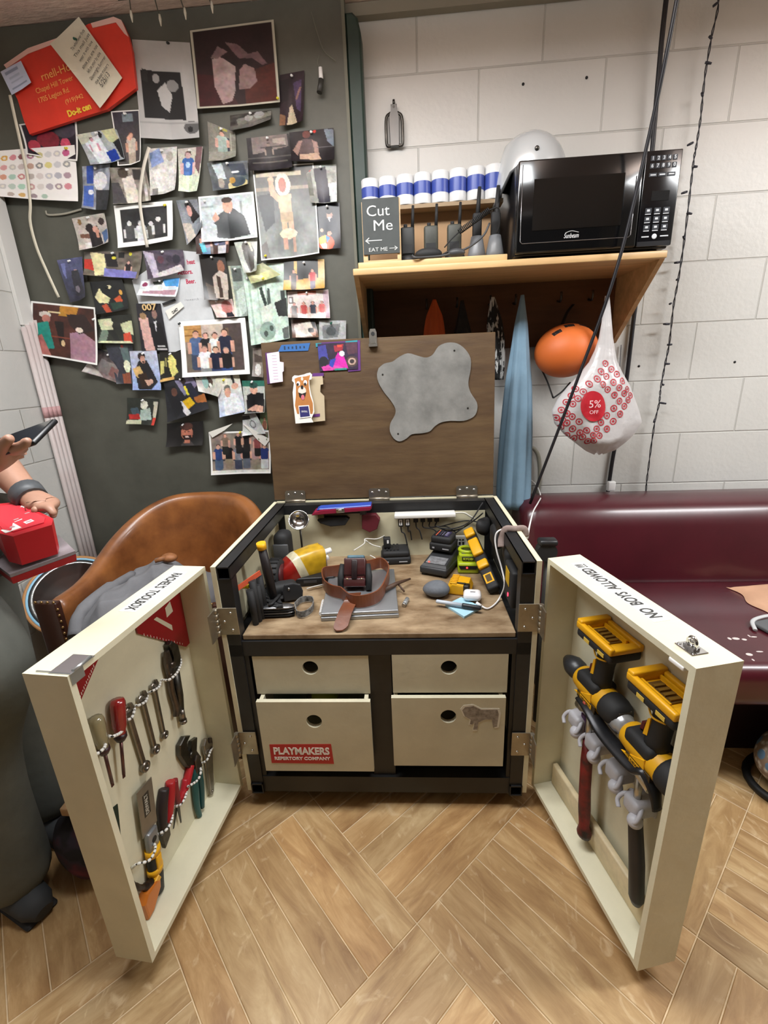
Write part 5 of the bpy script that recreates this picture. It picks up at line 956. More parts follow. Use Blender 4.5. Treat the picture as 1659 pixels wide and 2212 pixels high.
lidprint('postcard', [(418, 180), (664, 168), (668, 336), (432, 350)], -.0042, 'b 2a1a34;n .5 9;p 0 .1 .2 .05 .25 .6 0 .6 3a3a8a;p .3 .85 .5 .35 .65 .5 .75 .95 c01f9a;p .05 .85 .3 .75 .7 .95 .1 1 d040a0;e .12 .65 .12 .18 17151c;p .4 .1 .65 .05 .62 .3 .42 .32 8a2030;r .5 .08 .6 .16 d84a30;p .7 .0 1 0 1 .4 .75 .45 4a2a3a;e .85 .7 .15 .2 4a3a36;e .85 .7 .1 .13 b59a88;e .85 .7 .06 .08 33282a;e .6 .4 .07 .1 d2e0ec;p .3 .6 .45 .55 .35 .9 .25 .8 2a3aa0;r .4 .92 .7 1 2a8a7a', 'vivid postcard of a pink and violet stage scene on the lid', 'postcard')
card = thing('greeting_card', 'folded dog-shaped card with a blue sign standing off the brown lid', 'card', LM)
mb = MB(); mb.prism(LQ([(360, 385), (452, 380), (456, 430), (440, 434), (438, 478), (462, 502), (468, 654), (300, 672), (290, 400)]), -.012, -.011); part('back_leaf', mb, pm('b9a98c', .6, var=(9, .08)), card, 'tan back leaf')
dogo = [(262, 385), (275, 374), (300, 376), (335, 368), (350, 362), (372, 357), (384, 370), (380, 398), (366, 402), (368, 440), (378, 490), (392, 540), (398, 600), (380, 640), (392, 664), (282, 672), (270, 560), (264, 480), (272, 420), (260, 408)]
mb = MB(); mb.prism(LQ(dogo, -.026), -.027, -.026); part('front_leaf', mb, pm('e8e4dc', .6), card, 'white edged front leaf')
def blob(mb, c, rx, rz, y, n=18): a, b = LQ([c], -.027)[0]; mb.prism([(a+rx*math.cos(2*PI*k/n), b+rz*math.sin(2*PI*k/n)) for k in range(n)], y, y+.0004)
mb = MB(); K = -.0275
mb.prism(LQ([(275, 395), (300, 385), (345, 380), (372, 372), (362, 410), (364, 450), (372, 500), (388, 545), (390, 590), (386, 612), (292, 612), (278, 560), (284, 500), (284, 440)], -.027), K, K+.0004); mb.mi = 1
blob(mb, (322, 470), .0135, .014, K-.0004); blob(mb, (322, 395), .004, .006, K-.0004); mb.mi = 2; blob(mb, (299, 425), .006, .0075, K-.0006); blob(mb, (342, 418), .006, .0075, K-.0006); mb.mi = 3
blob(mb, (296, 430), .0035, .0045, K-.0009); blob(mb, (341, 428), .0035, .0045, K-.0009); blob(mb, (322, 448), .0045, .0065, K-.0008); mb.prism(LQ([(300, 480), (322, 488), (348, 478), (340, 510), (322, 520), (306, 508)], -.027), K-.0007, K-.0004); mb.mi = 4
blob(mb, (327, 510), .0058, .0085, K-.001); mb.mi = 5; mb.prism(LQ([(300, 562), (365, 558), (376, 632), (308, 640)], -.027), K-.0014, K-.0004); mb.mi = 6; mb.prism(LQ([(304, 568), (361, 564), (371, 626), (312, 633)], -.027), K-.0017, K-.0014); mb.mi = 2
(a, b), = LQ([(337, 598)], -.027); addtext(mb, 'GRATEFUL', .008, T(a, K-.0019, b) @ RY(.05) @ FACE, w=.0205)
part('dog_print', mb, [pm('b5763c', .6, var=(14, .2)), pm('dcd0c4', .6), pm('f0eeea', .5), pm('1d1a1a', .5), pm('c86a78', .5), pm('e8e6e2', .5), pm('2e2c66', .5)], card, 'tan dog holding a small blue sign')
mb = MB(); mb.prism(LQ([(390, 615), (432, 610), (432, 628), (390, 632)], -.013), -.0135, -.0128); part('tape_tab', mb, pm('5e2f74', .5), card, 'small purple tape tab')
mb = MB(); mb.prism(LQ([(385, 362), (455, 358), (456, 378), (388, 384)], -.004), -.005, -.0035); part('tape_tab', mb, pm('5e2f74', .5), card, 'purple tape strip at the top')
# ================================================================ on the worktop
ZW = .5585
E1 = lambda x, y: (460+x/3.95, 1040+y/3.95)
E2 = lambda x, y: (800+x/3.95, 1040+y/3.95)
def W1(x, y, z=ZW): return onZ(*E1(x, y), z)
def W2(x, y, z=ZW): return onZ(*E2(x, y), z)
def C1(x, y, yl): p = CM @ onM(*E1(x, y), CM, yl); return p
def C2(x, y, yl): p = CM @ onM(*E2(x, y), CM, yl); return p
def F3(o, xdir): return frame(V(o), (V(xdir)-V(o)), (0, 0, 1))
# aluminium form holder
a, b, c = W1(922, 1195), W1(1587, 1163), W1(1560, 770)
F = F3(a, b); wd = (b-a).length; dp = (c-b).length*.92
t = thing('form_holder', 'flat aluminium form holder lying under the leather belt', 'clipboard', F)
mb = MB(); mb.b2((0, 0, 0), (wd, dp, .011), bev=.002); part('bottom_tray', mb, pm('a9adb1', .38, .85, var=(6, .1)), t)
mb = MB(); mb.b2((.001, .002, .012), (wd-.001, dp, .022), bev=.002); part('cover', mb, pm('b2b6ba', .36, .8, var=(6, .1)), t)
mb = MB()
for k in range(12): mb.tube([(-.002+.004*math.cos(q), .02+k*.006, .012+.006*math.sin(q)) for q in np.linspace(0, 2*PI, 8)[:-1]], .0012, 5, closed=True)
part('spiral_edge', mb, WHITE, t, 'white coiled edge')
FH = F
# leather belt and pouch on top of it
BLT = pm('7a4428', .4, var=(9, .3), col2='5a2c1a', bump=(40, .06), coat=.2)
t = thing('tool_belt', 'coiled brown leather belt with maroon pouch on the form holder', 'belt', W1(1220, 900, ZW+.024))
zb = ZW+.0235
ringp = [W1(x, y, zb+.002) for x, y in ((1100, 1000), (1180, 1065), (1300, 1070), (1420, 1020), (1485, 900), (1500, 800), (1440, 740), (1340, 760), (1180, 790), (1040, 810), (945, 830), (950, 920), (1010, 975))]
def band(pts, h, th, mat, par, name, closed=False, tilt=0):
    P = bez(pts+([pts[0]] if closed else []), 5); vs = []; fs = []; n = len(P)
    for i, p in enumerate(P):
        tt = (P[min(i+1, n-1)]-P[max(i-1, 0)]).normalized(); s = tt.cross(V((0, 0, 1))).normalized()*th/2
        vs += [p-s, p+s, p+s+V((0, 0, h)), p-s+V((0, 0, h))]
    for i in range(n-1):
        k = i*4
        for j in range(4): fs.append((k+j, k+(j+1) % 4, k+4+(j+1) % 4, k+4+j))
    fs += [(0, 3, 2, 1), (4*n-4, 4*n-3, 4*n-2, 4*n-1)]
    mb = MB(); mb.raw(vs, fs, sm=False); return part(name, mb, mat, par, world=True)
band(ringp, .036, .0035, BLT, t, 'belt_strap', True)
P = bez([W1(1205, 960, zb+.03), W1(1175, 1030, zb+.012), W1(1135, 1110, zb+.004), W1(1110, 1180, ZW+.018), W1(1080, 1280, ZW+.004)], 6)
vs = []; fs = []
for i, p in enumerate(P):
    k = i/(len(P)-1); wv = .0185*(1 if k < .9 else (1-((k-.9)/.1)**2*.6)); s = V((1, .15, 0)).normalized()*wv; vs += [p-s, p+s, p+s+V((0, 0, .0035)), p-s+V((0, 0, .0035))]
for i in range(len(P)-1):
    k = i*4
    for j in range(4): fs.append((k+j, k+(j+1) % 4, k+4+(j+1) % 4, k+4+j))
n = len(P); fs += [(0, 3, 2, 1), (4*n-4, 4*n-3, 4*n-2, 4*n-1)]
mb = MB(); mb.raw(vs, fs); part('belt_end', mb, pm('6a3a22', .4, var=(16, .3), bump=(50, .06)), t, 'hanging strap end', world=True)
PF = frame(W1(1215, 900, zb+.004), (1, 0, 0), (0, .55, 1))
MAR = pm('4a1f1f', .32, var=(9, .3), coat=.35)
mb = MB(); mb.M = PF; mb.box((0, .0, .042), (.066, .035, .085), bev=.010, seg=3); part('pouch', mb, MAR, t, 'maroon leather pouch', world=True)
mb = MB(); mb.M = PF; mb.box((0, -.021, .012), (.062, .006, .024), bev=.002); mb.box((0, -.019, .058), (.062, .006, .05), bev=.003); part('pouch_flap', mb, pm('3b1a1a', .3, var=(9, .25), coat=.4), t, 'dark maroon pouch flap', world=True)
mb = MB(); mb.M = PF; mb.box((0, -.026, .05), (.016, .005, .055), bev=.002); part('pouch_strap', mb, pm('1d1012', .35, coat=.3), t, 'dark closing strap', world=True)
mb = MB(); mb.M = PF
for sx in (-.021, .021): mb.ell((sx, -.024, .022), (.003, .002, .003), n=10, k=6)
part('rivet', mb, pm('c9b28a', .3, 1), t, 'brass rivets', world=True)
for sx in (-1, 1):
    mb = MB(); mb.M = PF; mb.tube([(sx*.041, -.012, -.01), (sx*.041, -.012, .03), (sx*.038, -.008, .066)], [.0085, .010, .007], 12); part('side_sheath', mb, RUB, t, 'black side sheath', world=True)
mb = MB(); mb.M = PF; mb.box((.002, .0, .086), (.05, .028, .012), bev=.004); part('pouch_lining', mb, pm('4a6a78', .5, var=(30, .5)), t, 'blue printed wrapper showing at top', world=True)
# patterned pouch with small bottles
P0 = W1(560, 900); F = frame(P0, W1(900, 660)-P0, (0, 0, 1)); F = T(*P0) @ RZ(.62)
t = thing('printed_pouch', 'red and yellow printed pouch lying open at the back left of worktop', 'pouch', F)
vs = []; fs = []; n = 16
for i, (x, sy, sz, zo) in enumerate(((0, .030, .012, .014), (.012, .036, .034, .036), (.06, .038, .048, .05), (.115, .040, .052, .054), (.15, .042, .05, .056))):
    for j in range(n):
        an = 2*PI*j/n; cc, ss = math.cos(an), math.sin(an); r = 1/((abs(cc)**4+abs(ss)**4)**.25); vs.append((x, cc*r*sy, zo+ss*r*sz))
for i in range(4):
    for j in range(n): fs.append((i*n+j, i*n+(j+1) % n, (i+1)*n+(j+1) % n, (i+1)*n+j))
fs.append(tuple(range(n)))
def pouch_mat():
    m = bpy.data.materials.new('printed_pouch'); m.use_nodes = True; nt = m.node_tree; b = nt.nodes['Principled BSDF']; L = nt.links.new
    tc = nt.nodes.new('ShaderNodeTexCoord'); sp = nt.nodes.new('ShaderNodeSeparateXYZ'); L(tc.outputs['Object'], sp.inputs[0])
    ad = nt.nodes.new('ShaderNodeMath'); ad.operation = 'MULTIPLY_ADD'; L(sp.outputs[2], ad.inputs[0]); ad.inputs[1].default_value = .35; L(sp.outputs[0], ad.inputs[2])
    mp = nt.nodes.new('ShaderNodeMapRange'); mp.inputs[2].default_value = .17; L(ad.outputs[0], mp.inputs[0])
    r = nt.nodes.new('ShaderNodeValToRGB'); r.color_ramp.interpolation = 'CONSTANT'; e = r.color_ramp.elements
    e[0].position = 0; e[0].color = (*rgb('8e1c14'), 1); e[1].position = .42; e[1].color = (*rgb('d8cfae'), 1); k = e.new(.58); k.color = (*rgb('caa023'), 1)
    L(mp.outputs[0], r.inputs[0]); n = nt.nodes.new('ShaderNodeTexVoronoi'); n.inputs['Scale'].default_value = 45; L(tc.outputs['Object'], n.inputs[0])
    mx = nt.nodes.new('ShaderNodeMix'); mx.data_type = 'RGBA'; mx.blend_type = 'MULTIPLY'; mx.inputs[0].default_value = .4; L(r.outputs[0], mx.inputs[6]); L(n.outputs['Distance'], mx.inputs[7]); L(mx.outputs[2], b.inputs[0]); b.inputs['Roughness'].default_value = .3
    return m
mb = MB(); mb.raw(vs, fs, sm=True); part('cover', mb, pouch_mat(), t)
mb = MB(); mb.tube([(.149, .043*math.cos(q), .056+.051*math.sin(q)) for q in np.linspace(0, 2*PI, 25)[:-1]], .002, 6, closed=True); part('zip_edge', mb, pm('8d7a68', .5), t)
for i, (yy, zz_, lab) in enumerate(((-.012, .075, 'white bottle with round cap in the printed pouch'), (.014, .04, 'labelled white tube lower in the printed pouch'))):
    mb = MB(); R = T(.105, yy, zz_) @ RY(PI/2-.1); mb.lathe([(0, 0), (.014, 0), (.0145, .05), (.008, .058), (.008, .062)], 16, R); mb.mi = 1; mb.lathe([(.0085, .058), (.0085, .075), (0, .076)], 14, R); mb.mi = 2; mb.lathe([(.01472, .02), (.01472, .045)], 16, R)
    solo('small_bottle', mb, [pm('dfe2e4', .3), WHITE, pm('5a78a8', .5)], lab, 'bottle', F, 'bottles in the printed pouch')
mb = MB(); a = W1(840, 870); mb.M = T(*a) @ RZ(.12); mb.b2((-.075, -.02, 0), (.075, .06, .028), bev=.004); mb.mi = 1; mb.b2((-.02, -.0215, .012), (.02, -.02, .02))
soloW('charger_case', mb, [pm('151516', .5), pm('3a3a3c', .4)], 'low black case in front of the printed pouch', 'case', a)
# black holster, sling and multitool at the left front
a = W1(610, 1040); t = thing('holster', 'black nylon holster with rounded snap flap at the left front', 'holster', a)
mb = MB(); mb.M = T(*a) @ RZ(.35); mb.box((.0, .03, .028), (.085, .05, .05), bev=.016, seg=3); part('pocket', mb, RUB, t, world=True)
mb = MB(); mb.M = T(*a) @ RZ(.35); mb.prism([(.0, .006), (.052, .006), (.056, .03), (.05, .052), (.03, .06), (.006, .058), (-.004, .04)], -.004, .004, bev=.003, seg=2); part('flap', mb, pm('232325', .65), t, world=True)
mb = MB(); mb.M = T(*a) @ RZ(.35); mb.ell((.016, -.005, .045), (.004, .002, .004), n=10, k=6); part('snap', mb, CHROME, t, world=True)
a = W1(430, 1060); t = thing('strap_bundle', 'crumpled black strap bundle beside the holster', 'strap', a)
rr = random.Random(4)
for k in range(5):
    P = [W1(300+rr.uniform(0, 300), 1000+rr.uniform(-40, 90), ZW+.012+rr.uniform(0, .03)) for _ in range(5)]
    mb = MB(); mb.tube(bez(P, 5), .0065, 8, flat=.5); part('webbing', mb, RUB, t, world=True)
mb = MB(); mb.M = T(*W1(380, 1040)) @ RZ(.4); mb.box((0, 0, .018), (.07, .045, .034), bev=.012, seg=3); part('bag_body', mb, BLKM, t, world=True)
a, b = W1(370, 1155), W1(700, 1140); F = F3(a, b); L = (b-a).length
t = thing('multitool', 'folded black and steel multitool at the left front edge of worktop', 'multitool', F)
for k, m in enumerate((BLKM, pm('77787a', .3, .9), BLKM, pm('8d8e90', .3, .9))):
    mb = MB(); mb.tube([(0, .0, .006+k*.0075), (L*.15, 0, .006+k*.0075), (L*.85, 0, .006+k*.0075), (L, 0, .006+k*.0075)], [.009, .014, .014, .008], 12, flat=.32); part('scale_layer', mb, m, t)
P = [W1(x, y, ZW+.012) for x, y in ((700, 1060), (760, 1010), (850, 1010), (850, 1080), (790, 1130), (720, 1130))]
t = thing('striped_strap', 'looped black and white striped strap beside the multitool', 'strap', P[0])
band([p+V((0, 0, -.008)) for p in P], .018, .002, pm('8e8f8e', .5, var=(90, .9), col2='151515'), t, 'loop', True)
# tools along the left inner side
a = C1(430, 900, .10); t = thing('chisel', 'black handled tool with yellow cap standing at the left inside wall', 'chisel', V((a.x, a.y, ZW)))
p0, p1 = C1(470, 850, .13), C1(420, 575, .13); p0 = V((p1.x+.01, p1.y+.02, ZW)); mb = MB(); mb.tube([p0, p0.lerp(p1, .6), p1], [.010, .013, .011], 14); part('handle', mb, pm('1d1718', .5), t, world=True)
mb = MB(); d = (p1-p0).normalized(); mb.tube([p1, p1+d*.018], [.0125, .0125], 14); part('cap', mb, YEL, t, world=True)
c = C1(520, 660, .25); t = thing('tape_measure', 'round black and dark red tape reel behind the yellow capped tool', 'tape measure', V((c.x, c.y, ZW)))
mb = MB(); R = T(c.x, c.y, ZW+.052) @ RY(PI/2); mb.lathe([(0, -.018), (.046, -.018), (.05, -.012), (.05, .012), (.046, .018), (0, .018)], 28, R); part('body', mb, RUB, t, world=True)
mb = MB(); mb.lathe([(0, .018), (.034, .018), (.034, .021), (0, .022)], 24, R); part('face', mb, pm('4c1a1c', .45), t, world=True)
mb = MB()
for k in range(18): an = 2*PI*k/18; mb.box((.05*math.cos(an), .05*math.sin(an), 0), (.003, .006, .03), R @ Matrix.Identity(4))
part('tread', mb, BLKM, t, world=True)
c = C1(570, 480, .40); mb = MB(); mb.M = T(c.x+.01, c.y, ZW); mb.box((0, 0, .075), (.055, .07, .13), bev=.022, seg=3); mb.mi = 1; mb.box((0, -.034, .08), (.05, .008, .05), bev=.003)
soloW('work_light', mb, [RUB, pm('4a4b4d', .5)], 'black and grey lamp body in the back left corner of the cabinet', 'lamp', V((c.x, c.y, ZW)))
c = C1(300, 850, .07); mb = MB(); mb.M = T(c.x, c.y, c.z) @ RZ(.9) @ RY(-.25); mb.b2((-.04, -.001, -.007), (.04, .001, .007)); soloW('pencil_card', mb, pm('cf5a3a', .5), 'flat orange plastic strip clipped at the left inside wall', 'strip', c)
c = C1(285, 905, .07); mb = MB(); mb.M = T(*c)
for k in range(3): mb.b2((-.012+k*.010, 0, -.004), (-.004+k*.010, .012, .006), bev=.001)
soloW('bit_holder', mb, pm('d8b81c', .45), 'small yellow bit holder below the orange strip', 'bit holder', c)
t0 = C1(345, 830, .06); mb = MB(); P = [V((t0.x+.0, t0.y+k*.012, ZW)) for k in range(2)]
for k in range(4):
    mb2 = MB(); x = t0.x-.01+.004*k; y = t0.y+.015*k; mb2.cyl((x, y, ZW), (x-.004, y, ZW+.10+.02*(k % 2)), .008, .010, 10)
    soloW('driver', mb2, RUB, ['black tool handle nearest the front at the left inside wall', 'second black tool handle at the left inside wall', 'third black tool handle at the left inside wall', 'rear black tool handle at the left inside wall'][k], 'handle', V((x, y, ZW)), 'handles at the left inside wall')
# inspection mirror
c = C1(735, 335, .46); t = thing('inspection_mirror', 'round chrome mirror on a thin stem at the cabinet back', 'mirror', V((c.x, c.y, ZW)))
mb = MB(); R = T(*c) @ RX(.95) @ RY(.1); mb.lathe([(.0, -.022), (.018, -.016), (.03, -.004), (.0345, .006), (.0345, .010), (.032, .010), (.029, 0), (.017, -.012), (0, -.018)], 24, R); part('dish', mb, CHROME, t, world=True)
mb = MB(); mb.cyl((c.x, c.y+.004, ZW), (c.x, c.y+.004, c.z-.02), .0035); part('stem', mb, DSTEEL, t, world=True)
mb = MB(); mb.lathe([(0, 0), (.02, 0), (.02, .004), (0, .005)], 16, T(c.x, c.y+.004, ZW)); part('foot', mb, DSTEEL, t, world=True)
# red and blue case on the back rail
a, b = C1(842, 288, .47), C1(1355, 245, .47); F = F3(a, b); L = (b-a).length; F = F @ RX(.05)
t = thing('bit_case', 'thin red and blue bit case wedged under the back rail', 'case', F)
mb = MB(); mb.prism([(.0, 0), (L*.97, 0), (L, .006), (L, .015), (.04, .018), (.012, .012)], -.006, .036, bev=.003, seg=2); part('shell', mb, pm('8a1c3a', .35), t)
mb = MB(); mb.prism([(L*.55, .0155), (L*.97, .0145), (L*.999, .0145), (L*.999, .019), (.03, .0215), (.02, .017)], -.004, .034, bev=.002); part('lid', mb, pm('2b4aa8', .35), t, 'blue lid')
mb = MB(); mb.b2((L*.42, -.009, .002), (L*.56, -.004, .018), bev=.002); mb.b2((L*.46, -.011, .007), (L*.52, -.008, .014), bev=.001); part('latch', mb, STEEL, t)
mb = MB(); mb.M = F; mb.b2((L*.1, .0, -.0135), (L*.2, .034, -.0005)); mb.b2((L*.8, .0, -.0135), (L*.9, .034, -.0005)); part('bracket', mb, DSTEEL, t, 'dark support brackets', world=True)
c = C1(1030, 335, .49); mb = MB(); mb.M = T(*c); mb.prism([(-.055, .006), (-.04, .016), (.045, .016), (.056, .008), (.04, -.014), (-.01, -.018), (-.045, -.006)], -.012, .012, bev=.003, seg=2); soloW('eyeglass_case', mb, RUB, 'black soft pouch stuck on the cabinet back under the bit case', 'pouch', c)
c = C1(1345, 350, .49); mb = MB(); mb.M = T(*c); mb.prism([(-.028, .03), (.02, .03), (.033, .012), (.022, -.022), (-.004, -.034), (-.03, -.02)], -.008, .016, bev=.002); soloW('felt_pocket', mb, pm('5a101c', .7), 'dark red pocket stuck on the cabinet back', 'pocket', c)
# batteries, chargers
def battery(name, F, w, d, h, lab, lbl=None):
    t = thing(name, lab, 'battery', F)
    mb = MB(); mb.b2((-w/2, -d/2, 0), (w/2, d/2, h*.55), bev=.006, seg=2); mb.b2((-w/2+.004, -d/2+.004, h*.5), (w/2-.004, d/2-.004, h), bev=.008, seg=2); part('case', mb, RUB, t)
    mb = MB()
    for k in range(4): mb.b2((-w*.32+k*w*.12, -d*.3, h-.001), (-w*.25+k*w*.12, d*.35, h+.003))
    part('rib', mb, BLKM, t)
    mb = MB(); mb.b2((w*.1, -d/2-.001, h*.2), (w*.38, -d/2+.002, h*.27)); mb.b2((-w*.35, -d/2-.001, h*.2), (-w*.25, -d/2+.002, h*.3)); part('badge', mb, pm('a9a9ac', .4), t, 'pale badge')
    if lbl:
        mb = MB(); mb.b2((-w*.3, -d*.3, h), (w*.3, d*.35, h+.0016)); mb.mi = 1; mb.b2((-w*.3, -d*.3, h+.0016), (-w*.2, d*.35, h+.002)); mb.mi = 2
        for k in range(3): mb.b2((-w*.1, -d*.15+k*d*.15, h+.0016), (w*.22, -d*.1+k*d*.15, h+.002))
        part('label', mb, [pm('2a2640', .4), pm('c8583a', .5), pm('9a94b0', .5)], t, 'dark violet and orange label')
    return t
a = W2(200, 715); FB = T(a.x+.005, a.y+.045, ZW) @ RZ(.08); battery('battery_pack', FB, .10, .085, .045, 'black battery pack with raised post between the belt and the charger')
mb = MB(); q = FB @ V((-.02, 0, .046)); mb.M = FB @ T(-.028, .0, .0485); mb.b2((-.012, -.012, 0), (.012, .012, .036), bev=.003); mb.mi = 1; mb.b2((0, -.0125, .018), (.006, -.0118, .03))
soloW('adapter_plug', mb, [RUB, WHITE], 'black adapter post standing on the battery pack', 'adapter', FB @ V((-.028, 0, .0485)))
a = W1(1300, 640); battery('battery_pack', T(a.x-.005, a.y+.05, ZW) @ RZ(-.1), .08, .07, .042, 'black battery pack behind the leather pouch')
a = W2(560, 815); F = T(a.x-.01, a.y, ZW) @ RZ(-.42)
t = thing('battery_charger', 'black charger with grey status panel holding a battery', 'charger', F)
mb = MB(); mb.prism([(-.0, 0), (.0, 0), (.0, 0)], 0, 0) if 0 else None
mb.b2((-.046, 0, .006), (.046, .15, .03), bev=.006, seg=2); mb.raw([(-.044, .002, .026), (.044, .002, .026), (.044, .15, .026), (-.044, .15, .026), (-.038, .016, .036), (.038, .016, .036), (.036, .148, .056), (-.036, .148, .056)], [(0, 1, 5, 4), (1, 2, 6, 5), (2, 3, 7, 6), (3, 0, 4, 7), (4, 5, 6, 7)]); part('body', mb, pm('2b2c2e', .5), t)
mb = MB(); mb.raw([(-.032, .02, .0368), (.032, .02, .0368), (.031, .06, .0432), (-.031, .06, .0432), (-.032, .02, .0375), (.032, .02, .0375), (.031, .06, .0439), (-.031, .06, .0439)], [(4, 5, 6, 7), (0, 1, 5, 4), (1, 2, 6, 5), (2, 3, 7, 6), (3, 0, 4, 7)]); part('status_panel', mb, pm('77787a', .4, var=(80, .4)), t, 'grey printed status panel')
mb = MB()
for sx in (-.034, .034): mb.cyl((sx, .012, 0), (sx, .012, .008), .008); mb.cyl((sx, .14, 0), (sx, .14, .008), .008)
part('foot', mb, BLKM, t)
mb = MB(); mb.ell((-.022, .024, .0392), (.003, .003, .002)); part('led', mb, pm('ff4030', .4, emit=2), t, 'lit red lamp')
battery('battery_pack', F @ T(-.004, .108, .057) @ RX(.05), .078, .066, .05, 'black battery with violet label on the black charger', True)
a = W2(835, 790); F = T(a.x, a.y, ZW) @ RZ(-.06)
t = thing('battery_charger', 'lime green battery charger with black name panel', 'charger', F)
LIME = pm('a8b81e', .42)
mb = MB(); mb.b2((-.033, 0, 0), (.033, .075, .036), bev=.007, seg=3); mb.prism([(-.03, .03), (.03, .03), (.028, .058), (-.028, .058)], .016, .078, bev=.005, seg=2); part('body', mb, LIME, t)
mb = MB(); ring = [(.026*math.cos(q), .054+.024*math.sin(q)) for q in np.linspace(0, 2*PI, 21)[:-1]]; mb.tube([(x, y, .062) for x, y in ring], .006, 8, closed=True); part('socket_rim', mb, LIME, t)
mb = MB(); mb.ell((0, .054, .0585), (.021, .019, .002)); part('socket', mb, pm('3a4014', .6), t, 'dark socket')
mb = MB(); mb.b2((-.019, .0125, .039), (.019, .017, .053), bev=.001, seg=1); mb.mi = 1; addtext(mb, 'RYOBI', .0105, T(0, .0120, .046) @ FACE, w=.031, bold=.0004); part('name_panel', mb, [BLKM, pm('c8d23a', .5)], t, 'black name panel with lime letters')
mb = MB(); mb.prism([(-.03, .028), (.03, .028), (.024, .016), (-.024, .016)], -.0015, .003); part('lamp_panel', mb, BLKM, t)
mb = MB(); mb.ell((-.004, -.002, .022), (.003, .0015, .003)); part('led', mb, pm('ff3030', .4, emit=3), t, 'lit red lamp')
mb = MB(); mb.b2((-.02, .026, .0585), (.02, .034, .0605)); part('grey_label', mb, pm('77796a', .5), t, 'grey label')
c = C2(730, 525, .47); mb = MB(); mb.M = T(c.x, c.y, c.z); mb.b2((-.033, -.001, -.022), (.033, .002, .026)); mb.mi = 1; mb.b2((-.022, -.0018, -.012), (-.008, -.0008, .002)); 
for k in range(3): mb.b2((-.003+k*.012, -.0018, -.006), (.004+k*.012, -.0008, .004)); mb.b2((.0+k*.01, -.0018, .010), (.007+k*.01, -.0008, .014))
soloW('carton', mb, [WHITE, pm('2b2b2c', .6)], 'white printed card behind the lime charger', 'card', c)
# power strip and plugs
a, b = C2(207, 300, .49), C2(722, 285, .49); F = F3(a, b); L = (b-a).length
t = thing('power_strip', 'white power strip mounted on the cabinet back', 'power strip', F)
mb = MB(); mb.b2((0, -.03, 0), (L, .012, .014), bev=.003); part('body', mb, pm('dcdad4', .45), t)
mb = MB(); mb.tube(bez([(L, 0, .007), (L+.03, 0, .006), (L+.05, .0, -.006), (L+.07, .004, -.02)]), .003, 8); part('cord', mb, pm('c9c6ba', .5), t)
for k in range(6):
    x = L*(.10+.115*k+(.02 if k > 1 else 0)); lab = ['leftmost black plug with white tag on the power strip', 'second black plug with white tag on the power strip', 'third plug from the left on the power strip', 'fourth plug from the left on the power strip', 'fifth plug from the left on the power strip', 'rightmost plug on the power strip'][k]
    pt = thing('power_plug', lab, 'plug', F @ T(x, -.012, -.001), 'plugs on the power strip'); hh = .03 if k < 2 else .016
    mb = MB(); mb.b2((-.008, -.008, -hh), (.008, .008, -.0005), bev=.002); part('body', mb, RUB, pt)
    if k < 2: mb = MB(); mb.b2((-.005, -.0088, -.024), (.005, -.0078, -.004)); mb.mi = 1; mb.b2((-.0012, -.0092, -.022), (.0012, -.0087, -.007)); part('tag', mb, [WHITE, BLKM], pt, 'white tag')
    Fi = (F @ T(x, -.012, -.001))
    ends = [(.02, .0, -.10), (.012, .01, -.085), (.02, .0, -.08), (.06, .0, -.075), (.09, .002, -.06), (.16, .005, -.03)][k]
    mb = MB(); mb.tube(bez([(0, 0, -hh), (.002, 0, -hh-.02), tuple(.6*q for q in ends), ends]), .0022, 6); part('cord', mb, RUB, pt)
# black cables in the back right corner
for k, (pts, lab) in enumerate((([(600, 400, .46), (720, 400, .45), (850, 340, .44), (960, 180, .46)], 'black cable arching to the back right corner post'), ([(560, 380, .47), (660, 420, .46), (780, 400, .45), (900, 320, .43), (960, 270, .40)], 'lower black cable running to the right inside wall'), ([(705, 520, .46), (720, 450, .45), (800, 390, .44)], 'short black cable behind the lime charger'))):
    mb = MB(); P = [C2(x, y, yl) for x, y, yl in pts]; mb.tube(bez(P, 6), .0024, 6); soloW('cable', mb, RUB, lab, 'cable', P[0])
# twisted white wires
for k, (pts, lab) in enumerate((([(1180, 460, .06), (1260, 420, .08), (1350, 365, .09), (1410, 415, .07)], 'pale wire arching over the batteries'), ([(1200, 590, .05), (1290, 530, .06), (1300, 490, .07), (1400, 490, .07), (1480, 450, .07), (1470, 425, .07)], 'twisted white wire with blue connector over the batteries'), ([(1300, 500, .06), (1360, 540, .05), (1430, 560, .05)], 'short white wire end beside the adapter post'), ([(1340, 630, .03), (1390, 660, .02), (1435, 710, .01)], 'white wire dropping beside the belt'), ([(1050, 580, .02), (1080, 540, .03), (1130, 500, .04)], 'thin grey wire behind the printed pouch'), ([(800, 915, .004), (870, 895, .006), (940, 880, .004)], 'short white wire lying left of the leather belt'))):
    mb = MB(); P = [W1(x, y, ZW+.004+z) for x, y, z in pts]; mb.tube(bez(P, 6), .0018, 6); mb.mi = 1
    if k == 1: mb.tube([P[-1]+V((-.012, 0, -.002)), P[-1]+V((0, 0, 0))], .0042, 8)
    soloW('wire', mb, [pm('d0cec8', .5), pm('2f62c0', .4)], lab, 'wire', P[0], 'loose wires in the cabinet')
mb = MB(); a = W1(1110, 620); vs = []; rr = random.Random(9)
mb.sheet(lambda u, v: (a.x+(u-.5)*.05, a.y+(v-.5)*.05+.02, ZW+.02+.02*math.sin(6*u+2)*math.sin(5*v)), 10, 10); soloW('plastic_wrap', mb, pm('d8dadb', .2, trans=.5), 'crumpled clear plastic wrap behind the leather pouch', 'wrap', a)
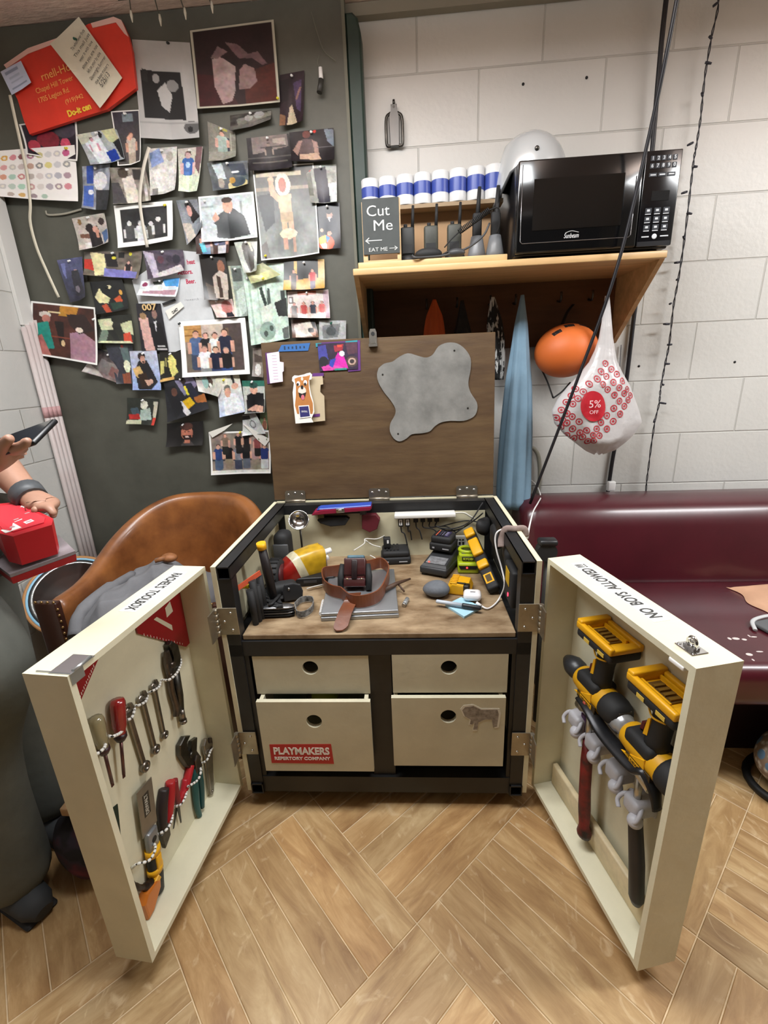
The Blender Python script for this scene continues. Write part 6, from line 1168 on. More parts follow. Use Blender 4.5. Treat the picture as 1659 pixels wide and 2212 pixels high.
# yellow and black inspection light leaning at the right
p0, p1 = W2(1060, 930, ZW+.015), C2(850, 440, .44); d = (p1-p0); F = frame(p0, d, V((-.5, -.4, 1))); L = d.length
t = thing('inspection_light', 'long black and yellow cordless light leaning at the right inside wall', 'work light', F)
mb = MB(); mb.b2((0, -.018, -.012), (L, .018, .014), bev=.006, seg=2); part('body', mb, RUB, t)
mb = MB()
for k in range(22): mb.b2((L*.3+k*L*.016, -.019, -.004), (L*.3+k*L*.016+.0018, .019, .004))
part('grip_rib', mb, BLKM, t)
for i, (x0, x1, lab) in enumerate(((.86, 1.0, 'yellow end piece'), (.52, .8, 'yellow middle cover'), (.30, .42, 'yellow lower cover'))):
    mb = MB(); mb.b2((L*x0, -.0165, .010), (L*x1, .0165, .026), bev=.005, seg=2); part('cover', mb, YEL, t, lab)
mb = MB(); mb.b2((L*.08, -.0125, .0125), (L*.22, .0125, .0152)); mb.mi = 1; mb.b2((L*.10, -.008, .015), (L*.2, .008, .0156)); part('badge', mb, [YEL, pm('4a3a14', .5)], t, 'yellow badge')
# soft black pouches along the right wall
for i, (x, y, yl, s, lab) in enumerate(((960, 380, .42, (.045, .06, .05), 'black cloth pouch in the back right corner'), (1080, 470, .32, (.035, .07, .06), 'crumpled black cloth hanging from the right rail'), (1180, 620, .20, (.03, .08, .05), 'black cloth pouch below the beige strap'))):
    c = C2(x, y, yl); mb = MB(); mb.M = T(*c); mb.box((0, 0, 0), s, bev=min(s)*.4, seg=3)
    for v in mb.bm.verts: v.co += V((math.sin(v.co.y*90)*.004, math.sin(v.co.z*80)*.004, math.sin(v.co.x*100+v.co.y*60)*.004))
    soloW('cloth_pouch', mb, RUB, lab, 'pouch', c, 'black pouches at the right wall')
c = C2(1195, 870, .10); t = thing('wall_charger', 'black charger with yellow label at the right inside wall', 'charger', c)
mb = MB(); mb.M = T(c.x+.004, c.y, c.z); mb.box((0, 0, 0), (.022, .09, .10), bev=.006, seg=2); part('body', mb, RUB, t, world=True)
mb = MB(); mb.M = T(c.x-.0075, c.y, c.z); mb.b2((-.001, -.02, .0), (.0, .024, .04)); part('label', mb, pm('c9a11c', .5), t, 'yellow label', world=True)
mb = MB(); mb.ell((c.x-.008, c.y-.012, c.z-.025), (.0015, .004, .006)); part('led', mb, pm('ff3048', .4, emit=3), t, 'lit red lamp', world=True)
# stone, yellow adapter, sticky notes, marker, earbuds case
a = W2(565, 1000); mb = MB(); mb.ell((0, 0, .0215), (.039, .031, .0215), None, 28, 16)
for v in mb.bm.verts: v.co += V((0, 0, .003*math.sin(v.co.x*50+1))) if v.co.z > .02 else V((0, 0, 0))
solo('stone', mb, pm('62666c', .7, var=(14, .22), bump=(70, .15)), 'smooth dark grey river stone on the worktop', 'stone', T(a.x, a.y+.018, ZW) @ RZ(-.15))
a = W2(800, 970); F = T(a.x-.008, a.y+.028, ZW) @ RZ(-.25)
t = thing('battery_adapter', 'yellow and black battery adapter beside the grey stone', 'adapter', F)
mb = MB(); mb.prism([(-.033, 0), (.033, 0), (.034, .014), (.026, .032), (-.02, .036), (-.033, .024)], -.032, .032, bev=.005, seg=2); part('body', mb, YEL, t)
mb = MB(); mb.M = Matrix.Identity(4); mb.b2((.012, -.034, .006), (.03, -.012, .034), bev=.004); part('button', mb, pm('241c10', .45), t)
mb = MB(); mb.b2((-.006, -.026, .0345), (.018, -.02, .0375), bev=.001); part('slot', mb, pm('1d1a12', .5), t)
mb = MB()
for k in range(6): mb.b2((-.026, -.03+k*.0105, .034), (-.006, -.025+k*.0105, .0385), bev=.001)
part('ridge', mb, YEL, t)
q = [W2(x, y) for x, y in ((640, 1068), (800, 1170), (950, 1088), (775, 1002))]
for k in range(3):
    pass
mb = MB(); n4 = [p+V((0, 0, .006)) for p in q]; mb.raw(q+n4, [(3, 2, 1, 0), (4, 5, 6, 7), (0, 1, 5, 4), (1, 2, 6, 5), (2, 3, 7, 6), (3, 0, 4, 7)]); soloW('sticky_notes', mb, pm('a9d2e4', .6, var=(3, .03)), 'pad of pale blue sticky notes under the marker', 'notepad', q[0])
a, b = W2(562, 1022, ZW+.0155), W2(945, 1082, ZW+.0155); t = thing('marker', 'grey marker pen with black cap lying on the blue notes', 'marker', a); d = b-a
mb = MB(); mb.tube([a, a+d*.02, a+d*.6], [.004, .0055, .0058], 14); part('barrel', mb, pm('b9c2cc', .4), t, world=True)
mb = MB(); mb.tube([a+d*.59, a+d*.62, a+d*.97, b], [.0062, .0068, .0062, .004], 14); part('cap', mb, pm('22262a', .4), t, 'black cap', world=True)
a = W2(875, 1045); t = thing('earbud_case', 'glossy white earbud charging case with cable on the worktop', 'earbud case', T(a.x, a.y+.016, ZW+.0065) @ RZ(-.12))
mb = MB(); mb.box((0, 0, .0125), (.05, .042, .023), bev=.011, seg=5); part('case', mb, pm('f0eeee', .2, coat=.5), t)
mb = MB(); mb.b2((-.006, -.006, .0235), (.008, -.001, .0244)); part('lid_line', mb, pm('77787a', .4), t)
wh = pm('eceae8', .4); P = [W2(912, 1040, ZW+.012), W2(945, 1060, ZW+.008), W2(1000, 1085, ZW+.004), W2(1060, 1050, ZW+.004), W2(1105, 990, ZW+.01), C2(1145, 880, .16), C2(1120, 740, .18), C2(1080, 600, .19), C2(1065, 490, .20), C2(1090, 425, .20), C2(1170, 398, .21), C2(1250, 388, .22), onY(1128, 1145, 1.19), onY(1139, 1163, 1.2), onY(1143, 1140, 1.22), onY(1152, 1105, 1.45), onY(1163, 1085, 1.62), onY(1168, 1072, 1.76), onY(1160, 1050, 1.83), onY(1148, 1038, 1.86), onY(1139, 1030, 1.872)]
mb = MB(); mb.tube(bez(P, 6), .0023, 8); mb.tube([W2(905, 1035, ZW+.0135), W2(945, 1062, ZW+.009)], .0042, 8); soloW('charging_cable', mb, wh, 'long white charging cable from the earbud case up to the wall', 'cable', P[0])
mb = MB(); P = [C2(x, y, yl) for x, y, yl in ((1115, 560, .19), (1118, 490, .20), (1150, 438, .2), (1230, 430, .2), (1310, 440, .2), (1330, 470, .2))]; 
P[3].z = P[4].z = P[2].z = Z1+.008; mb.tube(bez(P, 5), .009, 10, flat=.4); soloW('fabric_strap', mb, pm('8f7d76', .8, var=(60, .2)), 'beige fabric strap looped over the right top rail', 'strap', P[2])
mb = MB(); a, b = W2(105, 935, ZW+.03), W2(340, 830, ZW+.02); mb.tube([a, a.lerp(b, .5)+V((0, 0, .004)), b], [.008, .006, .003], 8); mb.tube([a.lerp(b, .55), W2(290, 940, ZW+.01)], .003, 6); soloW('leather_lace', mb, pm('4a3426', .6, var=(30, .3)), 'stiff dark brown leather lace beside the belt', 'lace', a)
a = W2(290, 1065); mb = MB(); mb.tube([(a.x, a.y, ZW+.006), (a.x+.008, a.y+.03, ZW+.0065)], [.006, .0065], 12); mb.mi = 1; mb.tube([(a.x, a.y, ZW+.006), (a.x-.002, a.y-.006, ZW+.006)], .0055, 10); soloW('glass_vial', mb, [pm('c9ced0', .1, trans=.7), STEEL], 'tiny clear vial lying right of the form holder', 'vial', a)
# ================================================================ on the shelf
S1 = lambda x, y: (760+x/4.608, 200+y/4.608)
mb = MB(); mb.b2((-.168, 1.562, SZ+.0005), (.287, 1.83, SZ+.018), bev=.002); soloW('plank', mb, pm('cfae7c', .5, var=(5, .14), st=(1.2, 8, 8)), 'short pale plank lying on the shelf under the radios', 'plank', (.06, 1.69, SZ))
ZP = SZ+.0185
t = thing('chalkboard_sign', 'small easel chalkboard with chalk lettering and arrows on the shelf', 'sign', (-.09, 1.58, ZP))
CF = frame(V((-.150, 1.575, ZP)), (1, 0, 0), (0, .06, 1))
mb = MB(); mb.M = CF; mb.b2((.0, .003, .024), (.112, .008, .176)); part('slate', mb, pm('3b3f3e', .7, var=(14, .15)), t, world=True)
mb = MB(); mb.M = CF; mb.b2((-.002, .008, 0), (.012, .016, .17)); mb.b2((.104, .008, 0), (.116, .016, .176)); mb.b2((-.002, .008, .0), (.116, .016, .008)); mb.b2((.0, .05, 0), (.114, .055, .02)); part('easel', mb, WOOD, t, world=True)
mb = MB(); mb.M = CF @ T(0, .0022, 0)
addtext(mb, 'Cut', .042, T(.048, 0, .141) @ FACE, w=.07); addtext(mb, 'Me', .042, T(.062, 0, .101) @ FACE, w=.058); addtext(mb, 'EAT ME', .015, T(.045, 0, .036) @ FACE, w=.058)
mb.b2((.012, -.0003, .0605), (.058, 0, .063)); mb.prism([(.006, .0617), (.018, .071), (.019, .0685), (.0105, .0617), (.019, .055), (.018, .0525)], -.0003, 0); mb.b2((.08, -.0003, .037), (.10, 0, .0385)); mb.prism([(.106, .0378), (.097, .044), (.096, .042), (.102, .0378), (.096, .0335), (.097, .0315)], -.0003, 0)
part('lettering', mb, pm('c4c6c4', .8), t, 'white chalk lettering', world=True)
mb = MB(); mb.b2((-.145, 1.74, ZP), (.272, 1.83, 1.70)); soloW('cardboard_box', mb, pm('b08d68', .75, var=(6, .08)), 'long brown cardboard box behind the radios', 'box', (.06, 1.78, ZP))
for k in range(8):
    x = -.132+k*.0562; w_ = .0281; mb = MB(); zb_, zt = 1.688, 1.768+.002*k
    mb.lathe([(0, zb_), (w_-.0005, zb_), (w_-.0002, zb_+.002), (w_-.0002, zt-.002), (w_-.0015, zt), (0, zt)], 24, T(x, 1.71, 0)); mb.mi = 1; mb.lathe([(w_+.0001, zb_+.028), (w_+.0001, zt-.024)], 24, T(x, 1.71, 0))
    pos = ['leftmost', 'second from left', 'third from left', 'fourth from left', 'fourth from right', 'third from right', 'second from right', 'rightmost'][k]
    soloW('paper_roll', mb, [pm('d2d3d3', .35), pm('3a4c9a', .35)], '%s white roll with blue band above the radios' % pos, 'roll', (x, 1.71, zb_), 'white rolls with blue bands')
mb = MB(); mb.b2((-.145, 1.685, 1.676), (.29, 1.737, 1.6875)); soloW('roll_tray', mb, pm('9a8468', .7), 'thin cardboard tray that carries the white rolls', 'tray', (.06, 1.71, 1.676))
RADM = pm('262725', .55, var=(30, .2)); RAD2 = pm('3a3b33', .55, var=(20, .3))
def radio(x, y, m, lab, big):
    t = thing('two_way_radio', lab, 'radio', (x, y, ZP), 'two-way radios on the shelf')
    b = MB(); b.b2((x-.024, y-.016, ZP+.024), (x+.02, y+.016, ZP+.105), bev=.007, seg=3); part('body', b, m, t, world=True)
    b = MB(); b.cyl((x+.014, y, ZP+.10), (x+.017, y, ZP+.165), .0055, .004, 10); part('antenna', b, RUB, t, world=True)
    b = MB(); b.cyl((x-.008, y, ZP+.103), (x-.008, y, ZP+.114), .006, n=12); part('knob', b, RUB, t, world=True)
    b = MB(); b.b2((x-.018, y-.0175, ZP+.03), (x+.012, y-.0155, ZP+.055)); part('speaker', b, BLKM, t, world=True)
    mb = MB(); mb.lathe([(0, 0), (.034, 0), (.036, .006), (.03, .02), (.026, .0235), (0, .0235)], 20, T(x, y, ZP)); soloW('charging_cradle', mb, BLKM, lab.replace('two-way radio', 'charging cup under the radio'), 'charger', (x, y, ZP), 'charging cups on the shelf')
radio(-.012, 1.64, RADM, 'black two-way radio half hidden by the chalkboard', 0)
radio(.062, 1.64, RAD2, 'olive two-way radio second from the chalkboard', 0)
radio(.135, 1.64, RAD2, 'olive two-way radio third from the chalkboard', 0)
for k, x in enumerate((.205, .262)):
    t = thing('speaker_microphone', ['grey cradle with tall black antenna left of the microwave, farther one', 'grey cradle with tall black antenna nearest the microwave'][k], 'radio', (x, 1.65, ZP), 'tall radios in grey cradles')
    mb = MB(); mb.lathe([(0, 0), (.027, 0), (.028, .02), (.024, .04), (.018, .07), (0, .07)], 18, T(x, 1.65, ZP)); part('cradle', mb, pm('77797c', .4), t, world=True)
    mb = MB(); mb.b2((x-.014, 1.64, ZP+.06), (x+.014, 1.66, ZP+.135), bev=.005); part('body', mb, RUB, t, world=True)
    mb = MB(); mb.tube([(x, 1.65, ZP+.11), (x+.006, 1.65, ZP+.205)], [.0075, .0055], 12); part('antenna', mb, RUB, t, world=True)
mb = MB(); a, b = V((.145, 1.60, ZP+.075)), V((.235, 1.60, ZP+.128)); d = (b-a); L = d.length; dr = d.normalized(); s1 = dr.cross(V((0, 1, 0))); pts = [a+dr*(L*i/150)+s1*.0075*math.cos(i*.9)+V((0, 1, 0))*.0075*math.sin(i*.9) for i in range(151)]
mb.tube(pts, .0016, 5); mb.tube(bez([a, (.12, 1.60, ZP+.055), (.10, 1.60, ZP+.035)]), .002, 6); mb.tube(bez([b, (.262, 1.60, ZP+.13), (.268, 1.61, ZP+.09), (.262, 1.62, ZP+.07)]), .002, 6); soloW('coiled_cord', mb, RUB, 'black coiled cord stretched in front of the tall radios', 'cord', a)
mb = MB(); mb.tube(bez([(.235, 1.59, ZP+.09), (.215, 1.58, ZP+.055), (.17, 1.575, ZP+.025), (.125, 1.57, ZP+.012), (.09, 1.57, ZP+.006), (.05, 1.565, ZP+.004), (.01, 1.553, ZP+.002), (.0, 1.56, ZP+.01)], 6), .0032, 8); mb.ell((.135, 1.573, ZP+.013), (.026, .012, .012)); soloW('radio_cable', mb, pm('3a3b3d', .5), 'dark grey cable with a plug draped over the plank', 'cable', (.135, 1.573, ZP))
mb = MB(); mb.ell((.05, 1.592, ZP+.018), (.042, .016, .017)); mb.tube(bez([(.09, 1.592, ZP+.012), (.115, 1.59, ZP+.022), (.14, 1.6, ZP+.03)]), .003, 6); soloW('earpiece', mb, RUB, 'glossy black earpiece lying in front of the olive radios', 'earpiece', (.05, 1.592, ZP))
# microwave
MX0, MX1, MY0, MZ0, MZ1 = .306, .752, 1.556, SZ+.008, 1.736
MW = T(MX0, MY0, MZ0); mw, mh, md = MX1-MX0, MZ1-MZ0, .30
t = thing('microwave', 'black countertop microwave with keypad on the shelf', 'microwave', MW)
GB = pm('0b0b0c', .12, coat=.5)
mb = MB(); mb.b2((0, .012, 0), (mw, md, mh), bev=.004); part('casing', mb, pm('17171a', .3, coat=.3), t)
mb = MB(); dw = mw*.775; mb.b2((0, -.012, .004), (dw, .011, mh-.001), bev=.005); part('door', mb, GB, t)
dpar = t
mb = MB(); mb.b2((.045, -.0132, .062), (dw-.05, -.0118, mh-.05)); part('window', mb, pm('0f0f0f', .15, coat=.4), t, 'dark door window')
mb = MB(); x0, x1, z0, z1 = .012, dw-.018, .030, mh-.014
mb.tube([(x0, -.0125, z1), (x0, -.0125, z0+.006), (x0+.006, -.0125, z0), (x1-.006, -.0125, z0), (x1, -.0125, z0+.006), (x1, -.0125, z1*.8)], .0011, 6); part('trim_line', mb, pm('a9a9ac', .25, .9), t, 'thin silver trim line')
mb = MB(); addtext(mb, 'Sunbeam', .018, T(dw*.46, -.0126, .043) @ FACE, w=.042, shear=.25); mb.tube(bez([(dw*.41, -.0126, .051), (dw*.46, -.0126, .0555), (dw*.52, -.0126, .051)]), .0007, 5); part('logo', mb, pm('d9d9da', .4), t, 'silver script lettering')
mb = MB(); mb.b2((dw+.002, -.010, .004), (mw, .012, mh-.001), bev=.003); part('control_panel', mb, pm('101013', .2, coat=.4), t)
px0 = dw+.014; pw = mw-dw-.026
mb = MB()
for r in range(2):
    for c in range(5): mb.b2((px0+pw*(c+.12)/5, -.0112, mh-.026-r*.018), (px0+pw*(c+.88)/5, -.0098, mh-.014-r*.018))
for c in range(3): mb.b2((px0+pw*(c+.08)/3, -.0112, mh-.064), (px0+pw*(c+.92)/3, -.0098, mh-.055))
for r in range(3):
    for c in range(3): mb.b2((px0+pw*(c+.1)/3, -.0112, .088-r*.021), (px0+pw*(c+.8)/3, -.0098, .101-r*.021))
part('keypad', mb, pm('33363c', .4), t, 'dark keypad keys')
mb = MB(); k = 0
for r in range(2):
    for c in range(5): k += 1; addtext(mb, str(k % 10), .012, T(px0+pw*(c+.5)/5, -.0114, mh-.020-r*.018) @ FACE, bold=.0003)
for c in range(3): mb.b2((px0+pw*(c+.2)/3, -.0116, mh-.0612), (px0+pw*(c+.8)/3, -.0111, mh-.058))
for r in range(3):
    for c in range(3): mb.b2((px0+pw*(c+.12)/3, -.0114, .0845-r*.021), (px0+pw*(c+.75)/3, -.0098, .0865-r*.021)); mb.b2((px0+pw*(c+.28)/3, -.0116, .092-r*.021), (px0+pw*(c+.6)/3, -.0111, .0975-r*.021))
mb.b2((px0, -.0114, .027), (px0+pw*.27, -.0098, .030)); mb.b2((px0+pw*.7, -.0114, .027), (px0+pw, -.0098, .030)); mb.lathe([(0, 0), (.007, 0), (.007, .001), (.0055, .0012), (0, .001)], 18, T(px0+pw*.48, -.0102, .0285) @ RX(PI/2))
part('keypad_print', mb, pm('d3d8dc', .5), t, 'white keypad printing')
mb = MB(); mb.b2((px0+pw*.2, -.0108, .118), (px0+pw*.85, -.0098, .142)); part('display', mb, pm('1d2022', .15, coat=.5), t)
mb = MB(); mb.b2((dw+.004, -.0104, .004), (mw-.004, -.0096, .0165)); part('door_button', mb, pm('1b1b1e', .35), t)
for sx in (.03, mw-.04):
    mb = MB(); mb.b2((sx, .03, -.0075), (sx+.02, .05, .0)); mb.b2((sx, md-.05, -.0075), (sx+.02, md-.03, .0)); part('feet', mb, BLKM, t)
# silver helmet on the microwave
hx, hy, hz = .372, 1.71, MZ1+.003
t = thing('helmet', 'silver open-face helmet resting on the microwave top left', 'helmet', (hx, hy, hz))
def hel(r):
    def fn(u, v):
        an = 2*PI*u; c, s = math.cos(an), math.sin(an); drop = .085*max(0, -c-.6)/.4
        ph = PI/2*v; rad = math.sin(ph)
        z = .118*math.cos(ph)-drop*max(0, (v-.5)/.5)**1.0
        return (hx+c*rad*(r*1.03)*(1 if c > 0 else 1.02), hy+s*rad*r, hz+.004+z*(r/.105))
    return fn
mb = MB(); mb.sheet(hel(.107), 36, 14); bmesh.ops.remove_doubles(mb.bm, verts=mb.bm.verts, dist=.0004); part('shell', mb, pm('c6c9ca', .25, .3, coat=.6), t, world=True)
mb = MB(); mb.sheet(hel(.100), 36, 10); bmesh.ops.remove_doubles(mb.bm, verts=mb.bm.verts, dist=.0004); part('liner', mb, BLKM, t, world=True)
f_ = hel(.1075); mb = MB(); mb.tube([V(f_(i/36, 1)) for i in range(36)], .0045, 8, closed=True); part('rim_trim', mb, pm('3a3c3e', .4), t, world=True)
mb = MB(); q = V(f_(.745, .78)); mb.lathe([(.0065, 0), (.0065, .003), (.003, .005), (0, .005)], 14, T(*q) @ RX(PI/2)); q = V(f_(.58, .95)); mb.lathe([(.005, 0), (.005, .003), (0, .004)], 14, T(*q) @ RX(PI/2)); part('stud', mb, DSTEEL, t, world=True)
mb = MB(); q = V(f_(.57, .97)); mb.tube(bez([q, q+V((-.004, -.02, -.03)), q+V((-.008, -.02, -.08)), q+V((-.004, -.02, -.12))]), .006, 8, flat=.35); part('chin_strap', mb, RUB, t, world=True)
# bottle opener on the wall
c = onY(852, 275, YB-.004); t = thing('wall_opener', 'grey metal bottle opener shaped fitting on the block wall', 'opener', c)
mb = MB(); mb.M = T(c.x, YB-.004, c.z); mb.prism([(-.016, -.06), (.016, -.06), (.018, .02), (.014, .03), (.008, .04), (.01, .058), (-.01, .058), (-.008, .04), (-.014, .03), (-.018, .02)], -.018, 0, bev=.002); part('plate', mb, pm('6d6c6a', .4, .5), t, world=True)
for s in (-1, 1):
    mb = MB(); mb.M = T(c.x, YB-.004, c.z); mb.tube(bez([(s*.012, -.012, .035), (s*.026, -.016, .02), (s*.028, -.016, -.03), (s*.026, -.014, -.056), (s*.014, -.012, -.058)], 5), .005, 8); part('side_bar', mb, DSTEEL, t, world=True)
mb = MB(); mb.M = T(c.x, YB-.004, c.z); mb.cyl((0, -.019, .05), (0, -.016, .05), .004); mb.cyl((0, -.004, .062), (0, -.004, .075), .004); part('screw_post', mb, DSTEEL, t, world=True)
# ================================================================ hanging below the shelf
H1 = lambda x, y: (750+x/2.337, 540+y/2.337)
def drape(apex, bot, ws, dep, folds, seed, lean=0, nu=40, nv=26):
    rr = random.Random(seed); ph = [rr.uniform(0, 6.3) for _ in range(4)]; apex = V(apex); bot = V(bot)
    def fn(u, v):
        k = v*(len(ws)-1); i = min(int(k), len(ws)-2); wv = lerp(ws[i], ws[i+1], k-i)
        an = 2*PI*u; c, s = math.cos(an), math.sin(an); f = 1+(.16*math.sin(folds*an+ph[0]+v*1.5)+.08*math.sin(2*folds*an+ph[1]))*min(1, v*3)
        p = apex.lerp(bot, v); return (p.x+c*wv*f, p.y+s*(dep*(.3+.7*min(1, v*2)))*f, p.z)
    mb = MB(); mb.sheet(fn, nu, nv); bmesh.ops.remove_doubles(mb.bm, verts=mb.bm.verts, dist=.0003)
    es = [e for e in mb.bm.edges if e.is_boundary]
    try: bmesh.ops.holes_fill(mb.bm, edges=es, sides=0)
    except Exception: pass
    return mb
def hang(name, ax, bx, Y, ws, dep, folds, seed, m, lab, cat):
    a = onY(*H1(*ax), Y); b = onY(*H1(*bx), Y); return soloW(name, drape(a, b, ws, dep, folds, seed), m, lab, cat, a)
hang('vest', (440, 250), (440, 560), 1.80, (.006, .026, .034, .04, .045), .022, 4, 1, pm('cf5a22', .75, var=(20, .1)), 'bright orange garment hanging behind the lid', 'garment')
hang('jacket', (580, 255), (590, 900), 1.80, (.006, .03, .04, .05, .05), .022, 5, 2, pm('2a2522', .8, var=(22, .7), col2='100f0f'), 'black and tan patterned garment hanging behind the lid', 'garment')
def zebra():
    m = pm('1a1a1a', .8, var=(31, .1)); m = m.copy(); nt = m.node_tree; r = [n for n in nt.nodes if n.type == 'VALTORGB'][0]; mp = [n for n in nt.nodes if n.type == 'MAPPING'][0]; mp.inputs['Scale'].default_value = (2, 2, .5)
    r.color_ramp.elements[0].position = .52; r.color_ramp.elements[1].position = .54; r.color_ramp.elements[0].color = (.012, .012, .012, 1); r.color_ramp.elements[1].color = (.6, .6, .58, 1); return m
hang('scarf', (735, 238), (765, 655), 1.80, (.008, .022, .026, .024, .014), .02, 4, 3, zebra(), 'black and white striped scarf hanging between lid and blue fabric', 'scarf')
hang('towel', (885, 228), (835, 1300), 1.74, (.006, .022, .030, .040, .047, .053, .057, .060, .058), .035, 6, 4, pm('7b99ae', .85, var=(12, .07), bump=(60, .1)), 'light blue fleece hanging from the shelf hook beside the lid', 'fleece')
# orange climbing helmet
c = onY(1222, 758, 1.768); t = thing('helmet', 'orange climbing helmet hanging upside against the wall', 'helmet', c); ORG = pm('d0682a', .55, var=(4, .06))
R = T(*c) @ RY(-.15) @ RX(.25)
def oh(r):
    def fn(u, v): an = 2*PI*u; ph = PI*.62*v; return R @ V((math.cos(an)*math.sin(ph)*r*1.0, -math.cos(ph)*r*.9+.0, math.sin(an)*math.sin(ph)*r*.84))
    return fn
mb = MB(); mb.sheet(oh(.1085), 40, 18); bmesh.ops.remove_doubles(mb.bm, verts=mb.bm.verts, dist=.0004); part('shell', mb, ORG, t, world=True)
mb = MB(); mb.sheet(oh(.101), 30, 12); bmesh.ops.remove_doubles(mb.bm, verts=mb.bm.verts, dist=.0004); part('liner', mb, BLKM, t, world=True)
def onhel(a, b, r=.1085): return V(oh(r)(a, b))
for a0, a1, b0, b1 in ((.215, .265, .66, .78), (.29, .34, .58, .68), (.14, .185, .72, .80), (.06, .10, .86, .95), (.66, .69, .90, .97), (.58, .61, .88, .95)):
    mb = MB(); mb.sheet(lambda u, v: onhel(lerp(a0, a1, u), lerp(b0, b1, v)), 4, 4); part('vent', mb, BLKM, t, 'black vent', world=True)
mb = MB(); p0, p1 = onhel(.56, 1, .104), onhel(.80, 1, .104); k_ = onY(1195, 860, 1.76); mb.tube(bez([p0, p0.lerp(k_, .5)+V((.004, 0, 0)), k_]), .0055, 8, flat=.4); part('chin_strap', mb, RUB, t, 'black chin strap', world=True); mb = MB(); mb.tube(bez([onY(1232, 826, 1.765), onY(1215, 845, 1.76), k_]), .0055, 8, flat=.4); part('chin_strap', mb, RUB, t, 'black chin strap', world=True); mb = MB(); mb.tube(bez([onY(1238, 658, 1.86), onY(1225, 675, 1.82), onY(1215, 700, 1.78)]), .006, 8, flat=.4); part('hanging_loop', mb, RUB, t, 'black hanging loop', world=True)
# red and white shopping bag
B3 = lambda x, y: (1120+x/3.078, 600+y/3.078)
BY = 1.665
outl = [(590, 130), (548, 330), (430, 600), (280, 760), (215, 880), (250, 980), (330, 1060), (440, 1140), (510, 1172), (640, 1140), (740, 1060), (815, 985), (805, 880), (730, 700), (650, 560), (615, 330)]
P2 = [onY(*B3(x, y), BY) for x, y in outl]; top = onY(*B3(590, 120), BY)
rows = [(120, 575, 605), (200, 565, 612), (300, 552, 620), (400, 535, 628), (480, 508, 640), (560, 470, 655), (640, 405, 690), (720, 330, 735), (800, 262, 765), (880, 222, 795), (960, 240, 815), (1030, 300, 770), (1090, 375, 705), (1140, 440, 640), (1168, 500, 560)]
t = thing('carrier_bag', 'white plastic carrier bag with red target rings hanging from the shelf', 'bag', top)
rb = random.Random(8)
def bagfn(u, v):
    k = v*(len(rows)-1); i = min(int(k), len(rows)-2); f = k-i
    y = lerp(rows[i][0], rows[i+1][0], f); xl = lerp(rows[i][1], rows[i+1][1], f); xr = lerp(rows[i][2], rows[i+1][2], f)
    a = onY(*B3(xl, y), BY); b = onY(*B3(xr, y), BY); w_ = (b-a).length/2; c = (a+b)/2; an = 2*PI*u; dpt = min(.06, w_*.6)
    wr = 1+.06*math.sin(7*an+4*v)*min(1, v*2)+.05*math.sin(15*an-9*v)*(1-.5*v)
    return V((c.x+math.cos(an)*w_, c.y+math.sin(an)*dpt*wr, c.z+.004*math.sin(5*an)*v))
mb = MB(); mb.sheet(bagfn, 48, 42); bmesh.ops.remove_doubles(mb.bm, verts=mb.bm.verts, dist=.0004)
part('film', mb, pm('d6d3d3', .3, bump=(16, .6), var=(5, .06), alpha=.84), t, world=True)
q = onY(*B3(560, 1040), BY); mb = MB(); mb.ell((q.x, q.y+.0, q.z+.012), (.055, .035, .03)); q = onY(*B3(440, 960), BY); mb.b2((q.x-.03, q.y-.02, q.z-.03), (q.x+.03, q.y+.02, q.z+.05), bev=.008); part('contents', mb, pm('8d8588', .7), t, 'grey shapes showing through the plastic', world=True)
def onbag(px, py):      # front surface under a picture position
    q = onY(px, py, BY); yy = (py-600)*3.078; k = 0
    for i in range(len(rows)-1):
        if rows[i][0] <= yy <= rows[i+1][0]: k = i+(yy-rows[i][0])/(rows[i+1][0]-rows[i][0])
    v = k/(len(rows)-1); i = min(int(k), len(rows)-2); f = k-i; xl = lerp(rows[i][1], rows[i+1][1], f); xr = lerp(rows[i][2], rows[i+1][2], f)
    cx = max(-1, min(1, (((px-1120)*3.078)-(xl+xr)/2)/((xr-xl)/2))); u = 1-math.acos(cx)/(2*PI); return u, v
def bagpt(px, py, lift):
    q = onbag(px, py); return V(bagfn(*q))+V((0, -lift, 0))
def ringmesh(mb, px, py, r0, r1, n=14, lift=.0016):
    vs = []; fs = []
    for q in range(n):
        an = 2*PI*q/n
        for r in (r0, r1): vs.append(bagpt(px+r*math.cos(an)*.92, py+r*math.sin(an), lift))
    for q in range(n): fs.append((2*q, 2*q+1, (2*q+3) % (2*n), (2*q+2) % (2*n)))
    mb.raw(vs, fs)
mb = MB()
rings = [(555, 567), (590, 608), (622, 645), (655, 690), (688, 745), (715, 785), (520, 620), (550, 650), (590, 692), (625, 732), (660, 772), (690, 815), (660, 855), (488, 668), (520, 700), (550, 735), (592, 775), (625, 818), (588, 860), (628, 900), (436, 702), (398, 752), (358, 728), (330, 772), (365, 795), (298, 812), (335, 830), (268, 862), (300, 890), (240, 912), (330, 912), (275, 930), (300, 950), (268, 975), (335, 990), (308, 1030), (350, 1052), (370, 945), (378, 1018), (415, 1000), (395, 1045), (455, 1028), (430, 1075), (460, 1068), (498, 1028), (545, 985), (586, 942), (547, 902), (507, 942), (480, 985)]
for x, y in rings:
    px, py = B3(x, y); ringmesh(mb, px, py, 5.0, 7.2); ringmesh(mb, px, py, 0.1, 2.6)
part('ring_print', mb, pm('b5303c', .5), t, 'red ring pattern', world=True)
mb = MB(); n = 40; bx, by = B3(455, 850); vs = []; fs = []
for k in range(9):
    for q in range(n):
        an = 2*PI*q/n; r = 26*k/8; vs.append(bagpt(bx+math.cos(an)*r, by+math.sin(an)*r*(1.1 if math.sin(an) > 0 else 1.32), .004))
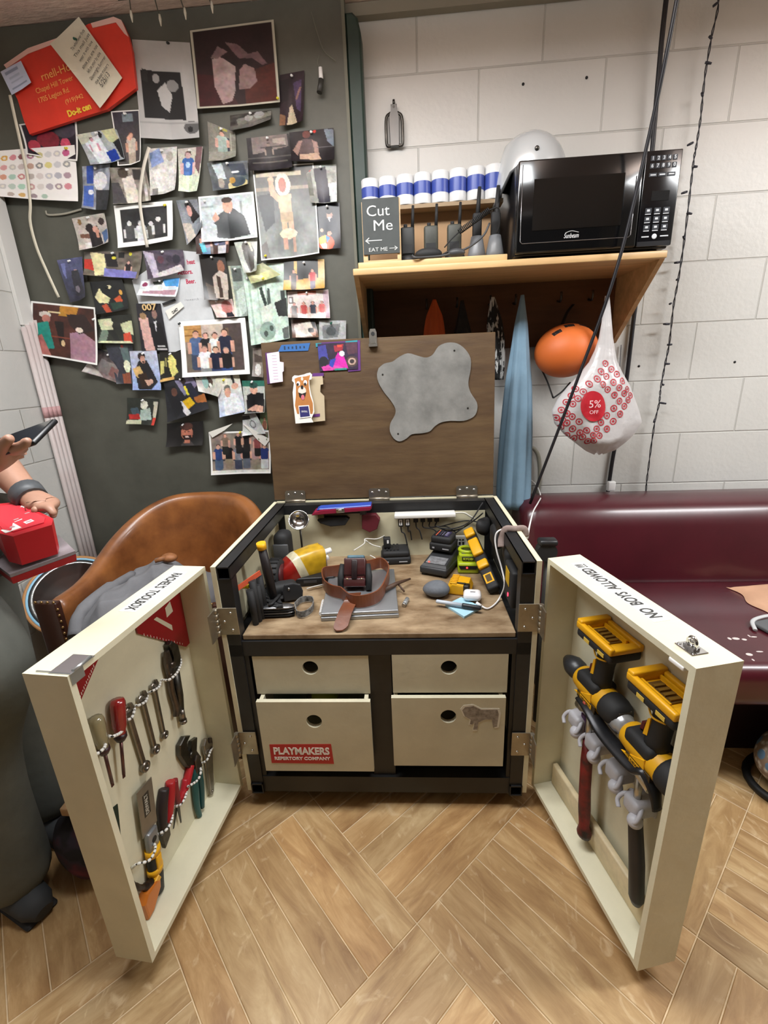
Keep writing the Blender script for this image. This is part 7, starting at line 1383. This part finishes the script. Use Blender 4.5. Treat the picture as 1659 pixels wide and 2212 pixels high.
for k in range(8):
    for q in range(n): fs.append((k*n+q, k*n+(q+1) % n, (k+1)*n+(q+1) % n, (k+1)*n+q))
mb.raw(vs, fs); part('badge', mb, pm('c02030', .5), t, 'red oval badge', world=True); u, v = onbag(bx, by)
mb = MB(); c = V(bagfn(u, v)); addtext(mb, '5%', .034, T(c.x, c.y-.0145, c.z+.012) @ RZ(.0) @ RX(-.12) @ FACE); addtext(mb, 'OFF', .017, T(c.x, c.y-.013, c.z-.014) @ RX(-.06) @ FACE); part('badge_print', mb, pm('e4c4c6', .5), t, 'pale 5% lettering', world=True)
# ================================================================ person at the left edge
def skinmesh(name, verts, edges, radii, root, lv=2):
    me = bpy.data.meshes.new(name); me.from_pydata([tuple(v) for v in verts], edges, []); o = bpy.data.objects.new(name, me); COL.objects.link(o)
    o.modifiers.new('skin', 'SKIN'); sd = me.skin_vertices[0].data
    for i, r in enumerate(radii):
        r = r if isinstance(r, tuple) else (r, r); sd[i].radius = r; sd[i].use_root = (i == root)
    s = o.modifiers.new('sub', 'SUBSURF'); s.levels = lv; s.render_levels = lv
    sm = o.modifiers.new('relax', 'SMOOTH'); sm.factor = .5; sm.iterations = 3
    bpy.context.view_layer.update()
    m2 = bpy.data.meshes.new_from_object(o.evaluated_get(bpy.context.evaluated_depsgraph_get())); bpy.data.objects.remove(o); bpy.data.meshes.remove(me)
    for p in m2.polygons: p.use_smooth = True
    m2.name = name; return m2
class SK_:
    def __init__(s): s.v = []; s.e = []; s.r = []
    def add(s, p, r, par=None):
        s.v.append(V(p)); s.r.append(r); i = len(s.v)-1
        if par is not None: s.e.append((par, i))
        return i
    def chain(s, pts, par):
        for p, r in pts: par = s.add(p, r, par)
        return par
def child(name, me, mat, par, label=None):
    me.materials.clear(); me.materials.append(mat); me.transform(WM[par.name].inverted()); o = bpy.data.objects.new(name, me); COL.objects.link(o); o.parent = par; WM[o.name] = WM[par.name]; return tag(o, label)
SKIN = pm('a87f6a', .5, var=(18, .12)); 
pb = SK_(); hipL, hipR = V((-1.07, .91, .88)), V((-1.01, .73, .88))
i0 = pb.add((-1.04, .82, .93), (.13, .10)); w_l = onY(74, 1084, .90); w_r = onY(-28, 1006, .76)
sp = pb.chain([((-1.06, .82, 1.08), (.125, .095)), ((-1.08, .82, 1.22), (.14, .10)), ((-1.085, .82, 1.34), (.15, .09))], i0)
nk = pb.chain([((-1.075, .82, 1.44), .055), ((-1.06, .82, 1.50), .055), ((-1.045, .82, 1.58), (.075, .085)), ((-1.04, .82, 1.66), (.078, .092)), ((-1.045, .82, 1.72), (.055, .065))], sp)
def arm(sh, el, wr, kn, tips, rad, th):
    a = pb.chain([(sh, .05), (V(sh).lerp(V(el), .5), .045), (el, .040), (V(el).lerp(V(wr), .4), .040), (V(el).lerp(V(wr), .8), .030), (wr, .026)], sp)
    palm = V(wr).lerp(V(kn), .55); p = pb.add(palm, (.036, .018), a)
    k = pb.add(V(wr).lerp(V(kn), .85), (.036, .016), p)
    for (b, mid, tip) in tips: pb.chain([(b, .0088), (mid, .0085), (tip, .0072)], k)
    pb.chain([(th[0], .011), (th[1], .0095), (th[2], .008)], p)
kL = onY(106, 1096, .875)
ft = []
for q, (yy, ln) in enumerate(((.845, 1115), (.868, 1121), (.892, 1120), (.914, 1114))):
    b = onY(106+q*1.5, 1097, yy); m_ = onY(114+q, 1106, yy-.004); t_ = onY(117-q, ln, yy-.006); ft.append((b, m_, t_))
arm((-1.08, 1.0, 1.36), (-1.05, 1.03, 1.06), w_l, kL, ft, 0, (onY(92, 1096, .87), onY(80, 1102, .85), onY(68, 1103, .84)))
kR = onY(38, 968, .765); fr_ = []
for q, yy in enumerate((.715, .742, .77, .795)):
    fr_.append((onY(40-q*2, 966, yy), onY(56-q*3, 958, yy-.002), onY(64-q*3, 948+q, yy-.004)))
arm((-1.08, .645, 1.36), (-1.04, .62, 1.07), w_r, kR, fr_, 0, (onY(5, 968, .72), onY(12, 955, .705), onY(24, 944, .70)))
for hp, kn, an, dx in ((hipR, (-.885, .715, .62), (-.978, .715, .09), 0), (hipL, (-1.05, .89, .52), (-1.04, .89, .09), 0)):
    a = pb.chain([(hp, .075), (V(hp).lerp(V(kn), .5), .06), (kn, .045), (V(kn).lerp(V(an), .35), .038), (an, .033), ((an[0]+.02, an[1]-.02, .04), .035), ((an[0]+.09, an[1]-.05, .03), (.03, .022))], i0)
pt = thing('person', 'person in grey trousers at left edge holding a phone and red case', 'person', V((-1.0, .82, 0)))
child('body', skinmesh('body', pb.v, pb.e, pb.r, i0), SKIN, pt)
tr = SK_(); t0 = tr.add((-1.04, .82, .95), (.145, .125)); TRM = pm('656862', .85, var=(9, .15), bump=(14, .35))
tr.chain([((-1.0, .73, .86), .105), ((-.92, .72, .755), .105), ((-.855, .715, .665), .098), ((-.885, .715, .58), .085), ((-.928, .715, .47), .066), ((-.955, .715, .32), .070), ((-.972, .715, .19), .080), ((-.978, .715, .10), .085), ((-.985, .715, .03), .086)], t0)
tr.chain([((-1.07, .91, .86), .105), ((-1.06, .90, .70), .10), ((-1.05, .89, .52), .088), ((-1.04, .89, .34), .072), ((-1.035, .89, .15), .078), ((-1.035, .89, .04), .082)], t0)
child('trousers', skinmesh('trousers', tr.v, tr.e, tr.r, t0), TRM, pt, 'loose dark grey trousers')
sr = SK_(); s0 = sr.add((-1.05, .82, .98), (.15, .12)); s1 = sr.chain([((-1.06, .82, 1.10), (.145, .115)), ((-1.08, .82, 1.24), (.155, .115)), ((-1.085, .82, 1.36), (.165, .10))], s0); sr.chain([((-1.08, .82, 1.42), .075)], s1)
for sh, el in (((-1.08, 1.0, 1.36), (-1.05, 1.03, 1.06)), ((-1.08, .645, 1.36), (-1.04, .62, 1.07))): sr.chain([(sh, .068), (V(sh).lerp(V(el), .4), .064), (V(sh).lerp(V(el), .7), .062)], s1)
child('shirt', skinmesh('shirt', sr.v, sr.e, sr.r, s0), pm('3c4048', .85), pt)
hm = MB(); hm.ell((-1.052, .82, 1.675), (.105, .092, .095)); hm.ell((-1.085, .82, 1.63), (.075, .088, .09)); o = part('hair', hm, pm('2c211b', .8, bump=(60, .4)), pt, world=True)
hm = MB()
for s in (-1, 1): hm.ell((-.958, .82+s*.032, 1.645), (.009, .013, .007)); hm.ell((-1.04, .82+s*.088, 1.625), (.018, .010, .03))
hm.ell((-.952, .82, 1.612), (.016, .012, .02)); hm.ell((-.957, .82, 1.575), (.008, .024, .006)); part('face', hm, pm('a87860', .5), pt, world=True)
for an in ((-.99, .715), (-1.05, .89)):
    mb = MB(); mb.M = T(an[0]-.02, an[1], 0) @ RZ(-.35); mb.tube([(-.07, 0, .035), (-.03, 0, .045), (.04, 0, .042), (.11, 0, .03), (.14, 0, .024)], [.034, .042, .042, .036, .02], 14, flat=.85); mb.mi = 1; mb.b2((-.085, -.036, 0), (.13, .034, .012), bev=.006)
    part('shoe', mb, [pm('3a3d40', .7), pm('1c1c1e', .7)], pt, world=True)
d = (w_l-V((-1.05, 1.03, 1.06))).normalized(); mb = MB(); mb.tube([w_l-d*.040, w_l-d*.006], [.034, .0315], 18); part('watch_band', mb, pm('4a4d50', .5), pt, 'grey watch band', world=True)
# phone in the right hand
a, b = onY(-12, 972, .76), onY(101, 932, .745); F = frame(a, b-a, V((.1, -.50, 1))); L = (b-a).length
t = thing('phone', 'black phone held flat in the raised hand at left edge', 'phone', F)
mb = MB(); mb.b2((-.02, -.036, -.004), (L, .036, .005), bev=.004, seg=3); part('case', mb, pm('0e1014', .35), t)
mb = MB(); mb.b2((-.015, -.033, .005), (L-.005, .033, .0056)); part('screen', mb, pm('07080a', .1, coat=.5), t)
# red case and tray
fr, fl, bl, br = onY(131, 1128, .795), onY(8, 1165, .755), onY(-45, 1092, .88), onY(40, 1084, .90)
t = thing('organizer_case', 'red plastic case covered with pale labels held at the left edge', 'case', fr)
def slab(top, th, mb, inset=0):
    c = sum(top, V((0, 0, 0)))/len(top); bot = [p+V((0, 0, -th))+(c-p)*inset for p in top]; n = len(top)
    mb.raw(list(top)+bot, [tuple(range(n)), tuple(range(2*n-1, n-1, -1))]+[(i, (i+1) % n, n+(i+1) % n, n+i) for i in range(n)])
def cham(q, k=.16):
    out = []; n = len(q)
    for i in range(n): out += [q[i].lerp(q[i-1], k), q[i].lerp(q[(i+1) % n], k)]
    return out
CR = pm('c0202c', .4, var=(10, .05)); mb = MB(); q = cham([fr, br, bl, fl]); slab(q, .062, mb, .05); part('shell', mb, CR, t, world=True)
mb = MB(); c = sum(q, V((0, 0, 0)))/len(q); q2 = [c+(p-c)*.80+V((0, 0, .0015)) for p in q]; slab(q2, .0035, mb); part('lid_panel', mb, pm('c9323e', .4), t, 'raised lid panel', world=True)
def lidpt(x, y): e = (fr-fl); g = (br-fr); return fl+e*x+g*y+V((0, 0, .0025))
for k, (x, y, w_, h_) in enumerate(((.12, .12, .3, .22), (.55, .2, .16, .10), (.72, .45, .16, .12), (.45, .35, .16, .14), (.25, .62, .24, .14), (.62, .68, .18, .10), (.8, .7, .12, .1))):
    mb = MB(); slab([lidpt(x, y), lidpt(x+w_, y+.02), lidpt(x+w_, y+h_), lidpt(x, y+h_-.02)], .001, mb); mb.mi = 1; slab([lidpt(x+w_*.2, y+h_*.35)+V((0, 0, .0006)), lidpt(x+w_*.8, y+h_*.4)+V((0, 0, .0006)), lidpt(x+w_*.8, y+h_*.6)+V((0, 0, .0006)), lidpt(x+w_*.2, y+h_*.55)+V((0, 0, .0006))], .0005, mb); part('label', mb, [pm('e0c9c8' if k % 3 else 'e6e2dc', .5), pm('b0888a', .6)], t, 'pale label', world=True)
q = [onY(160, 1181, .80), onY(125, 1148, .92), onY(-40, 1190, .90), onY(18, 1232, .75)]; t2 = thing('tray', 'flat red and grey tray carried under the red case', 'tray', q[0]+V((0, 0, -.02)))
mb = MB(); slab([p+V((0, 0, -.016)) for p in q], .014, mb, .02); part('base', mb, pm('a81c28', .4), t2, world=True)
mb = MB(); slab([p+V((0, 0, -.009)) for p in q], .0065, mb); part('cover', mb, pm('8d8488', .35, var=(20, .25)), t2, 'grey clear cover', world=True)
# ================================================================ around the chair
def hood(u, v):
    x = -.86+(u-.5)*.36+(v-.5)*-.02; y = 1.27+(v-.5)*.46; r = max(0, 1-((u-.5)/.5)**2)*max(0, 1-((v-.5)/.5)**4)
    rg = lambda a: 1-abs(math.sin(a))
    h = .445+.135*r**.55+r*(.034*rg(5*u+4*v+1)+.026*rg(9*v-5*u+.5)+.014*rg(15*u+9*v)+.008*math.sin(31*u-22*v))-.03*r
    if u < .5: h += .03*r*(1-u*2)
    return (x, y, h)
mb = MB(); mb.sheet(hood, 60, 72); mb.tube(bez([(-.98, 1.36, .55), (-.975, 1.24, .56), (-.99, 1.12, .54), (-.975, 1.06, .50)], 6), [.016]*6+[.024]*6+[.02]*7, 10)
soloW('hoodie', mb, pm('6f6f72', .9, var=(12, .1), bump=(50, .15)), 'crumpled grey hooded sweatshirt lying on the tan chair seat', 'sweatshirt', (-.86, 1.27, .445))
mb = MB(); mb.ell((-.855, 1.39, .60), (.028, .022, .016)); mb.tube([(-.86, 1.38, .605), (-.89, 1.36, .60)], [.010, .007], 8); soloW('glove', mb, pm('8c5a34', .6, var=(40, .3)), 'small crumpled brown leather glove on the grey sweatshirt', 'glove', (-.855, 1.39, .6))
c = V((-1.285, 1.45, .43)); R = T(*c) @ (V((.42, -.55, .72)).to_track_quat('Z', 'Y').to_matrix().to_4x4()); t = thing('round_panel', 'round black panel with blue and wooden rim leaning behind the chair', 'panel', R)
rr_ = .16
mb = MB(); mb.lathe([(0, -.012), (rr_*.80, -.012), (rr_*.80, .004), (0, .004)], 48); part('face', mb, pm('14110f', .3, var=(6, .8), col2='3a2018', coat=.4), t)
for k, (r0, r1, m, nm) in enumerate(((.80, .85, pm('b9bcbc', .25, .8), 'metal_band'), (.85, .89, BLKM, 'black_band'), (.89, .94, pm('8fc4e0', .4), 'blue_band'), (.94, 1.0, pm('b5824e', .5), 'wood_rim'))):
    mb = MB(); mb.lathe([(rr_*r0, -.012), (rr_*r1, -.012), (rr_*r1, .004), (rr_*r0, .004), (rr_*r0, -.012)], 48); part(nm, mb, m, t)
t = thing('stool', 'low pale wooden stool half hidden behind the left door', 'stool', (-.76, .83, 0)); PW = pm('b3906a', .5, var=(6, .15), st=(1, 6, 1))
mb = MB(); mb.b2((-.845, .745, .222), (-.675, .95, .245), bev=.003); part('top', mb, PW, t, world=True)
for sx in (-.825, -.70):
    for sy in (.935,): mb = MB(); mb.b2((sx-.012, sy-.012, 0), (sx+.012, sy+.012, .222)); part('leg', mb, PW, t, world=True)
def floral():
    m = bpy.data.materials.new('floral_cloth'); m.use_nodes = True; nt = m.node_tree; b = nt.nodes['Principled BSDF']; L = nt.links.new
    tc = nt.nodes.new('ShaderNodeTexCoord'); n = nt.nodes.new('ShaderNodeTexNoise'); n.inputs['Scale'].default_value = 14; L(tc.outputs['Object'], n.inputs[0])
    r = nt.nodes.new('ShaderNodeValToRGB'); e = r.color_ramp.elements; e[0].position = .45; e[0].color = (*rgb('141218'), 1); e[1].position = .7; e[1].color = (*rgb('7c3040'), 1); k = e.new(.57); k.color = (*rgb('40202e'), 1); k = e.new(.5); k.color = (*rgb('2a2432'), 1)
    L(n.outputs['Fac'], r.inputs[0]); L(r.outputs[0], b.inputs[0]); b.inputs['Roughness'].default_value = .85; return m
mb = MB(); mb.sheet(lambda u, v: (lambda an, ph: (-.835+.080*math.cos(an)*math.sin(ph)**.6*(1+.08*math.sin(5*an)), .815+.095*math.sin(an)*math.sin(ph)**.6, .10-.098*math.cos(ph)+.012*math.sin(3*an+2)*math.sin(ph)))(2*PI*u, PI*v), 36, 18); bmesh.ops.remove_doubles(mb.bm, verts=mb.bm.verts, dist=.0004)
soloW('cloth_bag', mb, floral(), 'dark floral cloth bag on the floor between trousers and left door', 'bag', (-.86, .80, 0))
# ================================================================ sofa things, floor bag, wheel
def lump(cx, cy, cz, rx, ry, h, seed):
    rr = random.Random(seed); a, b, c = [rr.uniform(0, 6) for _ in range(3)]
    return lambda u, v: (cx+(u-.5)*2*rx+.01*math.sin(9*v+a), cy+(v-.5)*2*ry+.012*math.sin(7*u+b), cz+h*(max(0, math.sin(PI*u))*max(0, math.sin(PI*v)))**.5*(1+.35*math.sin(7*u+5*v+c)))
p = onZ(1640, 1290, .42); mb = MB(); mb.sheet(lump(p.x+.09, p.y+.0, .412, .13, .09, .035, 3), 20, 20); soloW('cloth', mb, pm('c59a7c', .8, var=(8, .1)), 'crumpled tan cloth lying on the dark red sofa seat', 'cloth', (p.x+.09, p.y, .41))
p = onZ(1650, 1350, .42); mb = MB(); mb.M = T(p.x+.03, p.y, .4115) @ RZ(.3); mb.b2((-.05, -.03, 0), (.07, .03, .012), bev=.004); mb.mi = 1; mb.tube(bez([(-.07, .0, .004), (-.045, .03, .012), (0, .036, .016), (.06, .034, .014)]), .006, 8, flat=.6)
soloW('knee_strap', mb, [pm('5a5c5e', .6), pm('b9babb', .5)], 'small grey strap piece with pale edge near the sofa front', 'strap', (p.x+.03, p.y, .411))
def woven():
    m = bpy.data.materials.new('woven_pattern'); m.use_nodes = True; nt = m.node_tree; b = nt.nodes['Principled BSDF']; L = nt.links.new
    tc = nt.nodes.new('ShaderNodeTexCoord'); n = nt.nodes.new('ShaderNodeTexVoronoi'); n.inputs['Scale'].default_value = 60; L(tc.outputs['Object'], n.inputs[0])
    r = nt.nodes.new('ShaderNodeValToRGB'); e = r.color_ramp.elements; e[0].position = .15; e[0].color = (*rgb('c9c0b4'), 1); e[1].position = .5; e[1].color = (*rgb('85705e'), 1); L(n.outputs['Distance'], r.inputs[0])
    n2 = nt.nodes.new('ShaderNodeTexVoronoi'); n2.inputs['Scale'].default_value = 13; L(tc.outputs['Object'], n2.inputs[0]); r2 = nt.nodes.new('ShaderNodeValToRGB'); r2.color_ramp.interpolation = 'CONSTANT'; e = r2.color_ramp.elements; e[0].color = (1, 1, 1, 1); e[1].position = .22; e[1].color = (0, 0, 0, 1); L(n2.outputs['Distance'], r2.inputs[0])
    mx = nt.nodes.new('ShaderNodeMix'); mx.data_type = 'RGBA'; L(r2.outputs[0], mx.inputs[0]); L(r.outputs[0], mx.inputs[6]); mx.inputs[7].default_value = (*rgb('5c7a96'), 1); L(mx.outputs[2], b.inputs[0]); b.inputs['Roughness'].default_value = .8; return m
bc = V((1.125, 1.07, 0)); t = thing('woven_bag', 'patterned woven bag with black edging on the floor by the sofa', 'bag', bc)
mb = MB(); mb.sheet(lambda u, v: (lambda an, ph: (bc.x+.175*math.cos(an)*math.sin(ph)**.5, bc.y+.115*math.sin(an)*math.sin(ph)**.5, .085-.078*math.cos(ph)))(2*PI*u, PI*v), 40, 16); bmesh.ops.remove_doubles(mb.bm, verts=mb.bm.verts, dist=.0004); part('body', mb, woven(), t, world=True)
mb = MB(); mb.tube([(bc.x+.182*math.cos(a), bc.y+.122*math.sin(a), .012) for a in np.linspace(0, 2*PI, 33)[:-1]], .011, 8, closed=True); part('edging', mb, BLKM, t, 'black edging', world=True)
mb = MB(); mb.tube(bez([(bc.x-.10, bc.y-.06, .15), (bc.x-.04, bc.y-.07, .175), (bc.x+.03, bc.y-.06, .15)]), .014, 8, flat=.4); part('handle', mb, pm('24303c', .7), t, world=True)
c = onY(1183, 1190, 1.30); t = thing('caster_wheel', 'black rubber caster wheel on a post right of the cabinet', 'caster', (c.x, c.y, 0))
mb = MB(); mb.cyl((c.x-.0, c.y, c.z-.006), (c.x+.0, c.y+.03, c.z-.006), .03, n=24); part('wheel', mb, RUB, t, world=True)
mb = MB(); mb.M = T(c.x, c.y+.015, c.z); mb.b2((-.026, -.02, .014), (.03, .02, .034), bev=.008, seg=2); part('fork', mb, pm('1d1d1f', .4), t, world=True)
mb = MB(); mb.cyl((c.x+.01, c.y+.02, 0), (c.x+.01, c.y+.02, c.z-.02), .013); part('post', mb, pm('2a2a2c', .5), t, world=True)
# ================================================================ cables and string lights
def cable(name, pts, r, m, lab, cat='cable', n=8):
    P = [onY(x, y, Y) for x, y, Y in pts]; mb = MB(); mb.tube(bez(P, 8), r, n); return soloW(name, mb, m, lab, cat, P[0])
CB = pm('17161c', .45)
top = onY(1430, 0, 1.84); p_ = [V((.786, 1.84, ZC-.002)), V((.786, 1.84, 2.12)), onY(1408, 335, 1.85), onY(1392, 520, 1.86), onY(1370, 680, 1.866), onY(1352, 830, 1.866), onY(1335, 930, 1.866), onY(1322, 1000, 1.866), onY(1311, 1080, 1.866), onY(1308, 1110, 1.866)]
mb = MB(); mb.tube(bez(p_, 8), .0075, 10); soloW('cable', mb, CB, 'thick black cable running from ceiling down the wall behind the microwave', 'cable', p_[0])
a = onY(1462, 0, 1.44); p_ = [V((a.x+.012, 1.43, ZC-.002)), a, onY(1394, 330, 1.5), onY(1326, 600, 1.53), onY(1236, 850, 1.56), onY(1145, 1088, 1.61)]
mb = MB(); mb.tube(bez(p_, 8), .0052, 8); soloW('cable', mb, CB, 'black cable slanting in front of the microwave and shelf', 'cable', p_[0])
cable('flexible_conduit', [(1146, 966, 1.865), (1156, 972, 1.862), (1164, 990, 1.862), (1166, 1030, 1.862), (1160, 1075, 1.865), (1156, 1120, 1.865)], .008, pm('9a988a', .5), 'grey flexible conduit looping beside the blue fleece', 'conduit')
cable('wire', [(1342, 745, 1.872), (1339, 790, 1.87), (1336, 850, 1.872)], .002, pm('77777a', .5), 'thin grey wire behind the shelf bracket', 'wire')
c = onY(1320, 1050, 1.855); mb = MB(); mb.M = T(*c); mb.box((0, 0, 0), (.03, .02, .04), bev=.004); soloW('cable_clip', mb, WHITE, 'white cable clip low on the wall above the sofa', 'clip', c)
c = onY(1137, 1063, 1.86); mb = MB(); mb.M = T(*c); mb.b2((-.02, 0, -.05), (.02, .018, .05), bev=.003); mb.mi = 1; mb.cyl((-.002, -.006, .0), (-.002, .002, .0), .014); soloW('wall_outlet', mb, [pm('c2c0b0', .5), BLKM], 'outlet with black plug beside the blue fleece', 'outlet', c)
sl = thing('string_lights', 'dark wire string of small unlit bulbs hanging on the right wall', 'string lights', V((.92, 1.845, ZC)))
sp_ = [(1552, 0), (1537, 80), (1522, 170), (1514, 250), (1505, 310), (1498, 350), (1490, 420), (1478, 520), (1466, 600), (1455, 660), (1446, 740), (1436, 790), (1427, 840), (1424, 870), (1413, 920), (1402, 1000), (1396, 1050), (1394, 1090)]
P = [V((.905, 1.845, ZC-.003))]+[onY(x, y, 1.845) for x, y in sp_]; Pb = bez(P, 6)
mb = MB(); mb.tube([p+V((.0022*math.cos(i*1.1), .0022*math.sin(i*1.1), 0)) for i, p in enumerate(Pb)], .0016, 6); mb.tube([p-V((.0022*math.cos(i*1.1), .0022*math.sin(i*1.1), 0)) for i, p in enumerate(Pb)], .0016, 6); part('wire', mb, pm('1d1d26', .5), sl, world=True)
for x, y, sx, sy in ((1540, 14, 12, -10), (1532, 78, 6, 6), (1523, 135, 14, 2), (1516, 200, 2, 8), (1497, 308, -12, 6), (1497, 360, 10, 0), (1484, 414, -12, 4), (1483, 460, 12, 2), (1476, 510, 3, 8), (1470, 566, -13, 2), (1466, 602, -5, 3), (1450, 655, -4, 2), (1446, 700, -13, 0), (1441, 745, 11, -1), (1436, 786, 11, 0), (1430, 830, 5, 2), (1426, 870, 13, 2), (1415, 905, -3, 8)):
    a = onY(x, y, 1.842); b = onY(x+sx, y+sy, 1.838); mb = MB(); mb.tube([a, a.lerp(b, .5), b], [.0035, .004, .003], 8); part('bulb', mb, pm('23232e', .4), sl, world=True)
il = thing('icicle_lights', 'row of small clear bulbs hanging under the ceiling over the board', 'string lights', onY(340, 5, 1.74))
P = [V((p.x, 1.74, ZC-.004)) for p in [onY(x, 0, 1.74) for x in (255, 300, 350, 400, 460, 520)]]; mb = MB(); mb.tube(bez(P, 5), .0022, 6); part('wire', mb, pm('4c4a40', .5), il, world=True)
for x0, x1, y1 in ((280, 284, 34), (334, 346, 42), (388, 400, 28), (448, 458, 14)):
    b = onY(x1, y1, 1.735); a = V((onY(x0, 0, 1.74).x, 1.74, ZC-.004)); mb = MB(); mb.tube(bez([a, a.lerp(b, .6), b]), .0018, 6); mb.mi = 1; mb.tube([b+V((0, 0, .012)), b, b-V((0, 0, .016))], [.003, .0045, .0015], 8); part('bulb', mb, [pm('4c4a40', .5), pm('d8d4c4', .2)], il, world=True)
# dark fixing holes in the blocks
for k, (x, y) in enumerate(((1130, 182), (1267, 168), (1380, 791), (1587, 782))):
    c = onY(x, y, YB); mb = MB(); mb.lathe([(0, 0), (.0045, 0), (.0045, .001), (0, .0014)], 12, T(c.x, YB-.0003, c.z) @ RX(PI/2)); o = solo('wall_plug', mb, BLKM, ['small dark hole plug left above the helmet', 'small dark hole plug right above the helmet', 'small dark hole plug beside the carrier bag', 'small dark hole plug right of the string lights'][k], 'plug', None, 'dark plugs in the wall')
